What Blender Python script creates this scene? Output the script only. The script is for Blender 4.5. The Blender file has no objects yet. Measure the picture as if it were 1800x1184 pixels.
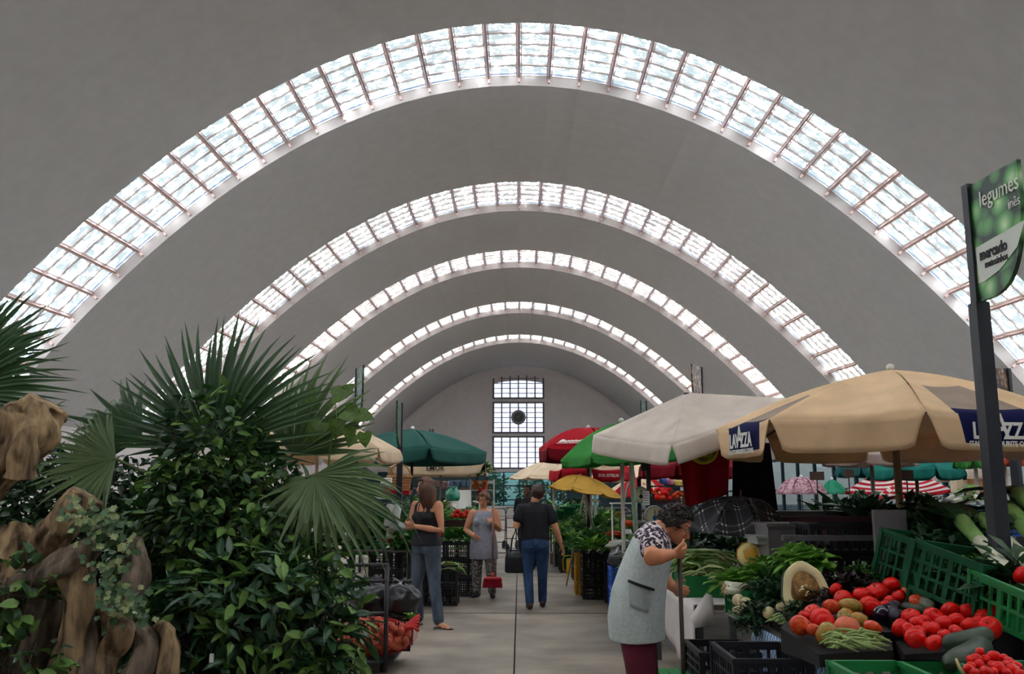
import bpy, bmesh, math, random
from mathutils import Vector, Matrix, Euler, noise
random.seed(7)
R = math.radians; PI = math.pi
scene = bpy.context.scene; COL = scene.collection
# ---------------------------------------------------------------- camera, sky, exposure
FPX = 1625.0; PITCH = R(9.7); EYE = 1.5
YAW = math.atan(13.0 / FPX / math.cos(PITCH))
cam_d = bpy.data.cameras.new('camera'); cam_d.sensor_width = 36; cam_d.lens = FPX / 1800 * 36
cam_d.clip_end = 400; cam_d.clip_start = 0.05
cam = bpy.data.objects.new('camera', cam_d); COL.objects.link(cam)
cam.location = (0, 0, EYE); cam.rotation_euler = (PI / 2 + PITCH, 0, YAW)
scene.camera = cam
world = bpy.data.worlds.new('daylight'); scene.world = world; world.use_nodes = True
bgn = world.node_tree.nodes['Background']
sky = world.node_tree.nodes.new('ShaderNodeTexSky'); sky.sky_type = 'HOSEK_WILKIE'
sky.sun_direction = (0.25, 0.35, 0.9); sky.turbidity = 6
world.node_tree.links.new(sky.outputs[0], bgn.inputs[0]); bgn.inputs[1].default_value = 1.6
scene.view_settings.view_transform = 'Standard'; scene.view_settings.look = 'None'
scene.view_settings.gamma = 1; scene.view_settings.use_curve_mapping = False
scene.view_settings.exposure = 0.9
GLASS_POWER = 26.0            # emission of the roof glass, in place of daylight through it
scene.cycles.use_denoising = True
scene.cycles.max_bounces = 8; scene.cycles.diffuse_bounces = 5; scene.cycles.transparent_max_bounces = 8

# ---------------------------------------------------------------- where things stand
def ray(px, py):
    a = (px - 900) / FPX; b = (592 - py) / FPX
    y = math.cos(PITCH) - b * math.sin(PITCH); z = math.sin(PITCH) + b * math.cos(PITCH)
    c, s = math.cos(YAW), math.sin(YAW)
    return a * c - y * s, a * s + y * c, z
def P(px, py, d):
    x, y, z = ray(px, py)
    return Vector((x / y * d, d, EYE + z / y * d))
def G(px, py, z=0.0):
    x, y, w = ray(px, py); t = (z - EYE) / w
    return Vector((x * t, y * t, z))
def proj(v):
    v = Vector(v) - Vector((0, 0, EYE)); c, s = math.cos(YAW), math.sin(YAW)
    x = v.x * c + v.y * s; y = -v.x * s + v.y * c
    f = y * math.cos(PITCH) + v.z * math.sin(PITCH); u = -y * math.sin(PITCH) + v.z * math.cos(PITCH)
    return 900 + FPX * x / f, 592 - FPX * u / f

# ---------------------------------------------------------------- materials
def lin(c):
    return tuple(((v / 255) / 12.92 if v / 255 <= 0.04045 else ((v / 255 + 0.055) / 1.055) ** 2.4) for v in c) + (1,)
MATS = {}
def M(name, c, rough=0.6, var=0.12, scale=6.0, bump=0.0, metal=0.0, c2=None, spec=0.5, transl=0.0, stretch=(1, 1, 1), coat=0.0, detail=4, fac=(0.35, 0.65)):
    """noise-mottled principled material; c, c2 are 0-255 colours"""
    if name in MATS: return MATS[name]
    m = bpy.data.materials.new(name); m.use_nodes = True; MATS[name] = m
    nt = m.node_tree; N = nt.nodes; L = nt.links
    b = N['Principled BSDF']; b.inputs['Roughness'].default_value = rough; b.inputs['Metallic'].default_value = metal
    b.inputs['Specular IOR Level'].default_value = spec; b.inputs['Coat Weight'].default_value = coat
    a = lin(c); k = lin(c2) if c2 else tuple(v * (1 - var) for v in a[:3]) + (1,)
    if not c2: a = tuple(min(1, v * (1 + var)) for v in a[:3]) + (1,)
    tc = N.new('ShaderNodeTexCoord'); mp = N.new('ShaderNodeMapping'); nz = N.new('ShaderNodeTexNoise'); cr = N.new('ShaderNodeValToRGB')
    mp.inputs['Scale'].default_value = stretch; nz.inputs['Scale'].default_value = scale; nz.inputs['Detail'].default_value = detail
    L.new(tc.outputs['Object'], mp.inputs[0]); L.new(mp.outputs[0], nz.inputs[0]); L.new(nz.outputs[0], cr.inputs[0])
    cr.color_ramp.elements[0].position = fac[0]; cr.color_ramp.elements[1].position = fac[1]
    cr.color_ramp.elements[0].color = k; cr.color_ramp.elements[1].color = a
    L.new(cr.outputs[0], b.inputs['Base Color'])
    if bump:
        bp = N.new('ShaderNodeBump'); bp.inputs['Strength'].default_value = bump; bp.inputs['Distance'].default_value = 0.02
        L.new(nz.outputs[0], bp.inputs['Height']); L.new(bp.outputs[0], b.inputs['Normal'])
    if transl:
        t = N.new('ShaderNodeBsdfTranslucent'); mx = N.new('ShaderNodeMixShader'); mx.inputs[0].default_value = transl
        L.new(cr.outputs[0], t.inputs[0]); L.new(b.outputs[0], mx.inputs[1]); L.new(t.outputs[0], mx.inputs[2])
        L.new(mx.outputs[0], N['Material Output'].inputs[0])
    return m
def roof_glass(name, lo, hi, power, scale, low=.5, th=.53):  # panes emit light themselves, in noise patches, in place of daylight through them
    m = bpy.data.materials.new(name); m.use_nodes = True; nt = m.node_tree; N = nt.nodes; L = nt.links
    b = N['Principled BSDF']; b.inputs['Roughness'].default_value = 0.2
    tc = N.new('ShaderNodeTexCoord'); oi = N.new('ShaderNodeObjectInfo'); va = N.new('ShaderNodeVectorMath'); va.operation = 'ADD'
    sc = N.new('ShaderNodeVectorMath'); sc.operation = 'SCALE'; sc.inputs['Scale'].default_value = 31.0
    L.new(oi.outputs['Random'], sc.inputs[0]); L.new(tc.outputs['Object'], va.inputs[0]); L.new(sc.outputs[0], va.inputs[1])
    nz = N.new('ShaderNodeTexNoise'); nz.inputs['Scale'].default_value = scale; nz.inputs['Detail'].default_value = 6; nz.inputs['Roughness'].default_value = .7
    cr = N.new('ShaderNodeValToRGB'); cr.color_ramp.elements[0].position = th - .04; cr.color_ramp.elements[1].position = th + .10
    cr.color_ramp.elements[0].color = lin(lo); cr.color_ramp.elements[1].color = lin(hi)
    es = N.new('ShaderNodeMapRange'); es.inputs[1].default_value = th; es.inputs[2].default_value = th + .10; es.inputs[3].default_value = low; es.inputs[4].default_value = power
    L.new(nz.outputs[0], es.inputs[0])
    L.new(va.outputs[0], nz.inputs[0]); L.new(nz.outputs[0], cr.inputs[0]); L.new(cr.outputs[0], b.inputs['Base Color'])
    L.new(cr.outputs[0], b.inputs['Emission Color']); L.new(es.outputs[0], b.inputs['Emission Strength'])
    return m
def clear_glass(name, tint, refl=0.12):
    m = bpy.data.materials.new(name); m.use_nodes = True; nt = m.node_tree; N = nt.nodes; L = nt.links
    N.remove(N['Principled BSDF'])
    t = N.new('ShaderNodeBsdfTransparent'); t.inputs[0].default_value = lin(tint)
    g = N.new('ShaderNodeBsdfGlossy'); g.inputs['Roughness'].default_value = .05
    mx = N.new('ShaderNodeMixShader'); mx.inputs[0].default_value = refl
    L.new(t.outputs[0], mx.inputs[1]); L.new(g.outputs[0], mx.inputs[2]); L.new(mx.outputs[0], N['Material Output'].inputs[0])
    return m

# ---------------------------------------------------------------- mesh collector
class MB:
    def __init__(s): s.v = []; s.f = []; s.m = []
    def add(s, vs, fs, mi=0, mat=None):
        o = len(s.v)
        if mat is not None: vs = [mat @ Vector(v) for v in vs]
        s.v += [tuple(v) for v in vs]; s.f += [tuple(i + o for i in f) for f in fs]; s.m += [mi] * len(fs)
        return s
    def box(s, c, sz, rot=None, mi=0):
        x, y, z = (v / 2 for v in sz)
        vs = [Vector((a * x, b * y, d * z)) for a in (-1, 1) for b in (-1, 1) for d in (-1, 1)]
        if rot is not None:
            q = rot.to_matrix() if isinstance(rot, Euler) else rot
            vs = [q @ v for v in vs]
        c = Vector(c)
        return s.add([v + c for v in vs], [(0, 1, 3, 2), (4, 6, 7, 5), (0, 4, 5, 1), (2, 3, 7, 6), (0, 2, 6, 4), (1, 5, 7, 3)], mi)
    def bar(s, a, b, w, t=None, mi=0, up=(0, 0, 1)):
        a = Vector(a); b = Vector(b); d = b - a; L = d.length; d.normalize(); t = t or w
        u = Vector(up)
        if abs(d.dot(u)) > .95: u = Vector((0, 1, 0))
        x = d.cross(u).normalized(); y = x.cross(d)
        rot = Matrix((x, d, y)).transposed()
        return s.box((a + b) / 2, (w, L, t), rot, mi)
    def tube(s, pts, rad, n=8, mi=0, cap=True, side=None, ell=None):
        """pts list of points, rad float | list (or list of (rx,ry)); side = reference direction of rx"""
        pts = [Vector(p) for p in pts]; k = len(pts)
        if not isinstance(rad, (list, tuple)): rad = [rad] * k
        o = len(s.v); prev = None
        for i, p in enumerate(pts):
            d = (pts[min(i + 1, k - 1)] - pts[max(i - 1, 0)])
            d = d.normalized() if d.length > 1e-9 else Vector((0, 0, 1))
            if side is not None: x = Vector(side)
            elif prev is not None: x = prev
            else: x = Vector((1, 0, 0)) if abs(d.x) < .9 else Vector((0, 1, 0))
            x = x - d * x.dot(d)
            if x.length < 1e-6: x = d.orthogonal()
            x.normalize(); prev = x; y = d.cross(x)
            r = rad[i]; rx, ry = r if isinstance(r, (tuple, list)) else (r, r)
            for j in range(n):
                a = 2 * PI * j / n
                s.v.append(tuple(p + x * rx * math.cos(a) + y * ry * math.sin(a)))
        for i in range(k - 1):
            for j in range(n):
                a = o + i * n + j; b = o + i * n + (j + 1) % n
                s.f.append((a, b, b + n, a + n)); s.m.append(mi)
        if cap:
            s.f.append(tuple(o + j for j in reversed(range(n)))); s.f.append(tuple(o + (k - 1) * n + j for j in range(n))); s.m += [mi, mi]
        return s
    def lathe(s, prof, n=16, mi=0, c=(0, 0, 0), fn=None):
        o = len(s.v); c = Vector(c)
        for r, z in prof:
            for j in range(n):
                a = 2 * PI * j / n; k = fn(a, z) if fn else 1
                s.v.append(tuple(c + Vector((r * k * math.cos(a), r * k * math.sin(a), z))))
        for i in range(len(prof) - 1):
            for j in range(n):
                a = o + i * n + j; b = o + i * n + (j + 1) % n
                s.f.append((a, b, b + n, a + n)); s.m.append(mi)
        if prof[0][0] > 1e-5: s.f.append(tuple(o + j for j in reversed(range(n)))); s.m.append(mi)
        if prof[-1][0] > 1e-5: s.f.append(tuple(o + (len(prof) - 1) * n + j for j in range(n))); s.m.append(mi)
        return s
    def ball(s, c, r, n=12, k=8, mi=0, rot=None):
        r = (r, r, r) if not isinstance(r, (tuple, list)) else r
        o = len(s.v); c = Vector(c)
        for i in range(k + 1):
            t = PI * i / k
            for j in range(n):
                a = 2 * PI * j / n
                v = Vector((r[0] * math.sin(t) * math.cos(a), r[1] * math.sin(t) * math.sin(a), -r[2] * math.cos(t)))
                if rot is not None: v = rot @ v
                s.v.append(tuple(c + v))
        for i in range(k):
            for j in range(n):
                a = o + i * n + j; b = o + i * n + (j + 1) % n
                s.f.append((a, b, b + n, a + n)); s.m.append(mi)
        return s
    def grid(s, fn, nu, nv, mi=0):
        o = len(s.v)
        for i in range(nu + 1):
            for j in range(nv + 1): s.v.append(tuple(fn(i / nu, j / nv)))
        for i in range(nu):
            for j in range(nv):
                a = o + i * (nv + 1) + j
                s.f.append((a, a + 1, a + nv + 2, a + nv + 1)); s.m.append(mi)
        return s
    def mesh(s, name, mats, smooth=False, weld=False):
        me = bpy.data.meshes.new(name); me.from_pydata(s.v, [], s.f)
        for m in (mats if isinstance(mats, (list, tuple)) else [mats]): me.materials.append(m)
        if any(s.m): me.polygons.foreach_set('material_index', s.m)
        if weld:
            bm = bmesh.new(); bm.from_mesh(me); bmesh.ops.remove_doubles(bm, verts=bm.verts, dist=1e-5)
            bmesh.ops.recalc_face_normals(bm, faces=bm.faces); bm.to_mesh(me); bm.free()
        if smooth: me.polygons.foreach_set('use_smooth', [True] * len(me.polygons))
        me.update(); return me
    def build(s, name, mats, parent=None, loc=None, smooth=False, rot=None, weld=False):
        return put(name, s.mesh(name, mats, smooth, weld), parent, loc, rot)
def put(name, me, parent=None, loc=None, rot=None, scale=None):
    o = bpy.data.objects.new(name, me); COL.objects.link(o)
    if parent is not None: o.parent = parent
    if loc is not None: o.location = loc
    if rot is not None: o.rotation_euler = rot
    if scale is not None: o.scale = scale if isinstance(scale, (tuple, list, Vector)) else (scale,) * 3
    return o
def tag(o, label=None, cat=None, group=None, kind=None):
    if label: o['label'] = label
    if cat: o['category'] = cat
    if group: o['group'] = group
    if kind: o['kind'] = kind
    return o
def empty(name, loc=(0, 0, 0), rz=0.0, label=None, cat=None, group=None, kind=None):
    o = put(name, None, None, loc, (0, 0, rz)); o.empty_display_size = .1
    return tag(o, label, cat, group, kind)
def dup(o, loc=None, rot=None, scale=None, label=None, group=None, parent=None):
    c = o.copy(); COL.objects.link(c); c.parent = parent
    for ch in o.children: dup(ch, parent=c)
    if loc is not None: c.location = loc
    if rot is not None: c.rotation_euler = rot
    if scale is not None: c.scale = scale if isinstance(scale, (tuple, list, Vector)) else (scale,) * 3
    if label: c['label'] = label
    if group: c['group'] = group
    return c
def solid(me_obj, t, off=-1):
    m = me_obj.modifiers.new('thickness', 'SOLIDIFY'); m.thickness = t; m.offset = off; return me_obj
FONT_BUF = {}
def text_mesh(txt, size, mat, squeeze=1.0, bold=0.0, shear=0.0, extr=0.0015):
    key = (txt, size, mat.name, squeeze, bold, shear)
    if key in FONT_BUF: return FONT_BUF[key]
    cu = bpy.data.curves.new('lettering', 'FONT'); cu.body = txt; cu.size = size; cu.align_x = 'CENTER'; cu.align_y = 'CENTER'
    cu.offset = bold; cu.shear = shear; cu.extrude = extr; cu.resolution_u = 2
    o = bpy.data.objects.new('lettering', cu); COL.objects.link(o)
    dg = bpy.context.evaluated_depsgraph_get(); me = bpy.data.meshes.new_from_object(o.evaluated_get(dg))
    bpy.data.objects.remove(o); me.materials.clear(); me.materials.append(mat)
    if squeeze != 1: me.transform(Matrix.Diagonal((squeeze, 1, 1, 1)))
    FONT_BUF[key] = me; return me
def frame_matrix(o, x, y):
    """matrix with local x,y along given directions"""
    x = Vector(x).normalized(); y = Vector(y); y = (y - x * y.dot(x)).normalized(); z = x.cross(y)
    m = Matrix((x, y, z)).transposed().to_4x4(); m.translation = Vector(o); return m
ORD = ['first', 'second', 'third', 'fourth', 'fifth', 'sixth', 'seventh', 'eighth', 'ninth', 'tenth', 'eleventh', 'twelfth', 'thirteenth', 'fourteenth', 'fifteenth', 'sixteenth', 'seventeenth', 'eighteenth', 'nineteenth', 'twentieth']
def number_rows(objs, fmt, rowh, rowword='row'):
    """labels alike things by where they lie: row from the top, then place from the left"""
    it = sorted(objs, key=lambda o: proj(o.location)[1]); rows = []; cur = []; y0 = None
    for o in it:
        y = proj(o.location)[1]
        if y0 is None or y - y0 > rowh:
            cur = []; rows.append(cur); y0 = y
        cur.append(o)
    for i, r in enumerate(rows):
        r.sort(key=lambda o: proj(o.location)[0])
        for j, o in enumerate(r):
            o['label'] = fmt.format(row=ORD[min(i, 19)] + ' ' + rowword, n=ORD[min(j, 19)])
# ================================================================ THE HALL
APEX = 12.0; KP = 0.0515; XS = 12.95; ZS = APEX - KP * XS * XS
def prof_z(x): return APEX - KP * x * x
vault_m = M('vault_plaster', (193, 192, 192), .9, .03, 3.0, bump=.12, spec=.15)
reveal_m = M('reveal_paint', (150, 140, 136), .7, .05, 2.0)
frame_m = M('skylight_frame', (244, 232, 226), .6, .06, 3.0)
mull_m = M('skylight_mullion', (206, 172, 164), .6, .1, 3.0)
wall_m = M('end_plaster', (222, 216, 216), .9, .03, 2.0, spec=.15)
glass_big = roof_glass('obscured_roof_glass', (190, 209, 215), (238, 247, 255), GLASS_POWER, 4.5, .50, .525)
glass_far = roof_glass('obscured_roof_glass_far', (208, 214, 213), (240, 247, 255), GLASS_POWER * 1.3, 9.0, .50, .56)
glass_end = roof_glass('obscured_end_glass', (222, 228, 248), (236, 240, 255), .8, 2.0, .60)
SLOTS = [(-1.3, 1.9), (9.0, 12.2), (19.37, 22.6), (30.1, 33.36), (39.0, 42.1), (49.9, 53.1), (60.45, 63.7)]
Y_END = 76.4; Y_BACK = -14.0
# equal arc length stations along the parabola
def stations(step):
    out = [(0.0, 0.0)]; x = 0.0; acc = 0.0
    while x < XS:
        dx = .005; acc += math.sqrt(1 + (2 * KP * x) ** 2) * dx; x += dx
        if acc >= step * len(out): out.append((x, acc))
    return [p[0] for p in out]
ST = stations(.77); NB = len(ST) - 1; XE = ST[-1]
XSTAT = [-x for x in reversed(ST[1:])] + ST
ceil = empty('ceiling', (0, 0, 0), kind='structure')
def shell(y0, y1):
    mb = MB(); T = .28; n = len(XSTAT)
    xs = [-XS - .15] + XSTAT + [XS + .15]
    vs = []
    for x in xs:
        nx, nz = 2 * KP * x, 1.0; l = math.hypot(nx, nz)
        for y in (y0, y1):
            vs.append((x, y, prof_z(x))); vs.append((x + nx / l * T, y, prof_z(x) + nz / l * T))
    fi = []; mi = []
    for i in range(len(xs) - 1):
        a = i * 4; b = a + 4
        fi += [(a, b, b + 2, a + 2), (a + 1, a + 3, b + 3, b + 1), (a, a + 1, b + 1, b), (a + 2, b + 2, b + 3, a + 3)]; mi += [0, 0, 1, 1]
    fi += [(0, 2, 3, 1), (len(vs) - 4, len(vs) - 3, len(vs) - 1, len(vs) - 2)]; mi += [0, 0]
    mb.v = vs; mb.f = fi; mb.m = mi
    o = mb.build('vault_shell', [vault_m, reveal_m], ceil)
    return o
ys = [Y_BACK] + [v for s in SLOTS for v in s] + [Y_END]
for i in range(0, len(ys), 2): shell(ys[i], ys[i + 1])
# skylight strips
def skylight(k, y0, y1, rows, fine, ncol=None):
    w = empty('window_%d' % k, (0, y0, 0), kind='structure')
    L = y1 - y0; off = .17; pw = .77; TL = math.atan(.22 / L)
    gm = glass_big if fine else glass_far
    # one pane, one mullion, one set of glazing bars, shared by every bay
    rl = L / rows
    pane = MB().box((0, 0, 0), (pw - .05, (rl - .13) if rows > 1 else L - .05, .012)).mesh('pane', gm)
    mb = MB().box((0, 0, -.01), (.03, L, .10)); 
    mb.add([(-.022, -L / 2 + .03, -.06), (.022, -L / 2 + .03, -.06), (.022, L / 2, -.06), (-.022, L / 2, -.06), (-.022, -L / 2 + .03, -.075), (.022, -L / 2 + .03, -.075), (.022, L / 2, -.075), (-.022, L / 2, -.075)],
           [(0, 1, 2, 3), (7, 6, 5, 4), (0, 4, 5, 1), (2, 6, 7, 3), (1, 5, 6, 2), (3, 7, 4, 0)])
    mb.box((0, L / 2 - .03, -.15), (.05, .06, .1))
    mull = mb.mesh('mullion', mull_m)
    bb = MB(); nbar = 5
    for j in range(nbar + 1):
        y = -L / 2 + L * j / nbar
        bb.box((0, y, -.01), (pw - .045, .024, .035)); 
        if 0 < j < nbar:
            bb.box((0, y - .06, .0), (pw - .045, .014, .03)); bb.box((0, y + .06, .0), (pw - .045, .014, .03))
    bb.box((-pw / 2 + .05, 0, 0), (.03, L - .05, .03)); bb.box((pw / 2 - .05, 0, 0), (.05, L - .05, .03))
    bars = bb.mesh('glazing_bars', frame_m)
    for i in range(len(XSTAT)):
        x = XSTAT[i]; a = math.atan(2 * KP * x); z = prof_z(x)
        put('mullion', mull, w, (x + math.sin(a) * off, L / 2, z + math.cos(a) * off), (TL, a, 0))
        if i < len(XSTAT) - 1:
            xm = (x + XSTAT[i + 1]) / 2; zm = (z + prof_z(XSTAT[i + 1])) / 2; am = math.atan2(-(prof_z(XSTAT[i + 1]) - z), XSTAT[i + 1] - x)
            n = Vector((math.sin(am), 0, math.cos(am)))
            c = Vector((xm, L / 2, zm)) + n * (off + .02)
            put('glazing_bars', bars, w, c, (TL, am, 0))
            for j in range(rows):
                yl_ = -L / 2 + rl * (j + .5); put('pane', pane, w, c + n * (.03 + yl_ * math.tan(TL)) + Vector((0, yl_, 0)), (TL, am, 0))
    return w
for k, (a, b) in enumerate(SLOTS):
    skylight(k + 1, a, b, 5 if k in (2, 3) else 1, k == 2)

# end wall -------------------------------------------------------
WX0, WX1 = -2.16, 1.98; WC = (WX0 + WX1) / 2
def zend(py): return P(910, py, Y_END).z
bands = [(zend(699.5), zend(648)), (zend(760), zend(707.5)), (zend(822.5), zend(767.5))]   # three window heights (low, high)
DZ = zend(829)
bw = MB(); T = .4
def slab(x0, x1, z0, z1f):
    n = max(2, int((x1 - x0) / .5)); 
    for i in range(n):
        a = x0 + (x1 - x0) * i / n; b = x0 + (x1 - x0) * (i + 1) / n
        za = z1f(a) if callable(z1f) else z1f; zb = z1f(b) if callable(z1f) else z1f
        vs = [(a, Y_END, z0), (b, Y_END, z0), (b, Y_END, zb), (a, Y_END, za), (a, Y_END + T, z0), (b, Y_END + T, z0), (b, Y_END + T, zb), (a, Y_END + T, za)]
        bw.add(vs, [(0, 1, 2, 3), (5, 4, 7, 6), (4, 0, 3, 7), (1, 5, 6, 2), (3, 2, 6, 7), (4, 5, 1, 0)])
slab(-13.2, WX0, DZ, lambda x: prof_z(x) + .2); slab(WX1, 13.2, DZ, lambda x: prof_z(x) + .2)
slab(WX0, WX1, bands[0][1], lambda x: prof_z(x) + .2); slab(WX0, WX1, bands[1][1], bands[0][0]); slab(WX0, WX1, bands[2][1], bands[1][0]); slab(WX0, WX1, DZ, bands[2][0])
bw.build('wall_end', wall_m).__setitem__('kind', 'structure')
# curved cove between vault and end wall
cv = MB()
def cove(u, v):
    x = -12.6 + 25.2 * u; a = math.atan(2 * KP * x); r = 1.1; t = v * PI / 2
    inn = r * (1 - math.sin(t)); yy = Y_END - .01 - r * (1 - math.cos(t))
    return (x - math.sin(a) * (inn + .02), yy, prof_z(x) - math.cos(a) * (inn + .02))
cv.grid(cove, 60, 8)
cv.build('trim_cove', wall_m, smooth=True).__setitem__('kind', 'structure')
steel_m = M('dark_window_steel', (92, 92, 96), .5, .1, 4)
for k, (z0, z1) in enumerate(bands):
    w = empty('window_%d' % (20 + k), (WC, Y_END, z0), kind='structure')
    wd = WX1 - WX0; ht = z1 - z0
    fr = MB()
    for i in range(7): fr.box((-wd / 2 + wd * i / 6, -.02, ht / 2), (.1 if i % 6 else .14, .16, ht))
    for j in (0, 6): fr.box((0, -.02, ht * j / 6), (wd + .14, .16, .12))
    fr.build('window_frame', steel_m, w)
    bar = MB().box((0, -.02, 0), (wd, .09, .05)).mesh('glazing_bar', steel_m)
    for j in range(1, 6): put('glazing_bar', bar, w, (0, 0, ht * j / 6))
    pane = MB().box((0, 0, 0), (wd / 6 - .1, .02, ht / 6 - .05)).mesh('pane', glass_end)
    for i in range(6):
        for j in range(6): put('pane', pane, w, (-wd / 2 + wd * (i + .5) / 6, .02, ht * (j + .5) / 6))
    if k == 0:       # plaster haunches give the top window its curved head
        for s in (-1, 1):
            hb = MB(); n = 6
            for i in range(n):
                xa, xb = wd / 2 * i / n, wd / 2 * (i + 1) / n
                za, zb = ht - .5 * (xa / (wd / 2)) ** 2 - .02, ht - .5 * (xb / (wd / 2)) ** 2 - .02
                vs = [(s * xa, -.13, za), (s * xb, -.13, zb), (s * xb, -.13, ht + .1), (s * xa, -.13, ht + .1), (s * xa, .02, za), (s * xb, .02, zb), (s * xb, .02, ht + .1), (s * xa, .02, ht + .1)]
                hb.add(vs, [(0, 1, 2, 3), (5, 4, 7, 6), (0, 4, 5, 1), (3, 2, 6, 7), (0, 3, 7, 4), (1, 5, 6, 2)])
            hb.build('arched_head', wall_m, w)
# clock
cz = zend(733.5)
ck = empty('wall_clock', (WC, Y_END - .25, cz), label='round dark clock face in a grey rim set in the middle end window', cat='clock')
rot90 = Matrix.Rotation(PI / 2, 4, 'X')
mb = MB().lathe([(.4, -.05), (.55, -.05), (.6, 0), (.55, .08), (.4, .08), (.4, -.05)], 32); mb.v = [tuple(rot90 @ Vector(v)) for v in mb.v]
mb.build('rim', M('clock_rim', (130, 130, 128), .5, .1, 5), ck)
mb = MB().lathe([(0, 0), (.42, 0), (.42, .04), (0, .04)], 32); mb.v = [tuple(rot90 @ Vector(v)) for v in mb.v]
mb.build('dial', M('clock_dial', (52, 54, 52), .35, .35, 2.5), ck)
for a, b in (((0, .58), (0, 1.2)), ((0, -.58), (0, -1.2)), ((.58, 0), (.75, 0)), ((-.58, 0), (-.75, 0))):
    MB().bar((a[0], 0, a[1]), (b[0], 0, b[1]), .09, .06).build('bracket', steel_m, ck)
dial = M('clock_hand', (190, 190, 180), .5)
MB().bar((0, -.06, 0), (.16, -.06, .2), .03, .01).build('hour_hand', dial, ck); MB().bar((0, -.07, 0), (-.3, -.07, .12), .02, .01).build('minute_hand', dial, ck)
# glazed foot of the end wall
teal_f = M('teal_steel', (24, 56, 62), .45, .15, 3); teal_g = clear_glass('teal_glass', (190, 226, 224), .1)
teal_dark = M('teal_panel', (20, 62, 70), .35, .2, 2)
def curtain(name, a, b, z0, z1, n, rows, parent_kind='structure', solid_cols=(), glass=None):
    a = Vector(a); b = Vector(b); d = (b - a); Ln = d.length; rz = math.atan2(d.y, d.x)
    w = empty(name, (a.x, a.y, z0), rz, kind=parent_kind); h = z1 - z0; cw = Ln / n
    post = MB().box((0, 0, h / 2), (.12, .14, h)).mesh('post', teal_f)
    rail = MB().box((Ln / 2, 0, 0), (Ln, .1, .1)).mesh('rail', teal_f)
    for i in range(n + 1): put('post', post, w, (cw * i, 0, 0))
    for j in range(rows + 1): put('rail', rail, w, (0, 0, h * j / rows))
    pane = MB().box((0, 0, 0), (cw - .12, .02, h / rows - .1)).mesh('pane', glass or teal_g)
    pane2 = MB().box((0, 0, 0), (cw - .12, .04, h / rows - .1)).mesh('panel', teal_dark)
    for i in range(n):
        for j in range(rows):
            put('panel' if i in solid_cols else 'pane', pane2 if i in solid_cols else pane, w, (cw * (i + .5), 0, h * (j + .5) / rows))
    return w
curtain('window_30', (-13, Y_END + .15, 0), (13, Y_END + .15, 0), 0, DZ, 20, 3, solid_cols=tuple(range(0, 8)) + (13, 15, 16, 18, 19))
curtain('window_31', (13.0, Y_END, 0), (13.0, Y_BACK, 0), 0, ZS + .1, 36, 2, glass=clear_glass('pale_glass', (206, 210, 208), .1))
MB().box((-13.1, (Y_BACK + Y_END) / 2, (ZS + .3) / 2), (.4, Y_END - Y_BACK, ZS + .3)).build('wall_left', wall_m).__setitem__('kind', 'structure')
MB().box((0, Y_BACK - .2, 6.2), (27, .4, 12.9)).build('wall_back', wall_m).__setitem__('kind', 'structure')
# floor of big concrete slabs -----------------------------------------
conc_m = M('worn_concrete', (162, 149, 135), .55, .1, 1.3, bump=.1, c2=(122, 111, 99), detail=8, spec=.4)
joint_m = M('dark_joint', (42, 40, 38), .8)
fl = MB().box((0, 31, -.16), (60, 140, .2)).build('floor', joint_m); fl['kind'] = 'structure'
XJ = [-13, -8.6, -4.3, -.05, 4.2, 8.5, 13]; YJ = [-14, -8.7, -3.4, 1.9, 7.1] + [12.37 + 5.3 * i for i in range(13)]
for i in range(6):
    for j in range(len(YJ) - 1):
        x0, x1, y0, y1 = XJ[i], XJ[i + 1], YJ[j], YJ[j + 1]
        if x0 == -.05 and j in (5, 6): y0 += 0; 
        g = .007; gy = .035 if j in (4, 3) else .014
        MB().box(((x0 + x1) / 2, (y0 + y1) / 2, -.04), (x1 - x0 - 2 * g, y1 - y0 - gy * 2, .08)).build('slab', conc_m, fl)
# outside: ground and trees seen through the end glass
MB().box((0, 31, -.35), (300, 300, .1)).build('ground_outside', M('outside_ground', (150, 150, 140), .9)).__setitem__('kind', 'structure')
tree_leaf = M('outside_leaf', (96, 150, 100), .6, .3, 2, transl=.4)
tree_bark = M('outside_bark', (80, 66, 52), .9)
tme = []
for s in range(2):
    mb = MB(); rr = random.Random(s)
    for i in range(900):
        a = rr.random() * 6.28; u = rr.uniform(-1, 1); q = rr.random() ** .4
        c = Vector((2.0 * q * math.sqrt(1 - u * u) * math.cos(a), 2.0 * q * math.sqrt(1 - u * u) * math.sin(a), 2.6 + 1.9 * q * u))
        d = Vector((rr.uniform(-1, 1), rr.uniform(-1, 1), rr.uniform(-.6, .3))).normalized(); e = d.orthogonal().normalized()
        mb.add([c, c + d * .2 + e * .12, c + d * .42, c + d * .2 - e * .12], [(0, 1, 2, 3)])
    tme.append(mb.mesh('crown', tree_leaf))
trk = MB().tube([(0, 0, 0), (.05, 0, 1.2), (0, .05, 2.6)], [.16, .13, .08], 8).mesh('trunk', tree_bark)
for i, (x, y, s, lb) in enumerate([(-2.6, 81, .9, 'leafy green tree outside, left of the door posts'), (1.2, 80.5, .8, 'leafy green tree outside, behind the middle glass doors'), (4.6, 82, 1.0, 'leafy green tree outside, behind the cream parasol')]):
    t = empty('tree', (x, y, -.3), i * 1.3, lb, 'tree', 'trees outside the end glass'); t.scale = (s,) * 3
    put('crown', tme[i % 2], t); put('trunk', trk, t)
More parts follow.
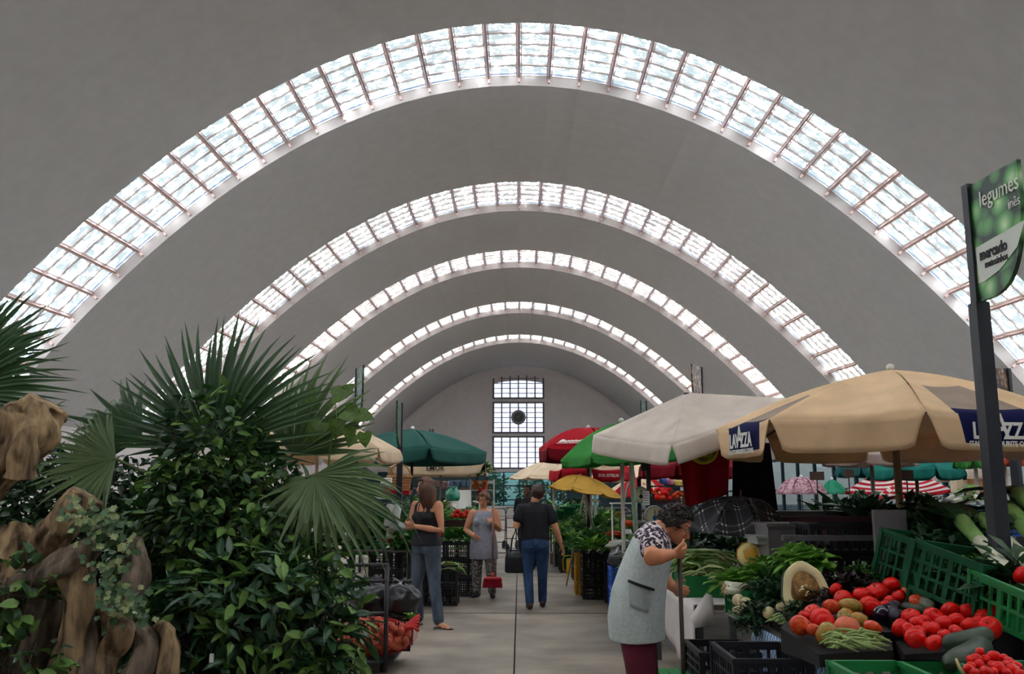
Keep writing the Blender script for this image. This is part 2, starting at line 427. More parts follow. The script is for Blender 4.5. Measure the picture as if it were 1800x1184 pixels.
# pale stone steps / bench at the far end of the aisle
stone_m = M('pale_stone', (200, 196, 188), .6, .08, 2)
for i, (y, z, h, lb) in enumerate([(72.5, 0, .32, 'lower long pale stone step at the far end of the aisle'), (73.6, 0, .62, 'upper long pale stone step below the glass doors')]):
    mb = MB().box((.3, y, h / 2), (7.5, .9, h)).box((.3, y - .02, h + .02), (7.6, .96, .05))
    tag(mb.build('stone_step', stone_m), lb, 'step')
# ================================================================ PARASOLS
def cloth(name, c, transl=.22, var=.07, **k): return M(name, c, .85, var, 5.0, spec=.15, transl=transl, **k)
pole_m = M('grey_pole', (120, 118, 110), .5, .15, 6); dpole_m = M('dark_pole', (26, 28, 32), .5, .2, 6); wpole_m = M('white_pole', (205, 200, 190), .5, .1, 6)
tanpole_m = M('tan_pole', (150, 130, 104), .55, .15, 9); gpole_m = M('green_pole', (92, 112, 84), .5, .15, 6)
white_cap = M('white_plastic', (238, 236, 230), .4, .03, 4)
steelrod = M('rib_steel', (90, 90, 88), .4, .1, 6)
base_m = M('parasol_foot', (60, 60, 60), .8, .15, 5)
white_ink = M('white_print', (236, 234, 226), .7, .03, 4); navy_m = cloth('navy_cloth', (26, 30, 78), .1); black_ink = M('black_print', (24, 24, 26), .7, .05, 4)
def ring(c, r, n, rot=0.0, tilt=(0, 0)):
    out = []
    for i in range(n):
        a = R(rot) + 2 * PI * i / n; x, y = r * math.cos(a), r * math.sin(a)
        out.append(Vector((c[0] + x, c[1] + y, c[2] + tilt[0] * x + tilt[1] * y)))
    return out
def parasol(label, apex, rim, drop, mats, poleM, foot_z=0.0, pole_xy=None, sag=.035, convex=.05, gap=.10, cells=None, finial=True, group=None, name='parasol', panel_mat=None, val_mat=None, pole_r=.022, nu=10, nv=8, flare=.03, scal=0.0, pole=True, edge_in=.02, ribs=True, skip=(), cor=.55):
    """canopy gores, hanging valances, ribs and a pole; rim = corner points in a loop"""
    apex = Vector(apex); n = len(rim); cen = sum(rim, Vector()) / n
    root = empty(name, (apex.x, apex.y, foot_z), 0, label, 'parasol', group); off = root.location
    mats = mats if isinstance(mats, list) else [mats]
    hubs = []
    for i in range(n):
        if i in skip: continue
        a, b = rim[i] - off, rim[(i + 1) % n] - off; A = apex - off; C = cen - off
        nrm = (a - A).cross(b - A).normalized()
        if nrm.z < 0: nrm = -nrm
        outw = ((a + b) / 2 - C); outw.z = 0; outw.normalize()
        def edge(u): 
            p = a.lerp(b, u); return p - outw * edge_in * 4 * u * (1 - u) - Vector((0, 0, 1)) * sag * .5 * 4 * u * (1 - u)
        def surf(u, v):
            e = edge(u); p = A.lerp(e, v)
            return p + nrm * (convex * math.sin(PI * v ** .9) - sag * 4 * u * (1 - u) * math.sin(PI * min(1, v * .9)) )
        def mi_of(u, v, val):
            if cells: return cells(i, u, v, val)
            if val: return (val_mat[i % len(val_mat)] if val_mat else (panel_mat[i % len(panel_mat)] if panel_mat else 0))
            return panel_mat[i % len(panel_mat)] if panel_mat else 0
        mb = MB(); mb.grid(surf, nu, nv)
        mb.m = [mi_of((x + .5) / nu, (y + .5) / nv, False) for x in range(nu) for y in range(nv)]
        o = mb.build('canopy_panel', mats, root, smooth=True); solid(o, .006)
        if drop:
            def val(u, w):
                s = .5 + (u - .5) * (1 - gap * w ** .8)
                e = edge(s); k = min(1, (min(s, 1 - s) + .02) / .16); d = drop * w * (cor + (1 - cor) * math.sqrt(max(0, k)))
                if scal: d *= 1 - scal * abs(math.cos(PI * 2 * u))
                wob = math.sin(u * 17 + i * 2.3) * .010 * w + math.sin(u * 7 + i) * .012 * w
                return e + Vector((0, 0, -1)) * d + outw * (flare * math.sin(w * PI * .5) + wob)
            mb = MB(); mb.grid(val, nu * 2, 5); mb.m = [mi_of((x + .5) / (2 * nu), (y + .5) / 5, True) for x in range(2 * nu) for y in range(5)]
            o = mb.build('valance', mats, root, smooth=True); solid(o, .005)
        if ribs:
            rb = MB().tube([A - nrm * .02 + Vector((0, 0, -.03)), A.lerp(a, .5) + Vector((0, 0, convex * .8 - .02)), a + Vector((0, 0, -.012))], .007, 5)
            rb.build('rib', steelrod, root)
    px, py = pole_xy if pole_xy else (apex.x, apex.y)
    if pole:
        MB().tube([Vector((px, py, foot_z)) - off, apex - off + Vector((0, 0, .0))], pole_r, 10).build('pole', poleM, root, smooth=True)
        if foot_z < -.3:
            MB().lathe([(0, 0), (.22, 0), (.22, .05), (.05, .09), (.04, .3), (0, .3)], 14, c=Vector((px, py, foot_z)) - off).build('foot', base_m, root, smooth=False)
    if finial:
        MB().lathe([(.028, 0), (.03, .03), (.016, .045), (0, .05)], 10, c=apex - off + Vector((0, 0, -.005))).build('finial', white_cap, root, smooth=True)
    return root
def print_on(root, name, txt, size, mat, at, xdir, ydir, squeeze=1.0, bold=0.0, shear=0.0):
    me = text_mesh(txt, size, mat, squeeze, bold, shear)
    o = put(name, me, root); o.matrix_local = frame_matrix(Vector(at) - root.location, xdir, ydir); return o
UP = Vector((0, 0, 1))

# 1 big sand coloured parasol with coffee lettering
sand = cloth('sand_cloth', (238, 204, 162), .16); taupe = cloth('taupe_cloth', (168, 148, 132), .16)
rim = ring((2.67, 6.62, 1.985), 1.24, 8, -103.8 - 45)      # corner 1 = the near corner
def cells1(i, u, v, val):
    if i in (1, 7) and .22 < u < .80: 
        if val: return 2 if v < .78 else 0
        return 2 if v > .9 else (1 if v > .52 else 0)
    return 0
rim = [rim[(k) % 8] for k in range(8)]
lav = parasol('big sand coloured parasol with navy coffee lettering over the tomato stall', (2.67, 6.62, 2.39), rim, .215, [sand, taupe, navy_m], tanpole_m, cells=cells1, convex=.05, sag=.03, pole_r=.026, nu=18, nv=10, gap=.16, flare=.0)
def lav_text(i):
    a, b = rim[i], rim[(i + 1) % 8]; x = (b - a).normalized(); out = x.cross(UP)
    cen = Vector((2.67, 6.62, 1.985))
    if out.dot(a - cen) < 0: x = -x; out = -out
    m = (a + b) / 2 - UP * .045 + out * .010 
    print_on(lav, 'lettering', 'LAV ZZA', .135, white_ink, m - UP * .072 - x * .0, x, UP, .72, .004)
    print_on(lav, 'lettering', 'A', .2, white_ink, m - UP * .045 - x * .012, x, UP, .74, .004)
    print_on(lav, 'lettering', "ITALY'S FAVOURITE COFFEE", .044, white_ink, m - UP * .145, x, UP, .8, .001)
for i in (1, 7): lav_text(i)

# 2 pale square parasol
pale = cloth('pale_cloth', (226, 212, 200), .18)
rimw = [P(1043, 764, 8.2), P(1181, 782, 6.9), P(1397, 700, 7.45)]; rimw.append(rimw[0] + rimw[2] - rimw[1])
apx = P(1207, 690, 7.9)
par2 = parasol('pale off-white square parasol with plain hanging valance, left of the sand coloured parasol', apx, rimw, .155, pale, dpole_m, convex=.0, sag=.03, gap=.04, cor=.92, nu=14, nv=10, flare=.03, finial=False)
# 3 green round parasol
green = cloth('green_cloth', (74, 158, 78), .25); 
par3 = parasol('bright green parasol leaning behind the pale square parasol', P(1092, 741, 10.4), ring(P(1092, 803, 10.4), .70, 8, 12, (.06, 0)), .07, green, wpole_m, convex=.07, gap=.04, flare=.0)
# 4 red parasol with white lettering
red = cloth('red_cloth', (190, 30, 44), .22); dred = cloth('dark_red_cloth', (120, 14, 30), .12)
ap4 = P(1034, 752, 14.1); rim4 = ring(P(1034, 786, 14.1), .80, 6, -90 - 52)
par4 = parasol('red parasol with a white coffee name on its edge', ap4, rim4, .21, [red, dred], dpole_m, cells=lambda i, u, v, val: 1 if val and v > .25 else 0, convex=.09, gap=.04, flare=.02, foot_z=.96, pole_xy=(1.03, 14.1))
a, b = rim4[0], rim4[1]; x4 = (b - a).normalized(); nrm4 = (b - a).cross(ap4 - a).normalized()
m4 = a.lerp(b, .42).lerp(ap4, .13); y4 = (ap4 - (a + b) / 2)
if nrm4.y > 0: nrm4 = -nrm4
print_on(par4, 'lettering', 'Buondi', .15, white_ink, m4 + nrm4 * .035, x4, y4, .9, .004, .2)
o = MB().box((0, 0, 0), (.40, .014, .004)).build('lettering_underline', white_ink, par4); o.matrix_local = frame_matrix(m4 - y4.normalized() * .09 + nrm4 * .033 - par4.location, x4, y4)
# 5 yellow
yellow = cloth('yellow_cloth', (226, 182, 88), .3)
par5 = parasol('yellow parasol tilted low over the green crates', P(1020, 834, 13.6), ring(P(1029, 862, 13.6), .54, 8, 22, (-.16, 0)), .03, yellow, wpole_m, convex=.05, gap=.02, pole_xy=(1.12, 14.2), foot_z=.96, finial=False)
# 6 cream parasol at the back
cream = cloth('cream_cloth', (236, 212, 182), .25)
parasol('cream parasol half hidden behind the red ones, beside the aisle', P(972, 806, 20), ring(P(972, 838, 20), .93, 8, 10), .04, cream, wpole_m, convex=.06, gap=.02)
# 7 red and white lettered parasol
ap7 = P(1045, 800, 15.5); rim7 = ring(P(1040, 826, 15.5), .70, 8, -90 - 22.5 - 45 + 18)
par7 = parasol('red and white parasol with a round red emblem below the green one', ap7, rim7, .17, [red, cream], wpole_m, panel_mat=[0, 1], val_mat=[0, 0], convex=.05, gap=.08, flare=.02)
a, b = rim7[1], rim7[2]; x7 = (b - a).normalized(); n7 = x7.cross(UP); n7 = n7 if n7.y < 0 else -n7
print_on(par7, 'lettering', 'SICAL ESTRELAS', .062, white_ink, (a + b) / 2 - UP * .10 + n7 * .05, x7, UP, .8, .002)
y7 = ap7 - (a + b) / 2; nn = x7.cross(y7).normalized(); nn = nn if nn.y < 0 else -nn
em = MB().lathe([(0, 0), (.105, 0), (.105, .004), (0, .004)], 24).build('emblem', red, par7); em.matrix_local = frame_matrix((a + b) / 2 * .62 + ap7 * .38 + nn * .05 - par7.location, x7, y7)
print_on(par7, 'lettering', 'Sical', .085, white_ink, (a + b) / 2 * .62 + ap7 * .38 + nn * .058, x7, y7, .9, .002, .1)
# 8 red and white gored parasol
ap8 = P(1130, 836, 17.0); rim8 = ring(P(1122, 868, 17.0), .62, 8, -12)
par8 = parasol('red and white gored parasol with small lettering behind the hanging scale', ap8, rim8, .05, [red, cream], wpole_m, panel_mat=[1, 0], convex=.06, gap=.04)
k8 = max(range(8), key=lambda i: -(rim8[i] + rim8[(i + 1) % 8]).y if i % 2 == 0 else -99)
a, b = rim8[k8], rim8[(k8 + 1) % 8]; x8 = (b - a).normalized(); x8 = x8 if x8.x > 0 else -x8; y8 = ap8 - (a + b) / 2; nn = x8.cross(y8).normalized(); nn = nn if nn.y < 0 else -nn
print_on(par8, 'lettering', 'Sical', .1, red, (a + b) / 2 * .6 + ap8 * .4 + nn * .055, x8, y8, .85, .002, .2)
# 9 wide cream and a red one behind
parasol('wide cream parasol behind the black hanging arm', P(1135, 800, 21), ring(P(1140, 842, 21), 1.1, 8, 0), .05, cream, wpole_m, convex=.06)
parasol('dark red parasol behind the hanging red flag', P(1215, 798, 12.5), ring(P(1215, 818, 12.5), .72, 8, 20), .16, dred, dpole_m, convex=.05, flare=.02)
# left aisle parasols
dgreen = cloth('bottle_green_cloth', (44, 92, 84), .18)
n0, r0 = Vector((-1.36, 14.0, 2.21)), Vector((-.55, 15.6, 2.21)); e0 = Vector((r0.y - n0.y, -(r0.x - n0.x), 0)) * -1
parasol('bottle green square parasol above the left stall', (n0 + r0 + e0) .lerp(n0 + r0 + e0, 0) / 1 - (n0 + r0) / 2 + Vector((0, 0, .33 - 0)) if False else (n0 + (r0 - n0) / 2 + e0 / 2 + Vector((0, 0, .36))), [n0, r0, r0 + e0, n0 + e0], .21, dgreen, dpole_m, convex=.06, gap=.07, flare=.02)
ap = P(775, 800, 19); rims = ring((P(775, 800, 19).x, 19, P(775, 813, 18).z), 1.32, 4, -45)
pe = parasol('cream square parasol with a dark name on its valance, under the bottle green one', ap, rims, .22, cream, pole_m, convex=.04, gap=.10, flare=.02)
print_on(pe, 'lettering', 'EMOR', .13, black_ink, Vector((P(765, 824, 18).x, rims[0].y - .05, P(765, 823, 18).z)), (1, 0, 0), UP, 1.0, .002)
parasol('cream parasol with a brown edge beside the bottle green one', P(838, 806, 23), ring(P(838, 820, 23), .52, 4, -45), .14, [cream, taupe], dpole_m, cells=lambda i, u, v, val: 1 if (not val and v > .7) else 0, convex=.03)
parasol('wide cream parasol behind the right palm fronds', P(560, 738, 12.0), ring(P(560, 790, 12.0), 1.05, 8, 10), .16, cream, wpole_m, convex=.07, gap=.05)
parasol('sand cream parasol between the palms', P(505, 742, 10.5), ring(P(505, 778, 10.5), .55, 6, 10), .12, cream, wpole_m, convex=.05, gap=.05)
# right back
teal = cloth('teal_cloth', (40, 132, 122), .25); 
parasol('teal parasol under the edge of the sand coloured one', P(1608, 798, 12.0), ring(P(1608, 822, 12.0), .60, 8, 0), .14, teal, pole_m, convex=.05, gap=.03)
parasol('darker teal parasol left of the other teal one', P(1530, 800, 13.0), ring(P(1530, 818, 13.0), .46, 8, 10), .15, M('teal_cloth_dark', (30, 104, 104), .85, .08, 5, transl=.2), pole_m, convex=.04, gap=.03)
strp = [red, M('white_cloth', (238, 226, 222), .85, .05, 5, transl=.25)]
stripe = lambda i, u, v, val: (int(v * 9.99) % 2) if not val else 0
parasol('red and white striped parasol, left of the tan pole', P(1548, 828, 15.0), ring(P(1548, 862, 15.0), .66, 4, 20), .05, strp, wpole_m, cells=stripe, convex=.02, nv=10)
parasol('red and white striped parasol below the teal one', P(1612, 834, 14.0), ring(P(1605, 864, 14.0), .62, 4, 30, (.12, 0)), .05, strp, wpole_m, cells=stripe, convex=.02, nv=10)
parasol('pale pink-grey parasol hanging behind the sand coloured one', P(1530, 782, 10.5), ring(P(1530, 797, 10.5), .52, 6, 0), .13, M('pinkgrey_cloth', (198, 176, 168), .85, .06, 5, transl=.25), pole_m, convex=.03)
parasol('wide greyish parasol behind the bright green and orange pair', P(1690, 785, 16.0), ring(P(1690, 832, 16.0), .80, 8, 10), .12, M('dusty_cloth', (206, 192, 178), .85, .06, 5, transl=.25), pole_m, convex=.04)
parasol('small bright green parasol right of the teal one', P(1712, 790, 11.0), ring(P(1712, 803, 11.0), .22, 6, 0), .12, M('lime_cloth', (58, 150, 58), .8, .08, 5, transl=.3), wpole_m, convex=.05)
parasol('orange-red parasol beside the front sign pole', P(1763, 788, 11.0), ring(P(1763, 800, 11.0), .25, 6, 20), .11, M('orange_cloth', (196, 76, 48), .8, .08, 5, transl=.3), wpole_m, convex=.05)
pinkf = M('pink_floral', (232, 196, 204), .8, .2, 26, c2=(176, 110, 130), transl=.3, fac=(.42, .55))
parasol('pink flowered umbrella open on the far right stall', P(1408, 838, 17.0), ring(P(1408, 866, 17.0), .48, 8, 10), 0, pinkf, dpole_m, convex=.09, foot_z=.85, name='umbrella', pole_r=.008, sag=.03)
parasol('small mint green umbrella beside the pink flowered one', P(1462, 842, 17.5), ring(P(1466, 866, 17.5), .24, 8, 0), 0, M('mint_cloth', (70, 190, 150), .8, .08, 5, transl=.3), dpole_m, convex=.05, foot_z=.85, name='umbrella', pole_r=.007)
# plaid umbrella lying open
plaid = bpy.data.materials.new('plaid_cloth'); plaid.use_nodes = True
def make_plaid():
    nt = plaid.node_tree; N = nt.nodes; L = nt.links; b = N['Principled BSDF']; b.inputs['Roughness'].default_value = .6
    tc = N.new('ShaderNodeTexCoord'); sp = N.new('ShaderNodeSeparateXYZ'); L.new(tc.outputs['Object'], sp.inputs[0])
    def mth(op, a, bb):
        n = N.new('ShaderNodeMath'); n.operation = op
        for k, v in enumerate((a, bb)):
            if v is None: continue
            if isinstance(v, (int, float)): n.inputs[k].default_value = v
            else: L.new(v, n.inputs[k])
        return n.outputs[0]
    out = []
    for ax in ('X', 'Y'):
        m = mth('MODULO', mth('ADD', sp.outputs[ax], 5.0), .125)
        l1 = mth('LESS_THAN', mth('ABSOLUTE', mth('SUBTRACT', m, .03), None), .0042); l2 = mth('LESS_THAN', mth('ABSOLUTE', mth('SUBTRACT', m, .058), None), .0042)
        out.append(mth('MAXIMUM', l1, l2))
    both = mth('MULTIPLY', out[0], out[1]); any_ = mth('MAXIMUM', out[0], out[1])
    f = mth('ADD', mth('MULTIPLY', any_, .10), mth('MULTIPLY', both, .9))
    mx = N.new('ShaderNodeMixRGB'); mx.inputs[1].default_value = lin((34, 32, 40)); mx.inputs[2].default_value = lin((235, 235, 235))
    L.new(f, mx.inputs[0]); L.new(mx.outputs[0], b.inputs['Base Color'])
make_plaid()
apP = P(1302, 874, 7.3); rp = ring(P(1290, 926, 7.3), .43, 8, 12, (-.02, .10))
pl = parasol('dark plaid umbrella with white dots lying open on the stall', apP, rp, 0, plaid, dpole_m, convex=.08, sag=.02, foot_z=P(1302, 935, 7.3).z, finial=False, name='umbrella', pole_r=.006)
MB().tube([(0, 0, apP.z - pl.location.z - .01), (.003, 0, apP.z - pl.location.z + .06)], [.009, .006], 8).build('ferrule', M('wood_tip', (120, 62, 50), .5), pl)

# hanging flags ---------------------------------------------------------
def hanging(label, corners, mat, cat='flag', name='hanging_flag', waves=2.5, amp=.02, patch=None, mats=None):
    tl, tr, br, bl = [Vector(c) for c in corners]
    def f(u, v):
        p = tl.lerp(tr, u).lerp(bl.lerp(br, u), v); return p + Vector((0, 1, 0)) * amp * math.sin(u * waves * 2 * PI + v) * (.3 + v)
    o = empty(name, (tl + tr) / 2, 0, label, cat)
    mb = MB().grid(lambda u, v: Vector(f(u, v)) - o.location, 24, 16)
    c = mb.build('cloth', mat, o, smooth=True); solid(c, .006)
    return o
flag_red = cloth('flag_red', (150, 12, 34), .2)
fr = hanging('red hanging flag with a yellow-green emblem below the pale parasol', (P(1190, 770, 7.6), P(1283, 770, 7.6), P(1281, 868, 7.7), P(1207, 892, 7.7)), flag_red, waves=2)
yg = M('flag_gold', (176, 164, 40), .8, .1, 6)
em = MB(); em.tube([(0.115 * math.cos(t), 0.115 * math.sin(t), 0) for t in [2 * PI * k / 28 for k in range(29)]], .012, 6, cap=False)
em.tube([(0.07 * math.cos(t), 0.115 * math.sin(t), 0.004) for t in [2 * PI * k / 28 for k in range(29)]], .008, 6, cap=False)
for s in (-.06, 0, .06): em.tube([(-.11 * math.cos(s * 9), s, .004), (.11 * math.cos(s * 9), s, .004)], .008, 6)
o = em.build('emblem', yg, fr, smooth=True); o.matrix_local = frame_matrix(P(1236, 788, 7.52) - fr.location, (1, 0, 0), UP)
o = MB().lathe([(0, 0), (.1, 0), (.1, .003), (0, .003)], 28).build('emblem_field', M('flag_olive', (120, 116, 36), .8, .15, 9), fr); o.matrix_local = frame_matrix(P(1236, 788, 7.55) - fr.location, (1, 0, 0), UP)
hanging('dark navy cloth hanging beside the red flag', (P(1289, 778, 7.75), P(1354, 778, 7.75), P(1369, 908, 7.8), P(1288, 908, 7.8)), cloth('dark_navy_cloth', (28, 26, 44), .1), 'cloth', 'hanging_cloth', 1.3)

# ================================================================ SIGN POSTS
post_m = M('sign_post_steel', (34, 36, 46), .5, .15, 8)
def cress_mat(name, c1, c2, c3, sc):
    m = bpy.data.materials.new(name); m.use_nodes = True; nt = m.node_tree; N = nt.nodes; L = nt.links; b = N['Principled BSDF']; b.inputs['Roughness'].default_value = .4
    tc = N.new('ShaderNodeTexCoord'); vo = N.new('ShaderNodeTexVoronoi'); vo.inputs['Scale'].default_value = sc; nz = N.new('ShaderNodeTexNoise'); nz.inputs['Scale'].default_value = sc * .5
    cr = N.new('ShaderNodeValToRGB'); e = cr.color_ramp.elements; e[0].position = .18; e[0].color = lin(c1); e[1].position = .80; e[1].color = lin(c3); q = e.new(.5); q.color = lin(c2)
    ad = N.new('ShaderNodeMath'); ad.operation = 'MULTIPLY_ADD'; ad.inputs[1].default_value = .5
    L.new(tc.outputs['Object'], vo.inputs[0]); L.new(tc.outputs['Object'], nz.inputs[0]); L.new(nz.outputs[0], ad.inputs[0]); L.new(vo.outputs['Distance'], ad.inputs[2])
    sb = N.new('ShaderNodeMath'); sb.operation = 'SUBTRACT'; sb.inputs[1].default_value = .12; L.new(ad.outputs[0], sb.inputs[0]); L.new(sb.outputs[0], cr.inputs[0]); L.new(cr.outputs[0], b.inputs['Base Color'])
    return m
cress = cress_mat('watercress_print', (196, 232, 170), (96, 170, 92), (16, 56, 32), 8)
cress_dk = cress_mat('dark_leaf_print', (110, 150, 110), (50, 92, 60), (20, 40, 34), 14); fruit = cress_mat('fruit_print', (220, 190, 150), (150, 110, 80), (70, 40, 36), 14)
grey_band = M('print_band', (214, 220, 208), .5, .05, 4)
def sign_post(label, foot, top, pw, direction, w, h, mat, detail=False, foot_z=0.0):
    """square post with a quarter-round printed panel standing out sideways from its head"""
    foot = Vector(foot); r = empty('sign_post', foot, 0, label, 'sign', None); H = top - foot.z
    d = Vector(direction).normalized(); ang = math.atan2(d.y, d.x); rot = Matrix.Rotation(ang, 3, 'Z')
    MB().box((0, 0, (H - h) / 2), (pw, pw, H - h), rot).build('post', post_m, r)
    MB().box((0, 0, H - h / 2), (pw * .72, pw * .72, h + .03), rot).build('panel_tube', post_m, r)
    mb = MB(); n = 14; t = .012; out = [(0, h)] + [(w, h)] + [(w * math.cos(a) ** .55 if a < PI / 2 else 0, h - .25 * h - .75 * h * math.sin(a) ) for a in [PI / 2 * k / n for k in range(n + 1)]]
    pts = [Vector((pw * .36, 0, 0)) + Vector((x, 0, z)) for x, z in out]; m = len(pts)
    vs = [p + Vector((0, s * t, 0)) for s in (-1, 1) for p in pts]
    mb.add(vs, [tuple(range(m)), tuple(range(2 * m - 1, m - 1, -1))] + [(k, (k + 1) % m, m + (k + 1) % m, m + k)[::-1] for k in range(m)])
    pan = mb.build('printed_panel', mat, r, (0, 0, H - h), rot=(0, 0, ang))
    return r, pan, d
top_f = P(1704, 330, 5.0); ft = Vector((P(1740, 760, 5.0).x, 5.0, 0))
inn, outer = P(1709, 326, 5.0), P(1798, 279, 4.55); dd = outer - inn; dd.z = 0
sg, pan, d = sign_post('tall dark sign post in front with a green printed vegetable panel', (ft.x, 5.0, 0), top_f.z, .078, dd, dd.length - .03, .66, cress)
# pale band of the print and its lettering, on the face seen from the aisle
H = top_f.z; nrm = Vector((d.y, -d.x, 0)); 
nrm = nrm if nrm.dot(Vector((-ft.x, -5, 0))) > 0 else -nrm
xd = d if UP.cross(nrm).dot(d) > 0 else -d
def on_sign(u, v): return Vector((ft.x, 5.0, H)) + d * (.036 + u) - UP * v + nrm * .0145
mb = MB(); mb.add([on_sign(.005, .36) - sg.location, on_sign(.44, .33) - sg.location, on_sign(.36, .45) - sg.location, on_sign(.20, .53) - sg.location, on_sign(.06, .56) - sg.location, on_sign(.005, .56) - sg.location], [(0, 1, 2, 3, 4, 5)])
o = mb.build('printed_band', grey_band, sg); solid(o, .001)
nrm2 = nrm * .003
print_on(sg, 'lettering', 'legumes', .13, white_ink, on_sign(.25, .115) + nrm2, xd, UP, .82, .0)
print_on(sg, 'lettering', 'inês', .08, white_ink, on_sign(.37, .215) + nrm2, xd, UP, .8, .0)
print_on(sg, 'lettering', 'mercado', .085, black_ink, on_sign(.16, .415) + nrm2, xd, UP, .8, .003)
print_on(sg, 'lettering', 'matosinhos', .055, black_ink, on_sign(.18, .475) + nrm2, xd, UP, .8, .001)
for lb, px, pt, pd, dr, w_, h_, mt in (
    ('dark sign post with a leaf panel seen edge-on behind the left palm', 628, 650, 12.5, 9, .5, .75, cress_dk),
    ('slim sign post left of the bottle green parasol', 705, 710, 13.0, -6, .5, .6, cress_dk),
    ('dark sign post with a fruit panel above the pale parasol', 1232, 647, 13.5, -15, .5, .75, fruit),
    ('slim far sign post above the green parasol', 1135, 706, 19.0, -12, .45, .7, cress_dk),
    ('dark sign post with a fruit panel behind the sand coloured parasol', 1770, 650, 9.5, -35, .38, .55, fruit),
    ('thin dark sign post beyond the bottle green parasol', 760, 755, 22.0, -8, .4, .6, cress_dk)):
    q = P(px, pt, pd); vw = Vector((-q.x, -pd, 0)).normalized()
    sign_post(lb, (q.x, pd, 0), q.z, .08, vw * math.cos(R(dr)) + Vector((1, 0, 0)) * math.sin(R(dr)), w_, h_, mt)
# ================================================================ CRATES AND PRODUCE, BUILT ONCE AND COPIED
crate_black = M('black_crate_plastic', (32, 32, 38), .5, .2, 9, spec=.4); crate_green = M('green_crate_plastic', (22, 122, 62), .45, .12, 7)
dkgreen_shade = M('dark_green_shade_plastic', (14, 78, 46), .6, .15, 7, spec=.2); crate_yellow = M('yellow_crate_plastic', (206, 152, 32), .5, .12, 7)  # dark green darkened further: shade on the slanted crates put into the colour
crate_blue = M('blue_crate_plastic', (28, 88, 190), .45, .1, 7); crate_brown = M('brown_crate_plastic', (60, 30, 30), .5, .2, 7)
CR = {}
def crate(label, c, size, mat, rz=0.0, rows=3, tilt=None, group=None, name='crate', closed=False):
    """open slatted box: base, four side panels, rim; c is the middle of its underside"""
    w, d, h = size; key = (w, d, h, mat.name, rows, closed)
    if key not in CR:
        def side(L):
            mb = MB(); t = .014; n = max(4, int(L / .055))
            mb.box((0, 0, .012), (L, t, .024)); mb.box((0, 0, h - .02), (L, t, .04))
            if closed: mb.box((0, 0, h / 2), (L, t * .8, h - .04))
            else:
                for j in range(1, rows): mb.box((0, 0, .02 + (h - .05) * j / rows), (L, t, .014))
                for i in range(n + 1): mb.box((-L / 2 + L * i / n, 0, h / 2), (.016 if i % 3 else .03, t * .9, h - .05))
            return mb.mesh('side_panel', mat)
        rim = MB(); t = .022
        for s in (-1, 1):
            rim.box((0, s * (d / 2), h - .008), (w + .03, t, .018)); rim.box((s * (w / 2), 0, h - .008), (t, d + .01, .018))
            for q in (-1, 1): rim.box((s * w / 2, q * d / 2, h / 2 - .005), (.024, .024, h - .012))
        base = MB().box((0, 0, .008), (w, d, .014))
        CR[key] = (side(w - .02), side(d - .02), rim.mesh('rim', mat), base.mesh('base', mat))
    sw, sd, rm, bs = CR[key]
    r = empty(name, c, rz, label, 'crate', group)
    if tilt: r.rotation_euler = (tilt[0], tilt[1], rz)
    put('base', bs, r); put('rim', rm, r)
    for s in (-1, 1):
        put('side_panel', sw, r, (0, s * (d / 2 - .005), 0)); put('side_panel', sd, r, (s * (w / 2 - .005), 0, 0), (0, 0, PI / 2))
    return r
# leaves ---------------------------------------------------------------
def leaf_mesh(name, mat, L=1.0, W=.4, fold=.15, curl=.2, nu=4, wav=0.0, tip=1.0, stalk=0.0):
    """one leaf along +X, face up"""
    mb = MB(); 
    if stalk: mb.tube([(-stalk, 0, -.02 * L), (0, 0, 0)], [.012 * L, .018 * L], 4)
    def f(u, v):
        s = (v - .5) * 2; w = W / 2 * (math.sin(PI * min(1, u ** .75 * .98 + .02)) ** .8) if tip else W / 2 * math.sin(PI * (.1 + .8 * u))
        z = fold * W * abs(s) - curl * L * u * u + wav * math.sin(u * 11) * s
        return (u * L, s * w, z)
    mb.grid(f, nu, 2 if not wav else 4)
    return mb.mesh(name, mat, smooth=True)
def add_leaf(mb, o, d, up, L, W, curl=.25, fold=.2, n=3, mi=0, wav=0.0):
    d = Vector(d).normalized(); up = Vector(up); s = d.cross(up)
    if s.length < 1e-4: s = d.orthogonal()
    s.normalize(); nn = s.cross(d); o = Vector(o)
    prof = [0.12, .8, 1.0, .72, .0] if n == 4 else ([.12, 1.0, .75, 0] if n == 3 else [.15, 1.0, 0])
    k = len(prof); vs = []
    for i, w in enumerate(prof):
        u = i / (k - 1); c = o + d * L * u - nn * curl * L * u * u; wv = wav * math.sin(i * 2.6)
        vs += [c - s * W / 2 * w + nn * (fold * W * w * .5 + wv), c, c + s * W / 2 * w + nn * (fold * W * w * .5 - wv)]
    fs = []
    for i in range(k - 1):
        a = i * 3; fs += [(a, a + 1, a + 4, a + 3), (a + 1, a + 2, a + 5, a + 4)]
    mb.add(vs, fs, mi)
leaf_lettuce = M('lettuce_leaf', (136, 186, 74), .5, .2, 14, transl=.25, c2=(86, 140, 48)); leaf_mid = M('cabbage_leaf', (84, 138, 60), .5, .2, 14, transl=.2, c2=(50, 98, 42))
leaf_dark = M('kale_leaf', (46, 88, 46), .55, .2, 14, transl=.15, c2=(26, 56, 32)); leaf_pale = M('pale_stalk', (206, 220, 150), .45, .12, 10, transl=.15)
leaf_purple = M('red_lettuce_leaf', (58, 30, 40), .5, .25, 14, c2=(40, 44, 34)); stem_white = M('leek_white', (232, 232, 206), .4, .06, 8); stem_green = M('stem_green', (120, 160, 84), .5, .12, 8)
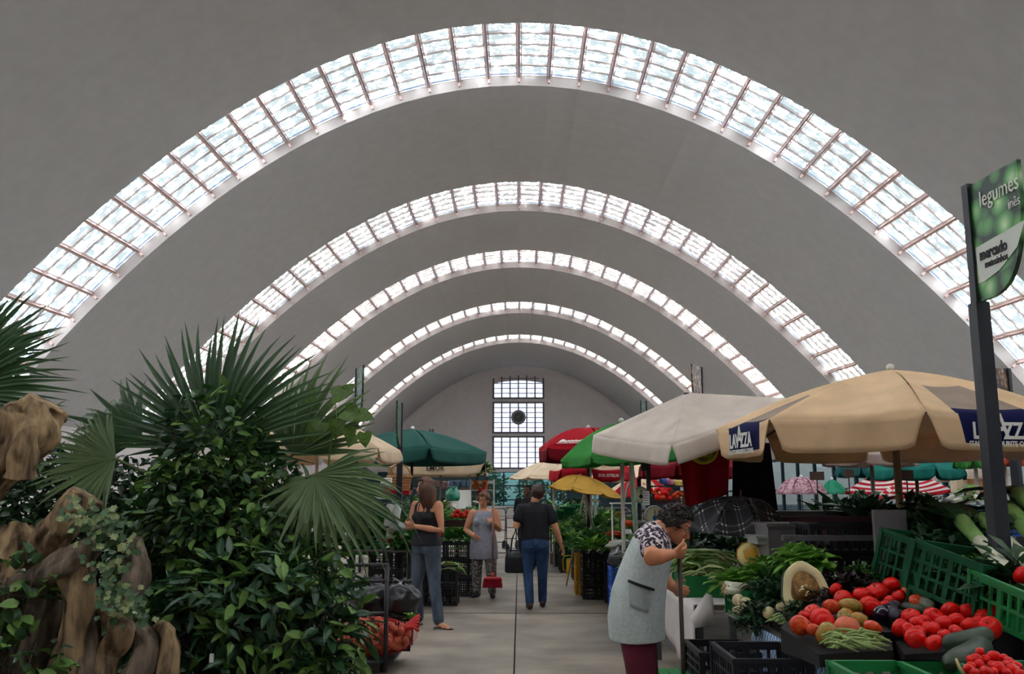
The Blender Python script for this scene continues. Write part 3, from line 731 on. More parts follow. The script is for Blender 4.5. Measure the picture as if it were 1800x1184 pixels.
def head_mesh(kind, seed):
    rr = random.Random(seed); mb = MB()
    if kind == 'lettuce':      # rosette of broad crinkled leaves
        for i in range(34):
            t = i / 34; a = i * 2.4; el = .15 + 1.1 * t
            d = (math.cos(a) * math.cos(el), math.sin(a) * math.cos(el), math.sin(el))
            add_leaf(mb, (0, 0, .02), d, (0, 0, 1), .17 * (1.1 - .5 * t) * rr.uniform(.85, 1.15), .13, .55 - .5 * t, .35, 4, 0, .012)
    elif kind == 'bunch':      # upright bunch of stems and leaves
        for i in range(38):
            a = rr.random() * 6.28; q = rr.random() ** .6; el = 1.35 - 1.0 * q
            d = Vector((math.cos(a) * math.cos(el), math.sin(a) * math.cos(el), math.sin(el))); L = rr.uniform(.10, .2)
            o = d * rr.uniform(.03, .12)
            if i % 3 == 0: mb.tube([(0, 0, 0), o], [.006, .004], 4, 1)
            add_leaf(mb, o, d + Vector((rr.uniform(-.5, .5), rr.uniform(-.5, .5), rr.uniform(-.3, .2))), (0, 0, 1), L, L * .55, .5, .25, 3, 0, .008)
    elif kind == 'curly':      # fine curly greens
        for i in range(150):
            a = rr.random() * 6.28; u = rr.random(); q = rr.uniform(.3, 1)
            c = Vector((.16 * q * math.cos(a) * math.sqrt(1 - u * u), .16 * q * math.sin(a) * math.sqrt(1 - u * u), .15 * q * u))
            d = c.normalized() + Vector((rr.uniform(-.8, .8), rr.uniform(-.8, .8), rr.uniform(-.5, .6)))
            add_leaf(mb, c, d, (0, 0, 1), rr.uniform(.04, .08), .04, .5, .4, 2, 0)
    elif kind == 'stalks':     # heap of split pale stalks with leaf tips, lying along X
        for i in range(46):
            y = rr.gauss(0, .075); z = .02 + .10 * math.exp(-(y / .09) ** 2) * rr.uniform(.3, 1); b = rr.uniform(-.14, .14)
            x0 = rr.uniform(-.22, -.05); L = rr.uniform(.2, .36)
            pts = [(x0, y, z), (x0 + L * .33, y + b * .4, z + .03), (x0 + L * .7, y + b * .8, z + .025), (x0 + L, y + b * 1.3, z - .03)]
            mb.tube(pts, [(.013, .005), (.012, .006), (.010, .005), (.004, .003)], 5, i % 2 * 1)
            if i % 3 == 0: add_leaf(mb, pts[2], Vector(pts[3]) - Vector(pts[1]), (0, 0, 1), .15, .07, .5, .3, 3, 2, .01)
    return mb
HEADS = {}
def heads(kind, mats, nvar=3):
    key = (kind, mats[0].name)
    if key not in HEADS: HEADS[key] = [head_mesh(kind, s + 11 * len(HEADS)).mesh('leaves', mats, smooth=True) for s in range(nvar)]
    return HEADS[key]
SPLIT = {}
def split_head(kind, mats, label, loc, s, rz, cat):
    if kind not in SPLIT:
        out = []; rr = random.Random(77)
        if kind == 'lettuce':
            for i in range(34):
                t = i / 34; a = i * 2.4; el = .15 + 1.1 * t; mb = MB()
                add_leaf(mb, (0, 0, .02), (math.cos(a) * math.cos(el), math.sin(a) * math.cos(el), math.sin(el)), (0, 0, 1), .17 * (1.1 - .5 * t) * rr.uniform(.85, 1.15), .13, .55 - .5 * t, .35, 4, 0, .012); out.append(('leaf', mb.mesh('leaf', mats, smooth=True)))
        else:
            for i in range(46):
                mb = MB(); y = rr.gauss(0, .075); z = .02 + .10 * math.exp(-(y / .09) ** 2) * rr.uniform(.3, 1); b = rr.uniform(-.14, .14); x0 = rr.uniform(-.22, -.05); L = rr.uniform(.2, .36)
                pts = [(x0, y, z), (x0 + L * .33, y + b * .4, z + .03), (x0 + L * .7, y + b * .8, z + .025), (x0 + L, y + b * 1.3, z - .03)]
                mb.tube(pts, [(.013, .005), (.012, .006), (.010, .005), (.004, .003)], 5, 0 if i % 3 else 1)
                if i % 3 == 0: add_leaf(mb, pts[2], Vector(pts[3]) - Vector(pts[1]), (0, 0, 1), .15, .07, .5, .3, 3, 2, .01)
                out.append(('stalk', mb.mesh('stalk', mats, smooth=True)))
        SPLIT[kind] = out
    o = empty('lettuce' if kind == 'lettuce' else 'stalk_bundle', loc, rz, label, cat); o.scale = (s, s, s)
    for nm, me in SPLIT[kind]: put(nm, me, o)
    return o
def greens(name, me, loc, label, s=1.0, rz=None, cat='vegetable', group=None, tilt=(0, 0)):
    if loc[1] < 8 and (me in LET or me in STK) and label and 'celery' not in label:
        return split_head('lettuce' if me in LET else 'stalks', [leaf_lettuce] if me in LET else [leaf_pale, stem_green, leaf_lettuce], label, loc, s, random.uniform(0, 6.28) if rz is None else rz, cat)
    o = put(name, me, None, loc, (tilt[0], tilt[1], random.uniform(0, 6.28) if rz is None else rz), s)
    return tag(o, label, cat, group)
LET = heads('lettuce', [leaf_lettuce]); CAB = heads('lettuce', [leaf_mid]); BUN = heads('bunch', [leaf_mid, stem_green]); BUND = heads('bunch', [leaf_dark, stem_green]); BUNL = heads('bunch', [leaf_lettuce, stem_green])
CUR = heads('curly', [leaf_dark]); CURP = heads('curly', [leaf_purple]); CURM = heads('curly', [leaf_mid]); STK = heads('stalks', [leaf_pale, stem_green, leaf_lettuce], 2)
# tomatoes -------------------------------------------------------------
tom_red = M('tomato_red', (226, 16, 8), .4, .12, 7, spec=.15, coat=.35); tom_org = M('tomato_orange', (222, 92, 40), .25, .15, 6, c2=(196, 40, 24), spec=.15, coat=.35); tom_grn = M('tomato_striped', (196, 110, 50), .25, .3, 4, c2=(120, 136, 50), spec=.15, coat=.35, fac=(.42, .58))
tom_pink = M('tomato_salmon', (216, 110, 76), .28, .12, 5, spec=.35); calyx_m = M('calyx_green', (52, 84, 34), .6, .15, 8)
def tomato_mesh(lobes, amp, flat, seed):
    mb = MB(); n = 20; k = 10
    def f(a, z): return 1 + amp * math.cos(lobes * a + seed) + amp * .5 * math.cos(2 * a + seed * 3)
    prof = []
    for i in range(k + 1):
        t = PI * i / k; r = math.sin(t); z = -math.cos(t) * flat
        if t > 2.4: z -= .16 * ((t - 2.4) / .74) ** 2
        prof.append((r if 0 < i < k else 0.0, z))
    return mb.lathe(prof, n, fn=f)
TOM = [[tomato_mesh(l, a, fl, s).mesh('tomato', m, smooth=True) for l, a, fl, s in ((5, .02, .84, 0), (4, .03, .9, 1), (7, .07, .74, 2), (3, .02, 1.12, 3))] for m in (tom_red, tom_org, tom_grn, tom_pink)]
mb = MB()
for i in range(5): add_leaf(mb, (0, 0, 0), (math.cos(i * 1.257), math.sin(i * 1.257), .15), (0, 0, 1), .6, .16, .35, .1, 2)
mb.tube([(0, 0, 0), (.02, 0, .12), (.08, 0, .22)], .05, 5); CALYX = mb.mesh('calyx', calyx_m, smooth=True)
def tomato(loc, r, kind=0, shape=0, rot=None, group='tomatoes'):
    o = put('tomato', TOM[kind][shape], None, loc, rot or (random.uniform(-.9, .9), random.uniform(-.9, .9), random.uniform(0, 6.28)), r)
    o['category'] = 'tomato'; o['group'] = group
    put('calyx', CALYX, o, (0, 0, (.66, .74, .58, .9)[shape]))
    return o
# long vegetables
egg_m = M('aubergine_skin', (30, 14, 40), .16, .2, 4, coat=.5); cuc_m = M('cucumber_skin', (54, 72, 50), .5, .25, 9, c2=(34, 50, 36), stretch=(1, 1, .25)); bean_m = M('bean_pod', (148, 168, 96), .5, .15, 9); 
def long_veg(name, label, cat, a, b, r, mat, bulge=0.0, cap=None, bend=.03, group=None, n=12):
    a = Vector(a); b = Vector(b); o = empty(name, (a + b) / 2, 0, label, cat, group) if cap else None
    org = (a + b) / 2; pts = []; rad = []; side = (b - a).cross(UP).normalized() if abs((b - a).normalized().z) < .95 else Vector((1, 0, 0))
    for i in range(n + 1):
        t = i / n; e = min(1, math.sqrt(max(0.001, 1 - (2 * abs(t - .5)) ** 5)))
        pts.append(a.lerp(b, t) - org + side * bend * math.sin(PI * t)); rad.append(r * e * (1 + bulge * (t - .5) * 2))
    m = MB().tube(pts, rad, 12).mesh(name if not cap else 'skin', mat, smooth=True)
    if not cap: return tag(put(name, m, None, org), label, cat, group)
    put('skin', m, o)
    d = (pts[0] - pts[1]).normalized(); q = MB().tube([pts[0] - d * r * .25, pts[0] + d * r * .1, pts[0] + d * r * .9], [rad[1] * 1.06, r * .38, r * .16], 7); q.build('stem_cap', cap, o, smooth=True)
    return o

# ================================================================ FRONT RIGHT STALL
board_m = M('stall_board', (150, 140, 128), .7, .12, 4); stall_leg = M('stall_steel', (92, 90, 94), .5, .15, 6)
white_sheet = M('white_table_sheet', (214, 206, 204), .75, .06, 5); 
def table(label, x0, x1, y0, y1, z, name='stall_table', leg=stall_leg, top=board_m):
    r = empty(name, ((x0 + x1) / 2, (y0 + y1) / 2, 0), 0, label, 'table'); w, d = x1 - x0, y1 - y0
    n = max(2, int(w / .3)); pl = MB().box((0, 0, 0), (w / n - .008, d, .03)).mesh('plank', top)
    for i in range(n): put('plank', pl, r, (-w / 2 + w * (i + .5) / n, 0, z - .015))
    lg = MB().box((0, 0, (z - .03) / 2), (.045, .045, z - .03)).mesh('leg', leg)
    for sx in (-1, 1):
        for sy in (-1, 1): put('leg', lg, r, (sx * (w / 2 - .05), sy * (d / 2 - .05), 0))
    MB().bar((-w / 2 + .05, -d / 2 + .05, .25), (-w / 2 + .05, d / 2 - .05, .25), .03, .05).build('rail', leg, r)
    MB().bar((w / 2 - .05, -d / 2 + .05, .25), (w / 2 - .05, d / 2 - .05, .25), .03, .05).build('rail', leg, r)
    return r
TZ = .72
table('grey plank stall table carrying the tomatoes and leeks', 1.42, 3.6, 3.7, 6.7, TZ)
table('grey plank stall table behind, under the green tray of stalks', 1.24, 3.2, 6.85, 9.0, TZ)
# sheet hanging over the aisle edge of the second table, with one corner turned up
sh = empty('table_sheet', (1.22, 7.4, 0), 0, 'white sheet hanging over the table edge behind the woman in the apron', 'cloth')
mb = MB()
def fs(u, v):
    y = -.62 + 1.6 * u; s = v * .72
    if s < .3: return (.34 - s, y, TZ + .012)
    return (.03 - .01 * math.sin(u * 19) * (s - .3) * 3 - .015, y, TZ + .012 - (s - .3) - .05 * math.sin(u * 5) * (s > .6))
mb.grid(fs, 20, 12); solid(mb.build('hanging_side', white_sheet, sh, smooth=True), .004)
mb = MB(); c0 = P(1250, 1012, 6.75) - sh.location
q = [P(1241, 1042, 6.72), P(1213, 1084, 6.62), P(1222, 1103, 6.56), P(1259, 1097, 6.66), P(1252, 1046, 6.74)]
q = [v - sh.location for v in q]
mb.add(q, [(0, 1, 2), (0, 2, 3), (0, 3, 4)]); solid(mb.build('turned_corner', white_sheet, sh, smooth=True), .004)
# crates on the table
crate('green tray heaped with pale split stalks', (1.55, 7.55, TZ + .013), (.56, .62, .16), crate_green, 0, 2, name='tray', closed=True)
crate('green crate of leeks and salad on the stall edge', (1.66, 6.12, TZ - .09 + .10), (.56, .52, .19), crate_green, 0, 2)
blk = crate('low black crate with turnips and small celery, printed mark on its side', (1.80, 5.45, TZ + .01), (.62, .50, .12), crate_black, 0, 2, closed=True)
crate('wide black tray under the heap of mixed tomatoes', (1.93, 4.82, TZ + .01), (.84, .62, .14), crate_black, 0, 2, name='tray', closed=True)
crate('wide black tray under the right heap of red tomatoes', (2.62, 4.75, TZ + .01), (.52, .76, .13), crate_black, 0, 2, name='tray', closed=True)
o = MB().box((0, 0, 0), (.002, .09, .045)).build('printed_mark', grey_band, blk, (-.318, -.02, .07))
put('lettering', text_mesh('SEC', .03, black_ink), blk).matrix_local = frame_matrix((-.3205, -.02, .07), (0, -1, 0), UP)
# heap surface
def heap(px, py, lift=0.0, zb=.86, yb=4.25, sl=.13):
    x, y, z = ray(px, py); t = z / y; k = zb - sl * yb - 0 + lift; d = (EYE - k) / (sl - t); return P(px, py, d)
bed_m = M('dark_liner', (30, 26, 26), .9, .2, 5)
def bed(label, corners, lift=-.06):
    q = [heap(*c, lift=lift) for c in corners]; c = sum(q, Vector()) / len(q)
    mb = MB(); n = len(q); vs = [v - c for v in q] + [Vector((v.x - c.x, v.y - c.y, TZ + .03 - c.z)) for v in q]
    mb.add(vs, [tuple(range(n))[::-1], tuple(range(n, 2 * n))] + [(i, (i + 1) % n, n + (i + 1) % n, n + i) for i in range(n)])
    return tag(mb.build('liner', bed_m, None, c), label, 'liner')
bed('dark liner under the mixed tomatoes', [(1372, 1102), (1440, 1150), (1570, 1142), (1560, 1090), (1660, 1040), (1570, 1010), (1460, 1035)])
bed('dark liner under the bright red tomatoes', [(1560, 1106), (1590, 1150), (1745, 1140), (1765, 1080), (1640, 1075)])
z2 = lambda x, y: (1480 + x / 5.284, 960 + y / 5.284); z1 = lambda x, y: (1180 + x / 4.484, 920 + y / 4.484)
mixA = []
for x, y, r, k, s in ((1015, 800, 78, 1, 1), (1115, 700, 64, 0, 0), (1190, 765, 84, 0, 3), (1350, 590, 66, 0, 0), (1240, 650, 46, 0, 0), (1120, 835, 52, 1, 0), (1050, 722, 44, 0, 0), (1225, 865, 86, 2, 1), (1372, 820, 78, 3, 3)):
    p = z1(x, y); h = heap(*p); mixA.append(tomato(h, r / 4.484 / FPX * h.y * 1.06, k, s, group='mixed tomatoes'))
for x, y, r, k, s in ((35, 470, 55, 0, 0), (80, 560, 100, 2, 2), (30, 655, 80, 2, 2), (160, 685, 78, 2, 1), (60, 765, 98, 3, 3), (285, 755, 78, 1, 2), (190, 450, 80, 0, 0), (320, 425, 95, 0, 2), (268, 560, 95, 0, 1), (455, 362, 80, 0, 0), (525, 465, 64, 0, 0), (440, 505, 52, 0, 0), (632, 420, 72, 1, 0), (640, 325, 60, 0, 0), (695, 322, 52, 0, 2), (690, 512, 64, 1, 0), (412, 556, 56, 0, 1), (-60, 400, 60, 0, 0), (-95, 560, 70, 1, 0)):
    p = z2(x, y); h = heap(*p); mixA.append(tomato(h, r / 5.284 / FPX * h.y * 1.06, k, s, group='mixed tomatoes'))
for o in mixA:
    o['label'] = 'tomato'
KN = {tom_red: 'red', tom_org: 'orange-red', tom_grn: 'green-striped', tom_pink: 'salmon pink'}
def label_by_kind(objs, where):
    for m, nm in KN.items():
        sub = [o for o in objs if o.data.materials[0] == m]
        if sub: number_rows(sub, nm + ' tomato in ' + where + ', {row} down, {n} from left', 16)
label_by_kind(mixA, 'the mixed heap')
redB = []
for x, y, r in ((640, 655, 84), (850, 655, 88), (1015, 600, 84), (1170, 615, 82), (1290, 640, 66), (1400, 620, 78), (1370, 755, 102), (1060, 690, 72), (940, 715, 78), (1190, 740, 78), (830, 762, 78), (700, 722, 72), (540, 752, 80), (612, 772, 62), (712, 792, 58), (1062, 792, 66), (950, 822, 58), (682, 852, 92), (852, 895, 78), (760, 690, 60), (1270, 700, 60)):
    p = z2(x, y); h = heap(*p, lift=.01); redB.append(tomato(h, r / 5.284 / FPX * h.y * 1.05, 0, random.choice((0, 0, 1)), group='red tomatoes'))
number_rows(redB, 'bright red tomato in the right heap, {row} down, {n} from left', 16)
# aubergines, courgettes
zz = lambda x, y, l=0.0: heap(*z2(x, y), lift=l)
ecap = M('aubergine_cap', (70, 86, 52), .6, .15, 8)
long_veg('aubergine', 'large glossy aubergine lying across the back of the tomatoes', 'vegetable', zz(990, 450, .03), zz(760, 300, .05), .078, egg_m, .15, ecap)
long_veg('aubergine', 'dark aubergine standing beside the large glossy one', 'vegetable', zz(1120, 270, .02), zz(1105, 470, .02), .062, egg_m, .15, ecap)
long_veg('aubergine', 'small aubergine between the two tomato heaps', 'vegetable', zz(500, 610, .0), zz(370, 640, .0), .042, egg_m, .1, ecap)
long_veg('aubergine', 'small dull aubergine just right of the small glossy one', 'vegetable', zz(505, 540, .0), zz(520, 660, .0), .034, M('aubergine_dull', (44, 40, 58), .5, .2, 5), .1, ecap)
long_veg('courgette', 'pale dusty courgette standing in front of the large aubergine', 'vegetable', zz(820, 440, .0), zz(830, 580, -.01), .042, M('courgette_pale', (92, 98, 78), .6, .15, 8), .05)
long_veg('courgette', 'thin dark courgette behind the red tomatoes', 'vegetable', zz(580, 560, -.01), zz(790, 600, -.01), .03, cuc_m)
long_veg('courgette', 'long dark courgette lying in front of the red tomatoes', 'vegetable', zz(930, 905, .02), zz(1370, 810, .03), .043, cuc_m, .05, None, .02)
long_veg('courgette', 'thick dark courgette pointing down to the front green crate', 'vegetable', zz(960, 1090, .03), zz(1320, 910, .0), .05, cuc_m, .1, None, .02)
# beans
for i in range(46):
    rr = random; u = rr.random(); a = z2(rr.uniform(-60, 330), rr.uniform(800, 940)); h = heap(*a, lift=rr.uniform(-.02, .03)); ang = rr.gauss(.15, .55); L = rr.uniform(.12, .2)
    d = Vector((math.cos(ang), math.sin(ang) * .7, rr.uniform(-.25, .12))) * L / 2
    c = rr.uniform(-.02, .02)
    o = MB().tube([-d, -d * .5 + Vector((0, 0, c + .008)), Vector((0, c, .012)), d * .5 + Vector((0, 0, .006)), d], [.003, .0065, .007, .0065, .002], 6).build('green_bean', bean_m, None, h, smooth=True)
    tag(o, 'pale green bean pod in the heap in front of the mixed tomatoes', 'bean', 'green beans heap')
# green crates at the front edge
for i, (px, lb, gx) in enumerate(((1566, 'empty green crate at the front of the stall, left of its twin', .52), (1700, 'green crate holding the small vine tomatoes at the front edge', .52))):
    q = P(px, 1146, 3.92); q.y = 3.72
    crate(lb, (q.x + .0, 3.74, .84 - .22), (.50 if i == 0 else .56, .36, .22), crate_green, 0, 2)
table('low plank shelf under the front green crates', 1.3, 3.2, 3.5, 3.95, .62, name='low_shelf')
ch = []
for x, y, r in ((1280, 980, 42), (1245, 1050, 52), (1200, 1050, 42), (1410, 1030, 62), (1330, 1050, 42), (1510, 1035, 38), (1545, 1072, 46), (1200, 1112, 42), (1282, 1100, 48), (1180, 1146, 52), (1460, 1136, 66), (1590, 1150, 62), (1322, 1162, 52), (1630, 1112, 46), (1580, 1086, 38), (1395, 1100, 40), (1230, 1170, 45), (1520, 1100, 40), (1400, 1170, 50), (1530, 1180, 50), (1650, 1180, 50)):
    p = z2(x, y); h = P(*p, 3.72 - (y - 1080) * .0008); ch.append(tomato(h, r / 5.284 / FPX * h.y * 1.05, 0, random.choice((0, 0, 1)), group='small vine tomatoes'))
number_rows(ch, 'small vine tomato in the front green crate, {row} down, {n} from left', 12)
MB().tube([P(*z2(1060, 1045), 3.66), P(*z2(1090, 1120), 3.62), P(*z2(1130, 1184), 3.6)], [.005, .007, .008], 6).build('vine_stalk', M('dry_stalk', (170, 150, 96), .7, .1, 9), None, smooth=True)
tag(bpy.data.objects['vine_stalk'], 'dry yellow stalk leaning in the front green crate', 'stalk')
# squash half with its seed hollow
sq = empty('squash_half', P(1415, 1036, 5.35), 0, 'big halved pale squash standing with its seed hollow facing out', 'squash')
rind = M('squash_rind', (58, 78, 50), .6, .2, 6); flesh = M('squash_flesh', (238, 222, 168), .55, .08, 9); seedm = M('squash_hollow', (176, 128, 62), .6, .3, 24, bump=.9, c2=(120, 84, 40))
rf = lambda a, z: 1 + .022 * math.cos(7 * a + 1) + .05 * math.cos(3 * a + .6)
prof = [(0, .16), (.06, .155), (.10, .12), (.125, .06), (.13, 0)]
tiltm = Matrix.Rotation(R(82), 4, 'X') @ Matrix.Diagonal((1, 1.16, 1, 1))
mb = MB().lathe([(r, -z) for r, z in prof], 28, fn=rf); mb.v = [tuple(tiltm @ Vector(v)) for v in mb.v]; mb.build('rind', rind, sq, smooth=True)
mb = MB().lathe([(.13, 0), (.125, .006), (.084, .006), (.076, -.01)], 28, fn=rf); mb.v = [tuple(tiltm @ Vector(v)) for v in mb.v]; mb.build('cut_flesh', flesh, sq, smooth=True)
mb = MB().lathe([(.082, .004), (.072, -.03), (.045, -.06), (0, -.07)], 28, fn=rf); mb.v = [tuple(tiltm @ Vector(v)) for v in mb.v]; mb.build('seed_hollow', seedm, sq, smooth=True)
rr = random.Random(4)
for i in range(16):
    a = rr.random() * 6.28; q = rr.random() ** .5 * .055
    MB().ball((q * math.cos(a), -.012 - .05 * (1 - q / .06) + .035, q * math.sin(a) * 1.25 - .0), (.011, .005, .007), 8, 5, rot=Matrix.Rotation(a, 3, 'Y')).build('seed', M('squash_seed', (228, 206, 150), .5, .1, 9), sq, smooth=True)
greens('lettuce', LET[0], P(1415, 1000, 5.65), 'green lettuce leaning behind the halved squash', 1.15, 0, 'vegetable')
greens('loose_lettuce', LET[1], P(1400, 985, 5.75), 'green lettuce standing highest behind the halved squash', .9)
for i, (px, py, d, me, s, lb) in enumerate((
    (1458, 1046, 5.25, CURP[0], .8, 'dark red lettuce right of the halved squash'), (1475, 1020, 5.45, CURP[1], 1.0, 'dark red lettuce behind the mixed tomatoes'), (1505, 1022, 5.5, CURP[2], .9, 'dark red lettuce, rightmost behind the tomatoes'),
    (1510, 1000, 5.6, CURM[1], .55, 'small green curly lettuce among the dark red ones'),
    (1396, 1066, 5.3, CUR[0], .5, 'dark green broccoli-like head left of the mixed tomatoes'), (1352, 1022, 5.9, CUR[1], .95, 'dark curly kale behind the leeks'), (1375, 1045, 5.7, CUR[2], .9, 'dark curly kale left of the halved squash'),
    (1320, 1068, 5.62, CUR[0], .62, 'parsley tops hanging over the crate edge below the turnips'), (1318, 1092, 5.6, CUR[1], .6, 'parsley tops hanging lowest below the turnips'),
    (1290, 1008, 6.3, LET[2], 1.1, 'bright lettuce in the leek crate, at its left end'), (1330, 998, 6.35, LET[0], 1.15, 'bright lettuce in the leek crate, in its middle'), (1350, 985, 6.5, LET[1], 1.1, 'bright lettuce in the leek crate, at its back'), (1310, 1022, 6.2, LET[1], .7, 'cut pale cabbage above the leeks'), (1372, 1000, 6.4, CURM[0], 1.0, 'grey-green feathery greens at the right end of the leek crate'), (1362, 1022, 6.15, CURM[2], .8, 'grey-green feathery greens over the leek tops'))):
    q = P(px, py, d); greens('greens', me, (q.x, q.y, q.z - .09 * s), lb, s)
# turnips and celery in the low black crate
turn = M('turnip_skin', (222, 204, 160), .5, .12, 8)
for i, (px, py, r, d, lb) in enumerate(((1298, 1055, 11, 5.85, 'pale turnip hanging at the crate corner, upper left'), (1312, 1060, 11, 5.8, 'pale turnip hanging at the crate corner, upper right'), (1296, 1074, 9, 5.8, 'pale turnip hanging lowest at the crate corner'), (1352, 1077, 11, 5.5, 'pale turnip in the low black crate, left end'), (1374, 1067, 10, 5.5, 'pale turnip in the low black crate, at its back'), (1400, 1075, 10, 5.4, 'pale turnip in the low black crate beside the tomatoes'))):
    q = P(px, py, d); o = empty('turnip', q, 0, lb, 'vegetable'); rr_ = r / FPX * d
    MB().lathe([(0, -1.3), (.08, -1.1), (.4, -.75), (.95, -.1), (.9, .45), (.45, .8), (0, .82)], 14).build('root', turn, o, smooth=True).scale = (rr_,) * 3
    o.children[0].rotation_euler = (random.uniform(.5, 1.2), 0, random.uniform(0, 6))
    mb = MB(); 
    for k in range(4): add_leaf(mb, (0, 0, .8), (math.cos(k * 1.6) * .5, math.sin(k * 1.6) * .5, 1), UP, 1.1, .4, .3)
    l = mb.build('stub_leaves', leaf_mid, o, smooth=True); l.scale = (rr_ * .7,) * 3; l.rotation_euler = o.children[0].rotation_euler
q = P(1376, 1078, 5.42); greens('celery', STK[0], (q.x, q.y, q.z - .06), 'small celery heart in the low black crate', .42, .3)
# leeks across the green crate
def leek(label, a, b, r, spread=.12, nl=7, group=None, hairs=True, dark=leaf_mid):
    a = Vector(a); b = Vector(b); o = empty('leek', a, 0, label, 'leek', group); v = b - a; L = v.length; d = v.normalized(); s = d.cross(UP).normalized(); u = s.cross(d)
    MB().tube([Vector(), d * L * .12, d * L * .4], [r * 1.15, r, r * .95], 10).build('white_shaft', stem_white, o, smooth=True)
    MB().tube([d * L * .39, d * L * .55, d * L * .72], [r * .95, r * 1.05, r * 1.2], 10).build('green_shaft', stem_green, o, smooth=True)
    mb = MB(); rr = random.Random(int(a.x * 1000))
    for i in range(nl):
        k = (i - (nl - 1) / 2) / nl; add_leaf(mb, d * L * .62, d + s * k * spread * 6 + u * rr.uniform(-.1, .25), u, L * rr.uniform(.4, .55), r * 2.6, .25, .5, 4)
    mb.build('leaves', dark, o, smooth=True)
    if hairs:
        mb = MB()
        for i in range(26):
            h = (-d * rr.uniform(.5, 1.3) + s * rr.uniform(-1, 1) + u * rr.uniform(-1, .6)) * r * 1.5; mb.tube([-d * .002, h * .6, h + UP * -r * .6], [.0022, .0016, .0008], 3, cap=False)
        mb.build('root_hairs', M('root_hair', (214, 196, 150), .8, .1, 9), o)
    return o
for i, (a, b, lb) in enumerate((((1278, 1037), (1372, 1052), 'leek across the green crate, lowest one'), ((1283, 1031), (1376, 1044), 'leek across the green crate, second from below'), ((1276, 1027), (1368, 1034), 'leek across the green crate, topmost one'), ((1315, 1041), (1385, 1048), 'short leek across the green crate, rightmost one'))):
    leek(lb, P(*a, 5.90 + i * .05), P(*b, 6.05 + i * .05), .021, group=None)
# stalk heap in the green tray, herbs behind
q = P(1236, 992, 7.5)
for i, (px, py, me, s, rz, lb) in enumerate(((1232, 1003, STK[0], 1.0, .2, 'pale split stalks in the green tray, front of the heap'), (1250, 990, STK[1], 1.0, -.3, 'pale split stalks in the green tray, right of the heap'), (1232, 988, STK[1], .95, 2.8, 'pale split stalks in the green tray, top of the heap'))):
    q = P(px, py, 7.45); greens('stalks', me, (q.x, q.y, q.z - .05), lb, s * 1.05, rz)
q = P(1238, 972, 7.6); mb = MB().lathe([(0, -.03), (.12, -.03), (.135, 0), (.12, .03), (0, .03)], 20); tag(mb.build('tied_bundle', leaf_lettuce, None, q, smooth=True), 'round green tied bundle on top of the pale stalks', 'vegetable')
for i, (px, py, d, me, s, lb) in enumerate(((1200, 965, 8.0, BUND[0], 1.2, 'dark leafy bunch behind the stooping woman'), (1225, 950, 8.3, BUND[1], 1.2, 'dark leafy bunch behind the tied bundle'), (1262, 955, 8.2, BUND[2], 1.3, 'dark leafy bunch under the plaid umbrella'), (1290, 965, 8.0, CUR[0], 1.3, 'dark curly kale under the plaid umbrella'), (1210, 990, 7.8, BUN[0], .9, 'green bunch left of the pale stalks'))):
    q = P(px, py, d); greens('greens', me, (q.x, q.y, q.z - .1), lb, s)
# yellow pumpkin piece
o = empty('pumpkin_piece', P(1320, 974, 6.9), .4, 'cut orange-yellow pumpkin piece in front of the grey box', 'squash')
MB().lathe([(0, -.09), (.06, -.085), (.1, -.03), (.1, .03), (.06, .08), (0, .09)], 20, fn=lambda a, z: 1 + .06 * math.cos(6 * a)).build('rind', M('pumpkin_rind', (214, 160, 50), .5, .15, 6), o, smooth=True)
mb = MB().lathe([(0, .0), (.05, .004), (.085, .0), (.082, -.02), (0, -.02)], 18); e = mb.build('cut_flesh', M('pumpkin_flesh', (240, 222, 150), .6, .1, 9), o, (-.055, -.06, .0), smooth=True, rot=(R(85), 0, R(-38)))
# backing: grey box, dark crates, trays behind the produce
greybox = M('grey_box', (118, 112, 116), .5, .1, 3); 
mb = MB().box((0, 0, .16), (.34, .4, .32)).box((0, 0, .33), (.36, .42, .025)); tag(mb.build('polystyrene_box', greybox, None, P(1382, 992, 6.75) - Vector((0, 0, .05))), 'grey box behind the lettuce and squash', 'box')
tag(MB().box((0, 0, .02), (.5, .3, .04)).box((0, 0, .05), (.53, .33, .016)).build('glass_tray', M('pale_tray', (170, 176, 172), .35, .1, 4), None, P(1384, 942, 6.75) - Vector((0, 0, .05))), 'pale flat tray on the grey box', 'tray')
q = P(1490, 985, 6.3)
for k in range(3): crate('dark crate of the stack behind the mixed tomatoes, ' + ('bottom', 'middle', 'top')[k] + ' one', (q.x + .05, 6.42, TZ + .01 + .21 * k * .0 + k * .2 - .05 + .04), (.62, .42, .195), crate_black, 0, 2)
tag(MB().box((0, 0, 0), (.62, .05, .035)).build('shelf_edge', stall_leg, None, P(1460, 945, 6.1)), 'grey metal shelf edge on the dark crates', 'shelf')
pc = cloth('plum_cloth', (94, 66, 74), .1)
hanging('plum coloured cloth draped along the back of the stall', (P(1368, 908, 7.4), P(1575, 905, 7.0), P(1575, 985, 7.0), P(1368, 968, 7.4)), pc, 'cloth', 'draped_cloth', 3, .03)
tag(MB().box((0, 0, 0), (.98, .22, .04)).build('counter_board', stall_leg, None, P(1468, 902, 7.5)), 'long grey board above the plum coloured cloth', 'board')
# tall grey panel by the tan pole and sloping brace
tag(MB().box((0, 0, 0), (.2, .04, .62)).build('divider_panel', greybox, None, P(1568, 985, 5.9)), 'grey divider panel behind the tan pole', 'panel')
MB().bar(P(1545, 930, 6.0), P(1640, 1010, 5.4), .02, .05).build('sloping_brace', stall_leg); tag(bpy.data.objects['sloping_brace'], 'dark sloping brace right of the tan pole', 'brace')
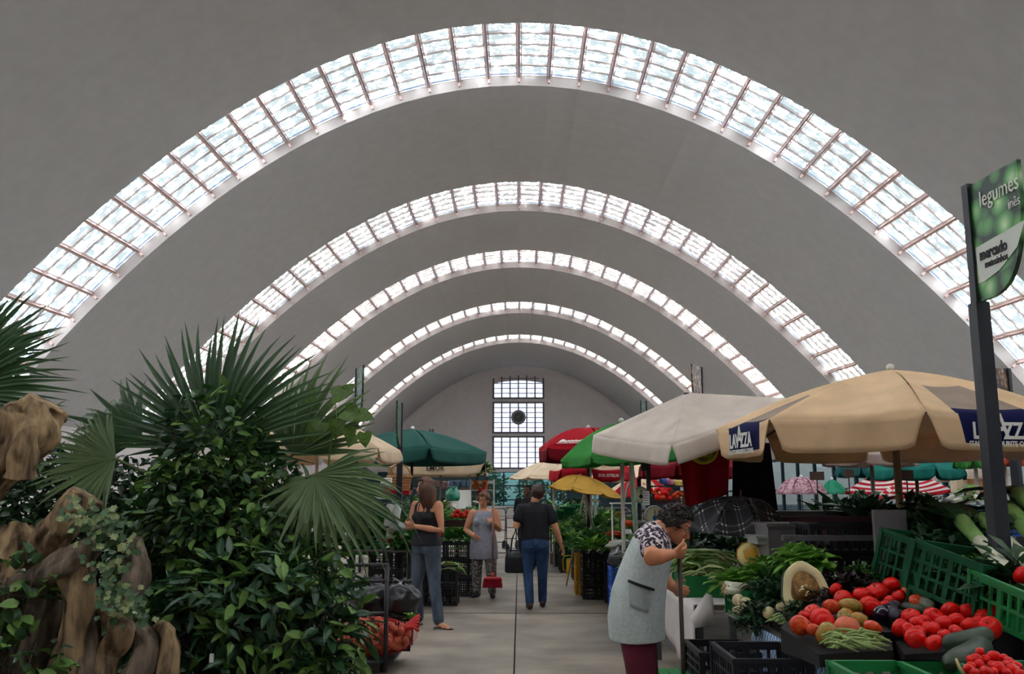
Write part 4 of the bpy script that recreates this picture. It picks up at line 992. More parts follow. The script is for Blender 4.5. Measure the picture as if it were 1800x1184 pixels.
# green crates climbing on the right, big leeks, blue crate
for i, (px, py, d, sz, rz, tl, m, lb) in enumerate((
    (1640, 985, 5.6, (.6, .4, .3), .5, (.25, .1), dkgreen_shade, 'shaded green crate of greens below the big leeks, leftmost'), (1716, 1010, 5.0, (.6, .42, .26), .45, (.25, .12), dkgreen_shade, 'green crate of salad left of the sign post'),
    (1700, 1062, 5.15, (.6, .3, .3), .45, (.1, .1), dkgreen_shade, 'shaded green crate behind the red tomatoes'), (1830, 1050, 4.6, (.5, .4, .22), .2, (.2, 0), crate_green, 'green crate right of the sign post'), (1712, 912, 7.2, (.62, .42, .2), .1, (0, 0), crate_blue, 'blue crate behind the big leeks'))):
    q = P(px, py, d); crate(lb, (q.x, q.y, q.z - sz[2] * .6), sz, m, rz, 3 if sz[2] > .25 else 2, tl, closed=(i in (2, 4)))
for i, (a, b, r, lb) in enumerate((((1768, 1002, 4.75), (1668, 890, 6.0), .04, 'big leek pointing up left, leftmost of the pile'), ((1830, 1010, 4.6), (1700, 885, 6.1), .042, 'big leek pointing up left, second in the pile'), ((1850, 960, 4.7), (1755, 880, 6.0), .042, 'big leek right of the sign post, lower one'), ((1870, 930, 4.9), (1765, 850, 6.2), .04, 'big leek right of the sign post, upper one'), ((1860, 985, 4.4), (1780, 905, 5.6), .04, 'big leek right of the sign post, front one'))):
    leek(lb, P(*a), P(*b), r, .18, 6, 'big leeks on the right', False, leaf_dark)
k = 0
for (px, py, d, me, s, lb) in ((1700, 985, 5.05, LET[0], .75, 'yellow-green lettuce in the green crate by the sign post'), (1735, 990, 5.0, CURM[0], .8, 'green curly salad beside the sign post'), (1690, 1012, 5.0, BUND[0], .8, 'dark bunch at the front of the salad crate'), (1740, 1030, 4.9, BUND[1], .8, 'dark bunch low in the salad crate'),
    (1620, 930, 6.0, CUR[0], 1.6, 'dark kale right of the tan pole, lower clump'), (1660, 940, 5.8, CUR[1], 1.7, 'dark kale below the big leeks, middle clump'), (1700, 955, 5.6, CUR[2], 1.7, 'dark kale below the big leeks, right clump'), (1640, 965, 5.6, CUR[1], 1.5, 'dark kale in the leftmost shaded green crate'), (1610, 900, 6.6, CUR[2], 1.6, 'dark kale right of the tan pole, upper clump'), (1650, 905, 6.4, BUND[2], 1.5, 'dark leaves left of the blue crate'),
    (1780, 1020, 4.7, BUND[0], 1.0, 'dark leaves right of the sign post, lower bunch'), (1790, 985, 4.8, BUND[1], 1.0, 'dark leaves right of the sign post, upper bunch'),
    (1500, 898, 7.6, CUR[0], 1.5, 'dark kale clump left of the tan pole, on the far counter'), (1540, 890, 7.8, CUR[1], 1.6, 'dark kale clump behind the tan pole'), (1460, 898, 8.0, BUND[1], 1.2, 'dark leafy clump at the left of the far counter'), (1570, 902, 7.4, BUND[2], 1.4, 'dark leafy clump between the pole and the blue crate'), (1500, 884, 8.4, CUR[2], 1.3, 'dark kale under the striped parasol'), (1620, 886, 8.0, CUR[0], 1.4, 'dark kale under the right striped parasol'), (1525, 905, 7.3, BUND[0], 1.5, 'dark leaves hanging over the long grey board')):
    q = P(px, py, d); greens('greens', me, (q.x, q.y, q.z - .09 * s), lb, s)
for i, (a, b, lb) in enumerate((((1660, 880), (1700, 858), 'green onion stalk behind the blue crate, left'), ((1672, 882), (1716, 868), 'green onion stalk behind the blue crate, middle'), ((1720, 884), (1706, 850), 'green onion stalk behind the blue crate, bent one'), ((1690, 884), (1735, 872), 'green onion stalk behind the blue crate, right'))):
    leek(lb, P(*a, 7.5), P(*b, 7.7), .016, .2, 5, None, False, leaf_lettuce)
long_veg('courgette', 'dark courgette in the salad crate by the sign post', 'vegetable', P(1690, 1024, 4.85), P(1745, 1006, 4.85), .035, cuc_m)
tomato(P(1796, 1010, 4.6), .045, 0, 0)['label'] = 'red pepper-like tomato right of the sign post'
# blue and white checked cloth, black crates in front, green stool
chk = bpy.data.materials.new('checked_cloth'); chk.use_nodes = True
ck_ = chk.node_tree.nodes.new('ShaderNodeTexChecker'); ck_.inputs['Scale'].default_value = 36; ck_.inputs[1].default_value = lin((60, 110, 176)); ck_.inputs[2].default_value = lin((190, 206, 220))
tcn = chk.node_tree.nodes.new('ShaderNodeTexCoord'); chk.node_tree.links.new(tcn.outputs['Object'], ck_.inputs[0]); chk.node_tree.links.new(ck_.outputs[0], chk.node_tree.nodes['Principled BSDF'].inputs['Base Color'])
o = empty('checked_cloth', (1.40, 5.0, 0), 0, 'blue and white checked cloth hanging below the stall edge', 'cloth')
solid(MB().grid(lambda u, v: (.0 - .02 * math.sin(u * 26) * v, -1.3 + 2.1 * u, .74 - .62 * v), 40, 6).build('cloth', chk, o, smooth=True), .004)
for k in range(3): crate('black crate of the near stack beside the checked cloth, ' + ('bottom', 'middle', 'top')[k] + ' one', (1.20, 4.85, .005 + .245 * k), (.36, .52, .24), crate_black, 0, 3)
for k in range(3): crate('black crate under the leek crate, ' + ('bottom', 'middle', 'top')[k] + ' one', (1.22, 5.85, .005 + .2 * k), (.34, .5, .195), crate_black, 0, 3)
st = empty('stool', (1.02, 6.0, 0), .06, 'small bright green plastic stool at the foot of the stall', 'stool')
mb = MB().box((0, 0, .40), (.3, .28, .03))
for i in range(7): mb.box((-.13 + .043 * i, 0, .418), (.012, .27, .006))
mb.build('seat', M('stool_green', (20, 150, 76), .45, .08, 6), st)
for sx in (-1, 1):
    for sy in (-1, 1): MB().bar((sx * .15, sy * .14, 0), (sx * .125, sy * .115, .39), .03).build('leg', MATS['stool_green'], st)
# ================================================================ STALLS DOWN THE AISLE
paper_m = M('price_card', (232, 230, 226), .8, .03, 5); wicker = M('wicker', (168, 122, 76), .8, .25, 40, bump=.4); terracotta = M('orange_pot', (226, 110, 52), .6, .08, 6)
grey_ink = M('grey_print', (120, 118, 122), .8, .05, 5)
def card(label, px, py, d, w, h, lines=4, tilt=-.15, rz=0.0):
    o = empty('price_card', P(px, py, d), rz, label, 'card'); o.rotation_euler = (tilt, 0, rz)
    MB().box((0, 0, 0), (w, .003, h)).build('sheet', paper_m, o)
    mb = MB()
    for i in range(lines): mb.box((-.02 * w * (i % 2), -.003, h * (.34 - .68 * i / max(1, lines - 1))), (w * (.8 - .12 * (i % 2)), .001, h * .05))
    mb.build('written_lines', grey_ink, o); return o
def stack(lbl, x, y, n, size, mat, rz=0.0, rows=3, z0=.004):
    for k in range(n):
        crate(lbl + ', ' + (['bottom one', 'second from the floor', 'third from the floor', 'fourth from the floor', 'fifth from the floor'][k]), (x, y, z0 + k * (size[2] + .005)), size, mat, rz, rows)
    return z0 + n * (size[2] + .005)
# --- right of the aisle
M('dark_board', (70, 62, 58), .8, .15, 4)
gx = lambda px, d: P(px, 900, d).x
stack('black crate of the tall stack by the yellow crates', gx(1041, 14.0), 14.1, 4, (.30, .42, .20), crate_black)
crate('black crate with dark red roots on the tall aisle stack', (gx(1041, 14.0), 14.1, .824), (.32, .44, .12), crate_brown, 0, 2)
stack('yellow crate in the narrow stack left of the black aisle stack', gx(1020, 14.6), 14.7, 3, (.16, .34, .20), crate_yellow)
stack('yellow crate in the stack behind the black aisle stack', gx(1062, 14.6), 14.72, 3, (.20, .34, .20), crate_yellow)
stack('black crate of the stack right of the yellow crates', gx(1080, 13.6), 13.7, 4, (.30, .42, .20), crate_black)
stack('blue crate at the back of the stooping woman', gx(1100, 10.9), 11.1, 3, (.34, .42, .22), crate_blue)
stack('dark grey crate of the slim stack by the green bin', gx(1013, 17.2), 17.2, 3, (.16, .4, .24), M('slate_crate', (52, 58, 70), .5, .1, 6))
stack('dark crate of the far slim stack beside the cardboard box', gx(979, 20.4), 20.4, 3, (.16, .4, .24), crate_black)
o = empty('bin', (gx(999, 18.95), 19.1, 0), 0, 'green plastic bin standing at the aisle edge', 'bin')
MB().lathe([(.15, 0), (.2, .02), (.235, .6), (.25, .62), (.25, .64), (.22, .64), (.2, .1), (0, .1)], 20).build('bin_body', dkgreen_shade, o, smooth=True)
o = empty('watering_can', (gx(1004, 18.5), 18.55, 0), 0, 'yellow watering can on the floor in front of the green bin', 'watering can'); yl = M('can_yellow', (226, 176, 34), .4, .06, 5)
MB().lathe([(.10, 0), (.105, .02), (.10, .26), (.085, .28), (.06, .28), (0, .27)], 16).build('can_body', yl, o, smooth=True)
MB().tube([(-.09, 0, .05), (-.16, 0, .06), (-.17, 0, .26), (-.14, 0, .33), (0, 0, .34), (.04, 0, .28)], .012, 6).build('handle', yl, o, smooth=True)
MB().tube([(.09, 0, .06), (.2, 0, .22), (.24, 0, .3)], [.02, .014, .02], 8).build('spout', yl, o, smooth=True)
tag(MB().box((0, 0, .12), (.13, .25, .24)).box((0, 0, .245), (.14, .26, .012)).build('cardboard_box', M('cardboard', (140, 112, 90), .8, .1, 6), None, (gx(971, 21.0), 21.0, 0)), 'small brown cardboard box on the floor by the far slim stack', 'box')
# black bin bag over the blue crates and a grey cloth over it
def sack(label, loc, size, mat, seed, name='bag', cat='bag', tie=True):
    o = empty(name, loc, 0, label, cat); mb = MB().ball((0, 0, 0), 1.0, 22, 16); rr = seed * 13.7; out = []
    for v in mb.v:
        v = Vector(v); n = noise.noise(v * 1.6 + Vector((rr, 0, 0))) * .32 + noise.noise(v * 4.2 + Vector((0, rr, 0))) * .14; v = v * (1 + n)
        z = max(v.z, -.72); out.append((v.x * size[0], v.y * size[1], (z + .72) * size[2] / 1.6))
    mb.v = out; mb.build('sack', mat, o, smooth=True)
    if tie:
        mb = MB(); 
        for k in range(5): mb.tube([(0, 0, size[2] * .98), (.03 * math.cos(k * 1.3), .03 * math.sin(k * 1.3), size[2] * 1.1), (.09 * math.cos(k * 1.3), .09 * math.sin(k * 1.3), size[2] * 1.16)], [.02, .012, .022], 5)
        mb.build('tied_neck', mat, o, smooth=True)
    return o
binbag = M('black_bin_bag', (30, 30, 36), .28, .2, 10, spec=.7); greycl = M('grey_bag', (150, 150, 140), .6, .1, 6)
sack('black bag on the blue crates behind the stooping woman', (gx(1100, 10.9), 11.05, .685), (.19, .2, .2), binbag, 2)
sack('pale grey bag lying on the black crates behind the stooping woman', (gx(1092, 12.4), 12.4, .80), (.2, .12, .12), greycl, 3, tie=False)
for k in range(1): stack('black crate under the pale grey bag', gx(1096, 12.4), 12.42, 3, (.3, .4, .255), crate_black)
# leafy produce, three tiers
def tier_pts(n, x0, x1, y0, y1, da, db, za, sl, kinds, s0, s1):
    out = []; k = za - sl * da; guard = 0
    while len(out) < n and guard < n * 60:
        guard += 1; px, py = rr.uniform(x0, x1), rr.uniform(y0, y1); x, y, z = ray(px, py); t = z / y; d = (EYE - k) / (sl - t)
        if da - .1 < d < db: out.append((px, py, d, rr.choice(kinds), rr.uniform(s0, s1)))
    return out
def tier(label, x0, x1, da, db, za, sl, n=6):
    o = empty('display_steps', ((x0 + x1) / 2, (da + db) / 2, 0), 0, label, 'shelf'); w = x1 - x0; dp = (db - da) / n
    pl = MB().box((0, 0, 0), (w, dp * .96, .02)).mesh('plank', MATS['dark_board'])
    for i in range(n): put('plank', pl, o, (0, -(db - da) / 2 + dp * (i + .5), za + sl * dp * (i + .5) - .13))
    for sx_ in (-1, 1):
        for i in (0, n - 1):
            h = za + sl * dp * (i + .5) - .14; put('leg', MB().box((0, 0, h / 2), (.05, .05, h)).mesh('leg', dpole_m), o, (sx_ * (w / 2 - .06), -(db - da) / 2 + dp * (i + .5), 0))
        MB().bar((sx_ * (w / 2 - .06), -(db - da) / 2 + dp * .5, za - .16), (sx_ * (w / 2 - .06), (db - da) / 2 - dp * .5, za + sl * (db - da) - .16), .04).build('bearer', dpole_m, o)
def row(fmt, lst, group, rowh=9):
    os = []
    for px, py, d, me, s in lst:
        q = P(px, py, d); os.append(greens('leafy_bunch', me, (q.x, q.y, q.z - .10 * s), None, s, None, 'plant', group))
    number_rows(os, fmt, rowh); return os
rr = random.Random(12); tier('dark stepped display of green bunches right of the aisle', 1.2, 3.0, 13.1, 17.2, .85, .10)
LST = tier_pts(62, 988, 1112, 892, 955, 13.2, 17.1, .85, .10, BUN + CURM + BUNL + CUR + CAB, .75, 1.2)
row('green bunch on the right aisle stall, {row} down, {n} from left', LST, 'green bunches right of the aisle', 12)
tier('dark stepped display of plants on the far right stalls', .75, 2.8, 18.0, 25.0, .85, .07)
LST = tier_pts(36, 955, 1062, 880, 930, 18.1, 24.8, .85, .07, BUN + CUR + BUND, .9, 1.4)
row('dark plant by the far right stalls, {row} down, {n} from left', LST, 'plants on the far right stalls', 12)
tier('low dark display behind the stooping woman', 1.3, 3.2, 9.4, 12.2, .87, .06, 4)
LST = tier_pts(24, 1112, 1235, 935, 990, 9.5, 12.1, .87, .06, BUND + CUR, .9, 1.3)
row('dark bunch behind the stooping woman, {row} down, {n} from left', LST, 'dark bunches behind the stooping woman', 14)
for i, (px, py, d, m, lb, s) in enumerate(((1072, 938, 13.4, tom_org, 'orange carrots bunch on the right aisle stall, lower', 1), (1100, 920, 13.0, tom_org, 'orange carrots bunch beside the green pole', 1), (1080, 955, 13.2, tom_red, 'red roots at the edge of the black crate', .6))):
    q = P(px, py, d); o = empty('carrot_bunch', q, .4 * i, lb, 'vegetable')
    rod = MB().tube([(0, 0, 0), (.09, 0, -.005), (.2, 0, -.02)], [.02, .017, .003], 8).mesh('carrot', m, smooth=True)
    for k in range(8): put('carrot', rod, o, (random.uniform(-.06, .06), random.uniform(-.1, .1), random.uniform(-.03, .04)), (0, 0, random.uniform(-.6, .6)), s)
for px, py, d, lb in ((1047, 884, 15.5, 'white flower head on the right aisle stall, right one'), (1029, 885, 15.8, 'white flower head on the right aisle stall, left one')):
    o = empty('flower', P(px, py, d), 0, lb, 'flower'); pm = M('petal_white', (236, 230, 200), .6, .05, 5)
    mb = MB()
    for k in range(16): add_leaf(mb, (0, 0, 0), (math.cos(k * .8), math.sin(k * .8), .3 + .3 * (k % 3)), UP, .12, .05, .3)
    mb.build('petals', pm, o); MB().ball((0, 0, .03), .03, 10, 6).build('flower_heart', yl, o, smooth=True); MB().tube([(0, 0, 0), (.01, 0, -.25)], .006, 5).build('stem', stem_green, o)
for px, py, d, m, lb, s in ((985, 905, 20, crate_green, 'green flower pot on the far right stall, left one', .2), (1012, 895, 19.5, crate_green, 'green flower pot on the far right stall, right one', .22), (1000, 900, 18.8, dkgreen_shade, 'dark green flower pot with a small white tag', .24), (983, 925, 19.0, crate_yellow, 'yellow flower pot at the aisle edge', .16), (1003, 946, 19.08, crate_yellow, 'yellow pot set into the top of the green bin', .2), (1089, 905, 14.5, crate_yellow, 'small yellow pot beside the leaning pole', .1)):
    q = P(px, py, d); o = empty('flower_pot', q - Vector((0, 0, s * .5)), 0, lb, 'pot')
    MB().lathe([(s * .35, 0), (s * .5, s * .85), (s * .55, s * .86), (s * .55, s), (s * .48, s), (s * .4, s * .3), (0, s * .3)], 16).build('pot_body', m, o, smooth=True)
    MB().lathe([(0, s * .88), (s * .47, s * .88)], 14).build('soil', M('soil', (54, 42, 32), .95, .2, 12), o)
card('small white price card on the right aisle stall', 1104, 934, 12.8, .12, .08, 3, -.6, .5)
tag(MB().box((0, 0, 0), (.36, .14, .015)).bar((-.15, .05, 0), (-.15, .05, -.62), .02).bar((.15, .05, 0), (.15, .05, -.62), .02).build('white_shelf_board', paper_m, None, P(1096, 884, 12.5)), 'narrow white shelf board left of the green pole', 'shelf')
# poles standing between the stalls
for lb, a, b, d, r, m in (('green pole in front of the hanging scales', (1109, 800), (1119, 960), 9.8, .026, gpole_m), ('thin leaning pole left of the green pole', (1106, 845), (1088, 920), 12.6, .014, pole_m), ('thin pale pole under the yellow parasol', (1038, 812), (1040, 940), 14.2, .016, wpole_m), ('thin brown pole beside the pale one', (1031, 815), (1030, 960), 15.2, .014, tanpole_m), ('leaning stick under the yellow parasol, right', (1026, 868), (1019, 905), 16, .012, tanpole_m), ('leaning stick under the yellow parasol, left', (995, 860), (985, 882), 20, .014, pole_m)):
    a = P(*a, d); b = P(*b, d); b2 = a + (b - a) * ((a.z - .0) / max(.01, (a.z - b.z))) if abs(b.x - a.x) < .12 and b.z < 1.2 else b
    tag(MB().tube([b2 - a, Vector()], r, 8).build('pole', m, None, a, smooth=True), lb, 'pole')
# hanging dial scales
dialm = M('scale_dial', (222, 216, 184), .4, .06, 6); bluem = M('scale_blue', (30, 110, 170), .5, .05, 5)
def scale(label, px, py, d, r, ink):
    o = empty('dial_scale', P(px, py, d), 0, label, 'scale'); rx = Matrix.Rotation(PI / 2, 4, 'X')
    mb = MB().lathe([(r * .9, -.03), (r, -.03), (r * 1.05, .0), (r, .05), (0, .05)], 28); mb.v = [tuple(rx @ Vector(v)) for v in mb.v]; 
    mb.v = [(x, -y, z) for x, y, z in mb.v]; mb.build('case', M('scale_case', (150, 150, 146), .35, .1, 6, metal=.5), o, smooth=False)
    mb = MB().lathe([(0, 0), (r * .93, 0), (r * .93, .004), (0, .004)], 28); mb.v = [tuple(Matrix.Translation((0, -.028, 0)) @ rx @ Vector(v)) for v in mb.v]; mb.build('dial', dialm, o)
    tk = MB()
    for k in range(24):
        a = 2 * PI * k / 24; tk.bar((r * .78 * math.sin(a), -.035, r * .78 * math.cos(a)), (r * .88 * math.sin(a), -.035, r * .88 * math.cos(a)), .004 if k % 2 else .008, .002, up=(0, 1, 0))
    tk.build('scale_marks', black_ink, o)
    MB().bar((0, -.04, -r * .2), (0, -.04, r * .62), .008, .003, up=(0, 1, 0)).build('needle', black_ink, o)
    mb = MB().lathe([(0, 0), (r * .26, 0), (r * .26, .004), (0, .004)], 6); mb.v = [tuple(Matrix.Translation((0, -.036, -.02)) @ rx @ Vector(v)) for v in mb.v]; mb.build('emblem', ink, o)
    MB().bar((0, .02, r), (0, .02, r + .1), .02).build('hanger', dpole_m, o); MB().bar((0, .02, r + .1), (0, .16, r + .1), .025).bar((0, .16, r + .1), (0, .16, .76 - o.location.z), .03).build('stand_post', dpole_m, o)
    MB().bar((0, .02, -r), (0, .02, -r - .2), .014).build('pan_hook', dpole_m, o)
    MB().lathe([(0, -r - .26), (r * 1.0, -r - .24), (r * 1.15, -r - .19), (r * 1.1, -r - .19), (0, -r - .25)], 20).build('weighing_pan', M('scale_pan', (120, 120, 118), .3, .1, 6, metal=.6), o, smooth=True)
scale('round dial scale with a blue mark above the stooping woman', 1150, 906, 8.9, .092, bluem)
scale('smaller dial scale with a paper pinned on it, behind the green pole', 1126, 869, 10.4, .088, black_ink)
card('paper pinned beside the smaller dial scale', 1136, 875, 10.2, .07, .15, 5, 0)
tag(MB().bar((0, 0, -.42), (0, 0, 0), .045).box((-.03, 0, -.06), (.1, .05, .14)).build('scale_post', dpole_m, None, P(1139, 806, 10.3)), 'black hanging arm above the smaller dial scale', 'post')
# high shelf of tomatoes, dark crates
tz = P(1165, 880, 12.2).z
tomh = []
for i in range(26):
    px = rr.uniform(1143, 1178); py = rr.uniform(858, 876); q = P(px, py, rr.uniform(11.8, 12.2)); tomh.append(tomato(q, .036, rr.choice((0, 0, 1)), rr.choice((0, 1)), group='tomatoes on the high crate'))
for px, py in ((1187, 869), (1192, 866), (1197, 868), (1190, 873)): tomh.append(tomato(P(px, py, 11.9), .036, 1, 0, group='tomatoes on the high crate'))
number_rows(tomh, 'small tomato on the high crate by the scales, {row} down, {n} from left', 6)
q = P(1168, 885, 12.1)
for k in range(4): crate('dark crate under the high tomatoes, ' + ('topmost', 'second', 'third', 'fourth')[k] + ' of the pile', (q.x, 12.1, q.z - .12 - .17 * k), (.34, .44, .165), crate_brown if k < 2 else crate_black, 0, 2)
crate('brown crate beside the high tomatoes', (P(1198, 880, 12.0).x, 12.2, P(1198, 890, 12).z), (.3, .4, .2), M('wood_crate', (120, 84, 60), .7, .15, 6), 0, 2)
for i, (px, py, c) in enumerate(((1166, 846, (60, 90, 170)), (1178, 848, (210, 120, 150)), (1192, 851, (224, 190, 90)))):
    sack('small ' + ('blue', 'pink', 'yellow')[i] + ' packet on the shelf beyond the high tomatoes', P(px, py + 4, 14.0), (.06, .05, .1), M('packet_%s' % ('blue', 'pink', 'yellow')[i], c, .4, .3, 20), 5 + i, 'packet', 'packet', False)
table('tall dark stall table behind the scales', 1.7, 3.2, 13.1, 14.6, 1.3, leg=dpole_m, top=MATS['dark_board'])
tag(MB().box((0, 0, 0), (.7, .3, .02)).bar((-.3, 0, 0), (-.3, 0, -1.4), .03).bar((.3, 0, 0), (.3, 0, -1.4), .03).build('packet_shelf', dpole_m, None, P(1180, 852, 14.0) - Vector((0, 0, .02))), 'thin dark shelf carrying small coloured packets', 'shelf')
# far right of the hall: counters with goods under the parasols
table('dark counter under the pink flowered umbrella', 4.2, 6.2, 16.4, 18.2, .84, leg=dpole_m, top=MATS['dark_board'])
for i, (px, py, d, w, h, m, lb) in enumerate(((1385, 895, 8.6, .22, .2, crate_blue, 'dark blue crate left on the far counter'), (1432, 890, 8.8, .42, .2, crate_black, 'black slatted crate with cards on the far counter'),)):
    q = P(px, py, d); crate(lb, (q.x, d, .955), (w, .4, h), m if i else M('navy_crate', (34, 34, 70), .5, .1, 5), 0, 2)
card('small card on the black slatted crate, upper', 1455, 876, 8.55, .05, .035, 2); card('small card on the black slatted crate, lower left', 1424, 883, 8.55, .055, .03, 2); card('pointed pale card at the end of the black slatted crate', 1471, 890, 8.5, .03, .06, 2)
for i, (px, py, d, w, h) in enumerate(((1436, 836, 12.5, .19, .11), (1492, 832, 12, .12, .1), (1594, 834, 10.5, .14, .1))):
    o = empty('name_board', P(px, py, d), 0, 'dark brown name board on a thin stem, ' + ('left of the tan pole and leftmost', 'below the darker teal parasol', 'right of the tan pole')[i], 'board'); bm_ = M('brown_board', (82, 56, 44), .7, .1, 6)
    MB().box((0, 0, 0), (w, .015, h)).build('board', bm_, o); MB().bar((0, .01, -h / 2), (0, .01, -h / 2 - .35), .012).build('stem', dpole_m, o)
for i, (px, py, d, w, h, c, lb) in enumerate(((1690, 852, 13, .22, .2, (226, 206, 172), 'pale yellow carton on the far right counter'), (1714, 854, 12.9, .2, .18, (176, 120, 80), 'brown carton beside the pale yellow one'), (1760, 850, 13, .34, .2, (214, 214, 210), 'white box right of the sign post'))):
    q = P(px, py, d); tag(MB().box((0, 0, 0), (w, .2, h)).box((0, 0, h / 2), (w + .02, .22, .015)).build('carton', M('carton_%d' % i, c, .8, .06, 5), None, q), lb, 'box')
# long wooden counter run behind, crates of dark produce filling the right block
tier('dark stepped counter on the far right', 2.3, 7.4, 8.3, 13.0, .98, .07, 7)
for px, py, d, me, s in tier_pts(30, 1470, 1795, 880, 915, 8.4, 12.9, .98, .07, BUND + CUR, 1.1, 1.6):
    q = P(px, py, d); greens('leafy_bunch', me, (q.x, q.y, q.z - .10), None, s, None, 'plant', 'dark greens on the far right counters')
number_rows([o for o in bpy.data.objects if o.get('group') == 'dark greens on the far right counters'], 'dark greens on the far right counters, {row} down, {n} from left', 10)

# --- left of the aisle
table('raised back shelf of the left stall', -3.4, -1.9, 13.6, 14.4, 1.28, leg=dpole_m, top=board_m)
stack('black crate with a white label, left front stack by the aisle', gx(776, 13.2), 13.3, 2, (.46, .42, .27), crate_black)
o = MB().box((0, 0, 0), (.07, .004, .09)).build('white_label', paper_m, [x for x in bpy.data.objects if x.get('label', '').startswith('black crate with a white label') and 'second' in x['label']][0], (-.06, -.222, .16))
stack('black crate of the left stack behind the broom woman', gx(800, 14.4), 14.5, 3, (.66, .44, .26), crate_black)
pr = [x for x in bpy.data.objects if x.get('label', '').startswith('black crate of the left stack') and 'third' in x['label']][0]
o = put('printed_mark', text_mesh('FRES', .06, stem_green), pr); o.matrix_local = frame_matrix((.0, -.232, .17), (1, 0, 0), UP)
o = put('printed_mark', text_mesh('CO', .05, stem_green), pr); o.matrix_local = frame_matrix((.02, -.232, .1), (1, 0, 0), UP)
MB().box((0, 0, 0), (.07, .004, .07)).build('white_label', paper_m, pr, (.27, -.234, .2))
stack('black crate of the left stack with red peppers', gx(682, 12.4), 12.5, 3, (.42, .42, .26), crate_black)
crate('green tray of lettuces on the left stall', (gx(640, 12.5), 12.5, .735), (.46, .42, .16), crate_green, 0, 2, closed=True)
for i in range(12):
    o = tomato(P(rr.uniform(666, 708), rr.uniform(944, 953), 12.3 + rr.uniform(-.1, .1)), .035, 0, rr.choice((0, 3)), group='red peppers in the left crate')
number_rows([o for o in bpy.data.objects if o.get('group') == 'red peppers in the left crate'], 'small red tomato in the left black crate, {row}, {n} from left', 5)
card('white price card leaning in the left black crate', 688, 937, 12.15, .13, .13, 3, -.3, .2)
card('white price list standing on the left back shelf', 679, 851, 13.9, .17, .2, 6, -.1)
LST = [(786, 995, 13.2, STK[0], .75)]
o = greens('stalks', STK[0], P(788, 1003, 13.2), 'pale green stalks lying on the left front crates', .85, .2); o = greens('leafy_bunch', BUNL[0], P(768, 1004, 13.2), 'leafy tops on the left front crates', .9)
tier('dark stepped display of green bunches left of the aisle', -3.2, -.75, 14.5, 19.0, .85, .10)
LST = tier_pts(44, 748, 838, 880, 945, 14.6, 18.9, .85, .10, BUN + CURM + BUNL + BUN + LET, .8, 1.25)
row('green bunch on the left aisle stall, {row} down, {n} from left', LST, 'green bunches left of the aisle', 12)
tier('dark stepped display of the near left stall', -3.2, -1.35, 11.9, 13.7, .86, .3, 4)
LST = tier_pts(32, 620, 745, 885, 955, 12.0, 13.6, .86, .3, CURM + BUN + CAB, .9, 1.3)
row('green bunch on the near left stall, {row} down, {n} from left', LST, 'green bunches on the near left stall', 12)
tier('dark stepped display of the far left stalls', -4.0, -.9, 19.3, 25.0, 1.0, .08)
LST = tier_pts(30, 715, 842, 872, 912, 19.4, 24.9, 1.0, .08, BUN + CUR + BUND, 1.0, 1.5)
row('dark plant on the far left stalls, {row} down, {n} from left', LST, 'plants on the far left stalls', 12)
lt = []
for i in range(16): lt.append(tomato(P(rr.uniform(795, 824), rr.uniform(898, 907), 15.2 + rr.uniform(-.1, .1)), .045, rr.choice((0, 1)), 0, group='red tomatoes on the left stall'))
number_rows(lt, 'red tomato on the left aisle stall, {row}, {n} from left', 5)
q = P(805, 914, 15.2); crate('brown tray under the red tomatoes on the left stall', (q.x, 15.2, q.z - .1), (.42, .34, .1), crate_brown, 0, 2, name='tray', closed=True)
# baskets
def basket(label, px, py, d, r, h, handle=False, ell=1.0):
    o = empty('wicker_basket', P(px, py, d) - Vector((0, 0, h / 2)), 0, label, 'basket'); o.scale = (ell, 1, 1)
    mb = MB(); n = 28
    for k in range(7):
        t = k / 6; mb.tube([((r * (.78 + .22 * t) + (.006 if (j + k) % 2 else -.004)) * math.cos(2 * PI * j / n) , (r * (.78 + .22 * t) + (.006 if (j + k) % 2 else -.004)) * math.sin(2 * PI * j / n), .01 + (h - .02) * t) for j in range(n + 1)], h / 11, 5, cap=False)
    mb.build('woven_wall', wicker, o, smooth=True); MB().lathe([(0, .004), (r * .78, .004)], 20).build('woven_base', wicker, o)
    MB().tube([(r * 1.02 * math.cos(2 * PI * j / 24), r * 1.02 * math.sin(2 * PI * j / 24), h) for j in range(25)], h / 9, 6, cap=False).build('braided_rim', wicker, o, smooth=True)
    if handle: MB().tube([(r * math.cos(PI * j / 14), 0, h + r * 1.1 * math.sin(PI * j / 14)) for j in range(15)], .012, 6).build('handle', wicker, o, smooth=True)
basket('low wide wicker basket on the left back shelf', 666, 861, 13.9, .17, .10, ell=1.3)
basket('wicker basket with a hoop handle behind the long haired woman', 702, 852, 14.1, .17, .24, True)
tag(MB().box((0, 0, 0), (.36, .3, .05)).box((0, 0, .03), (.4, .34, .012)).build('red_tray', M('red_plastic', (190, 30, 34), .4, .06, 5), None, P(700, 866, 13.9)), 'flat red tray below the hoop handled basket', 'tray')
tag(MB().box((0, 0, 0), (.34, .3, .04)).build('white_board', paper_m, None, P(658, 874, 13.8)), 'white board under the low wide basket', 'board')
sack('clear plastic bag on the left stall beside the price card', P(702, 930, 12.1) - Vector((0, 0, .02)), (.13, .12, .10), M('clear_bag', (150, 160, 152), .2, .15, 12, spec=.8), 9, tie=False)
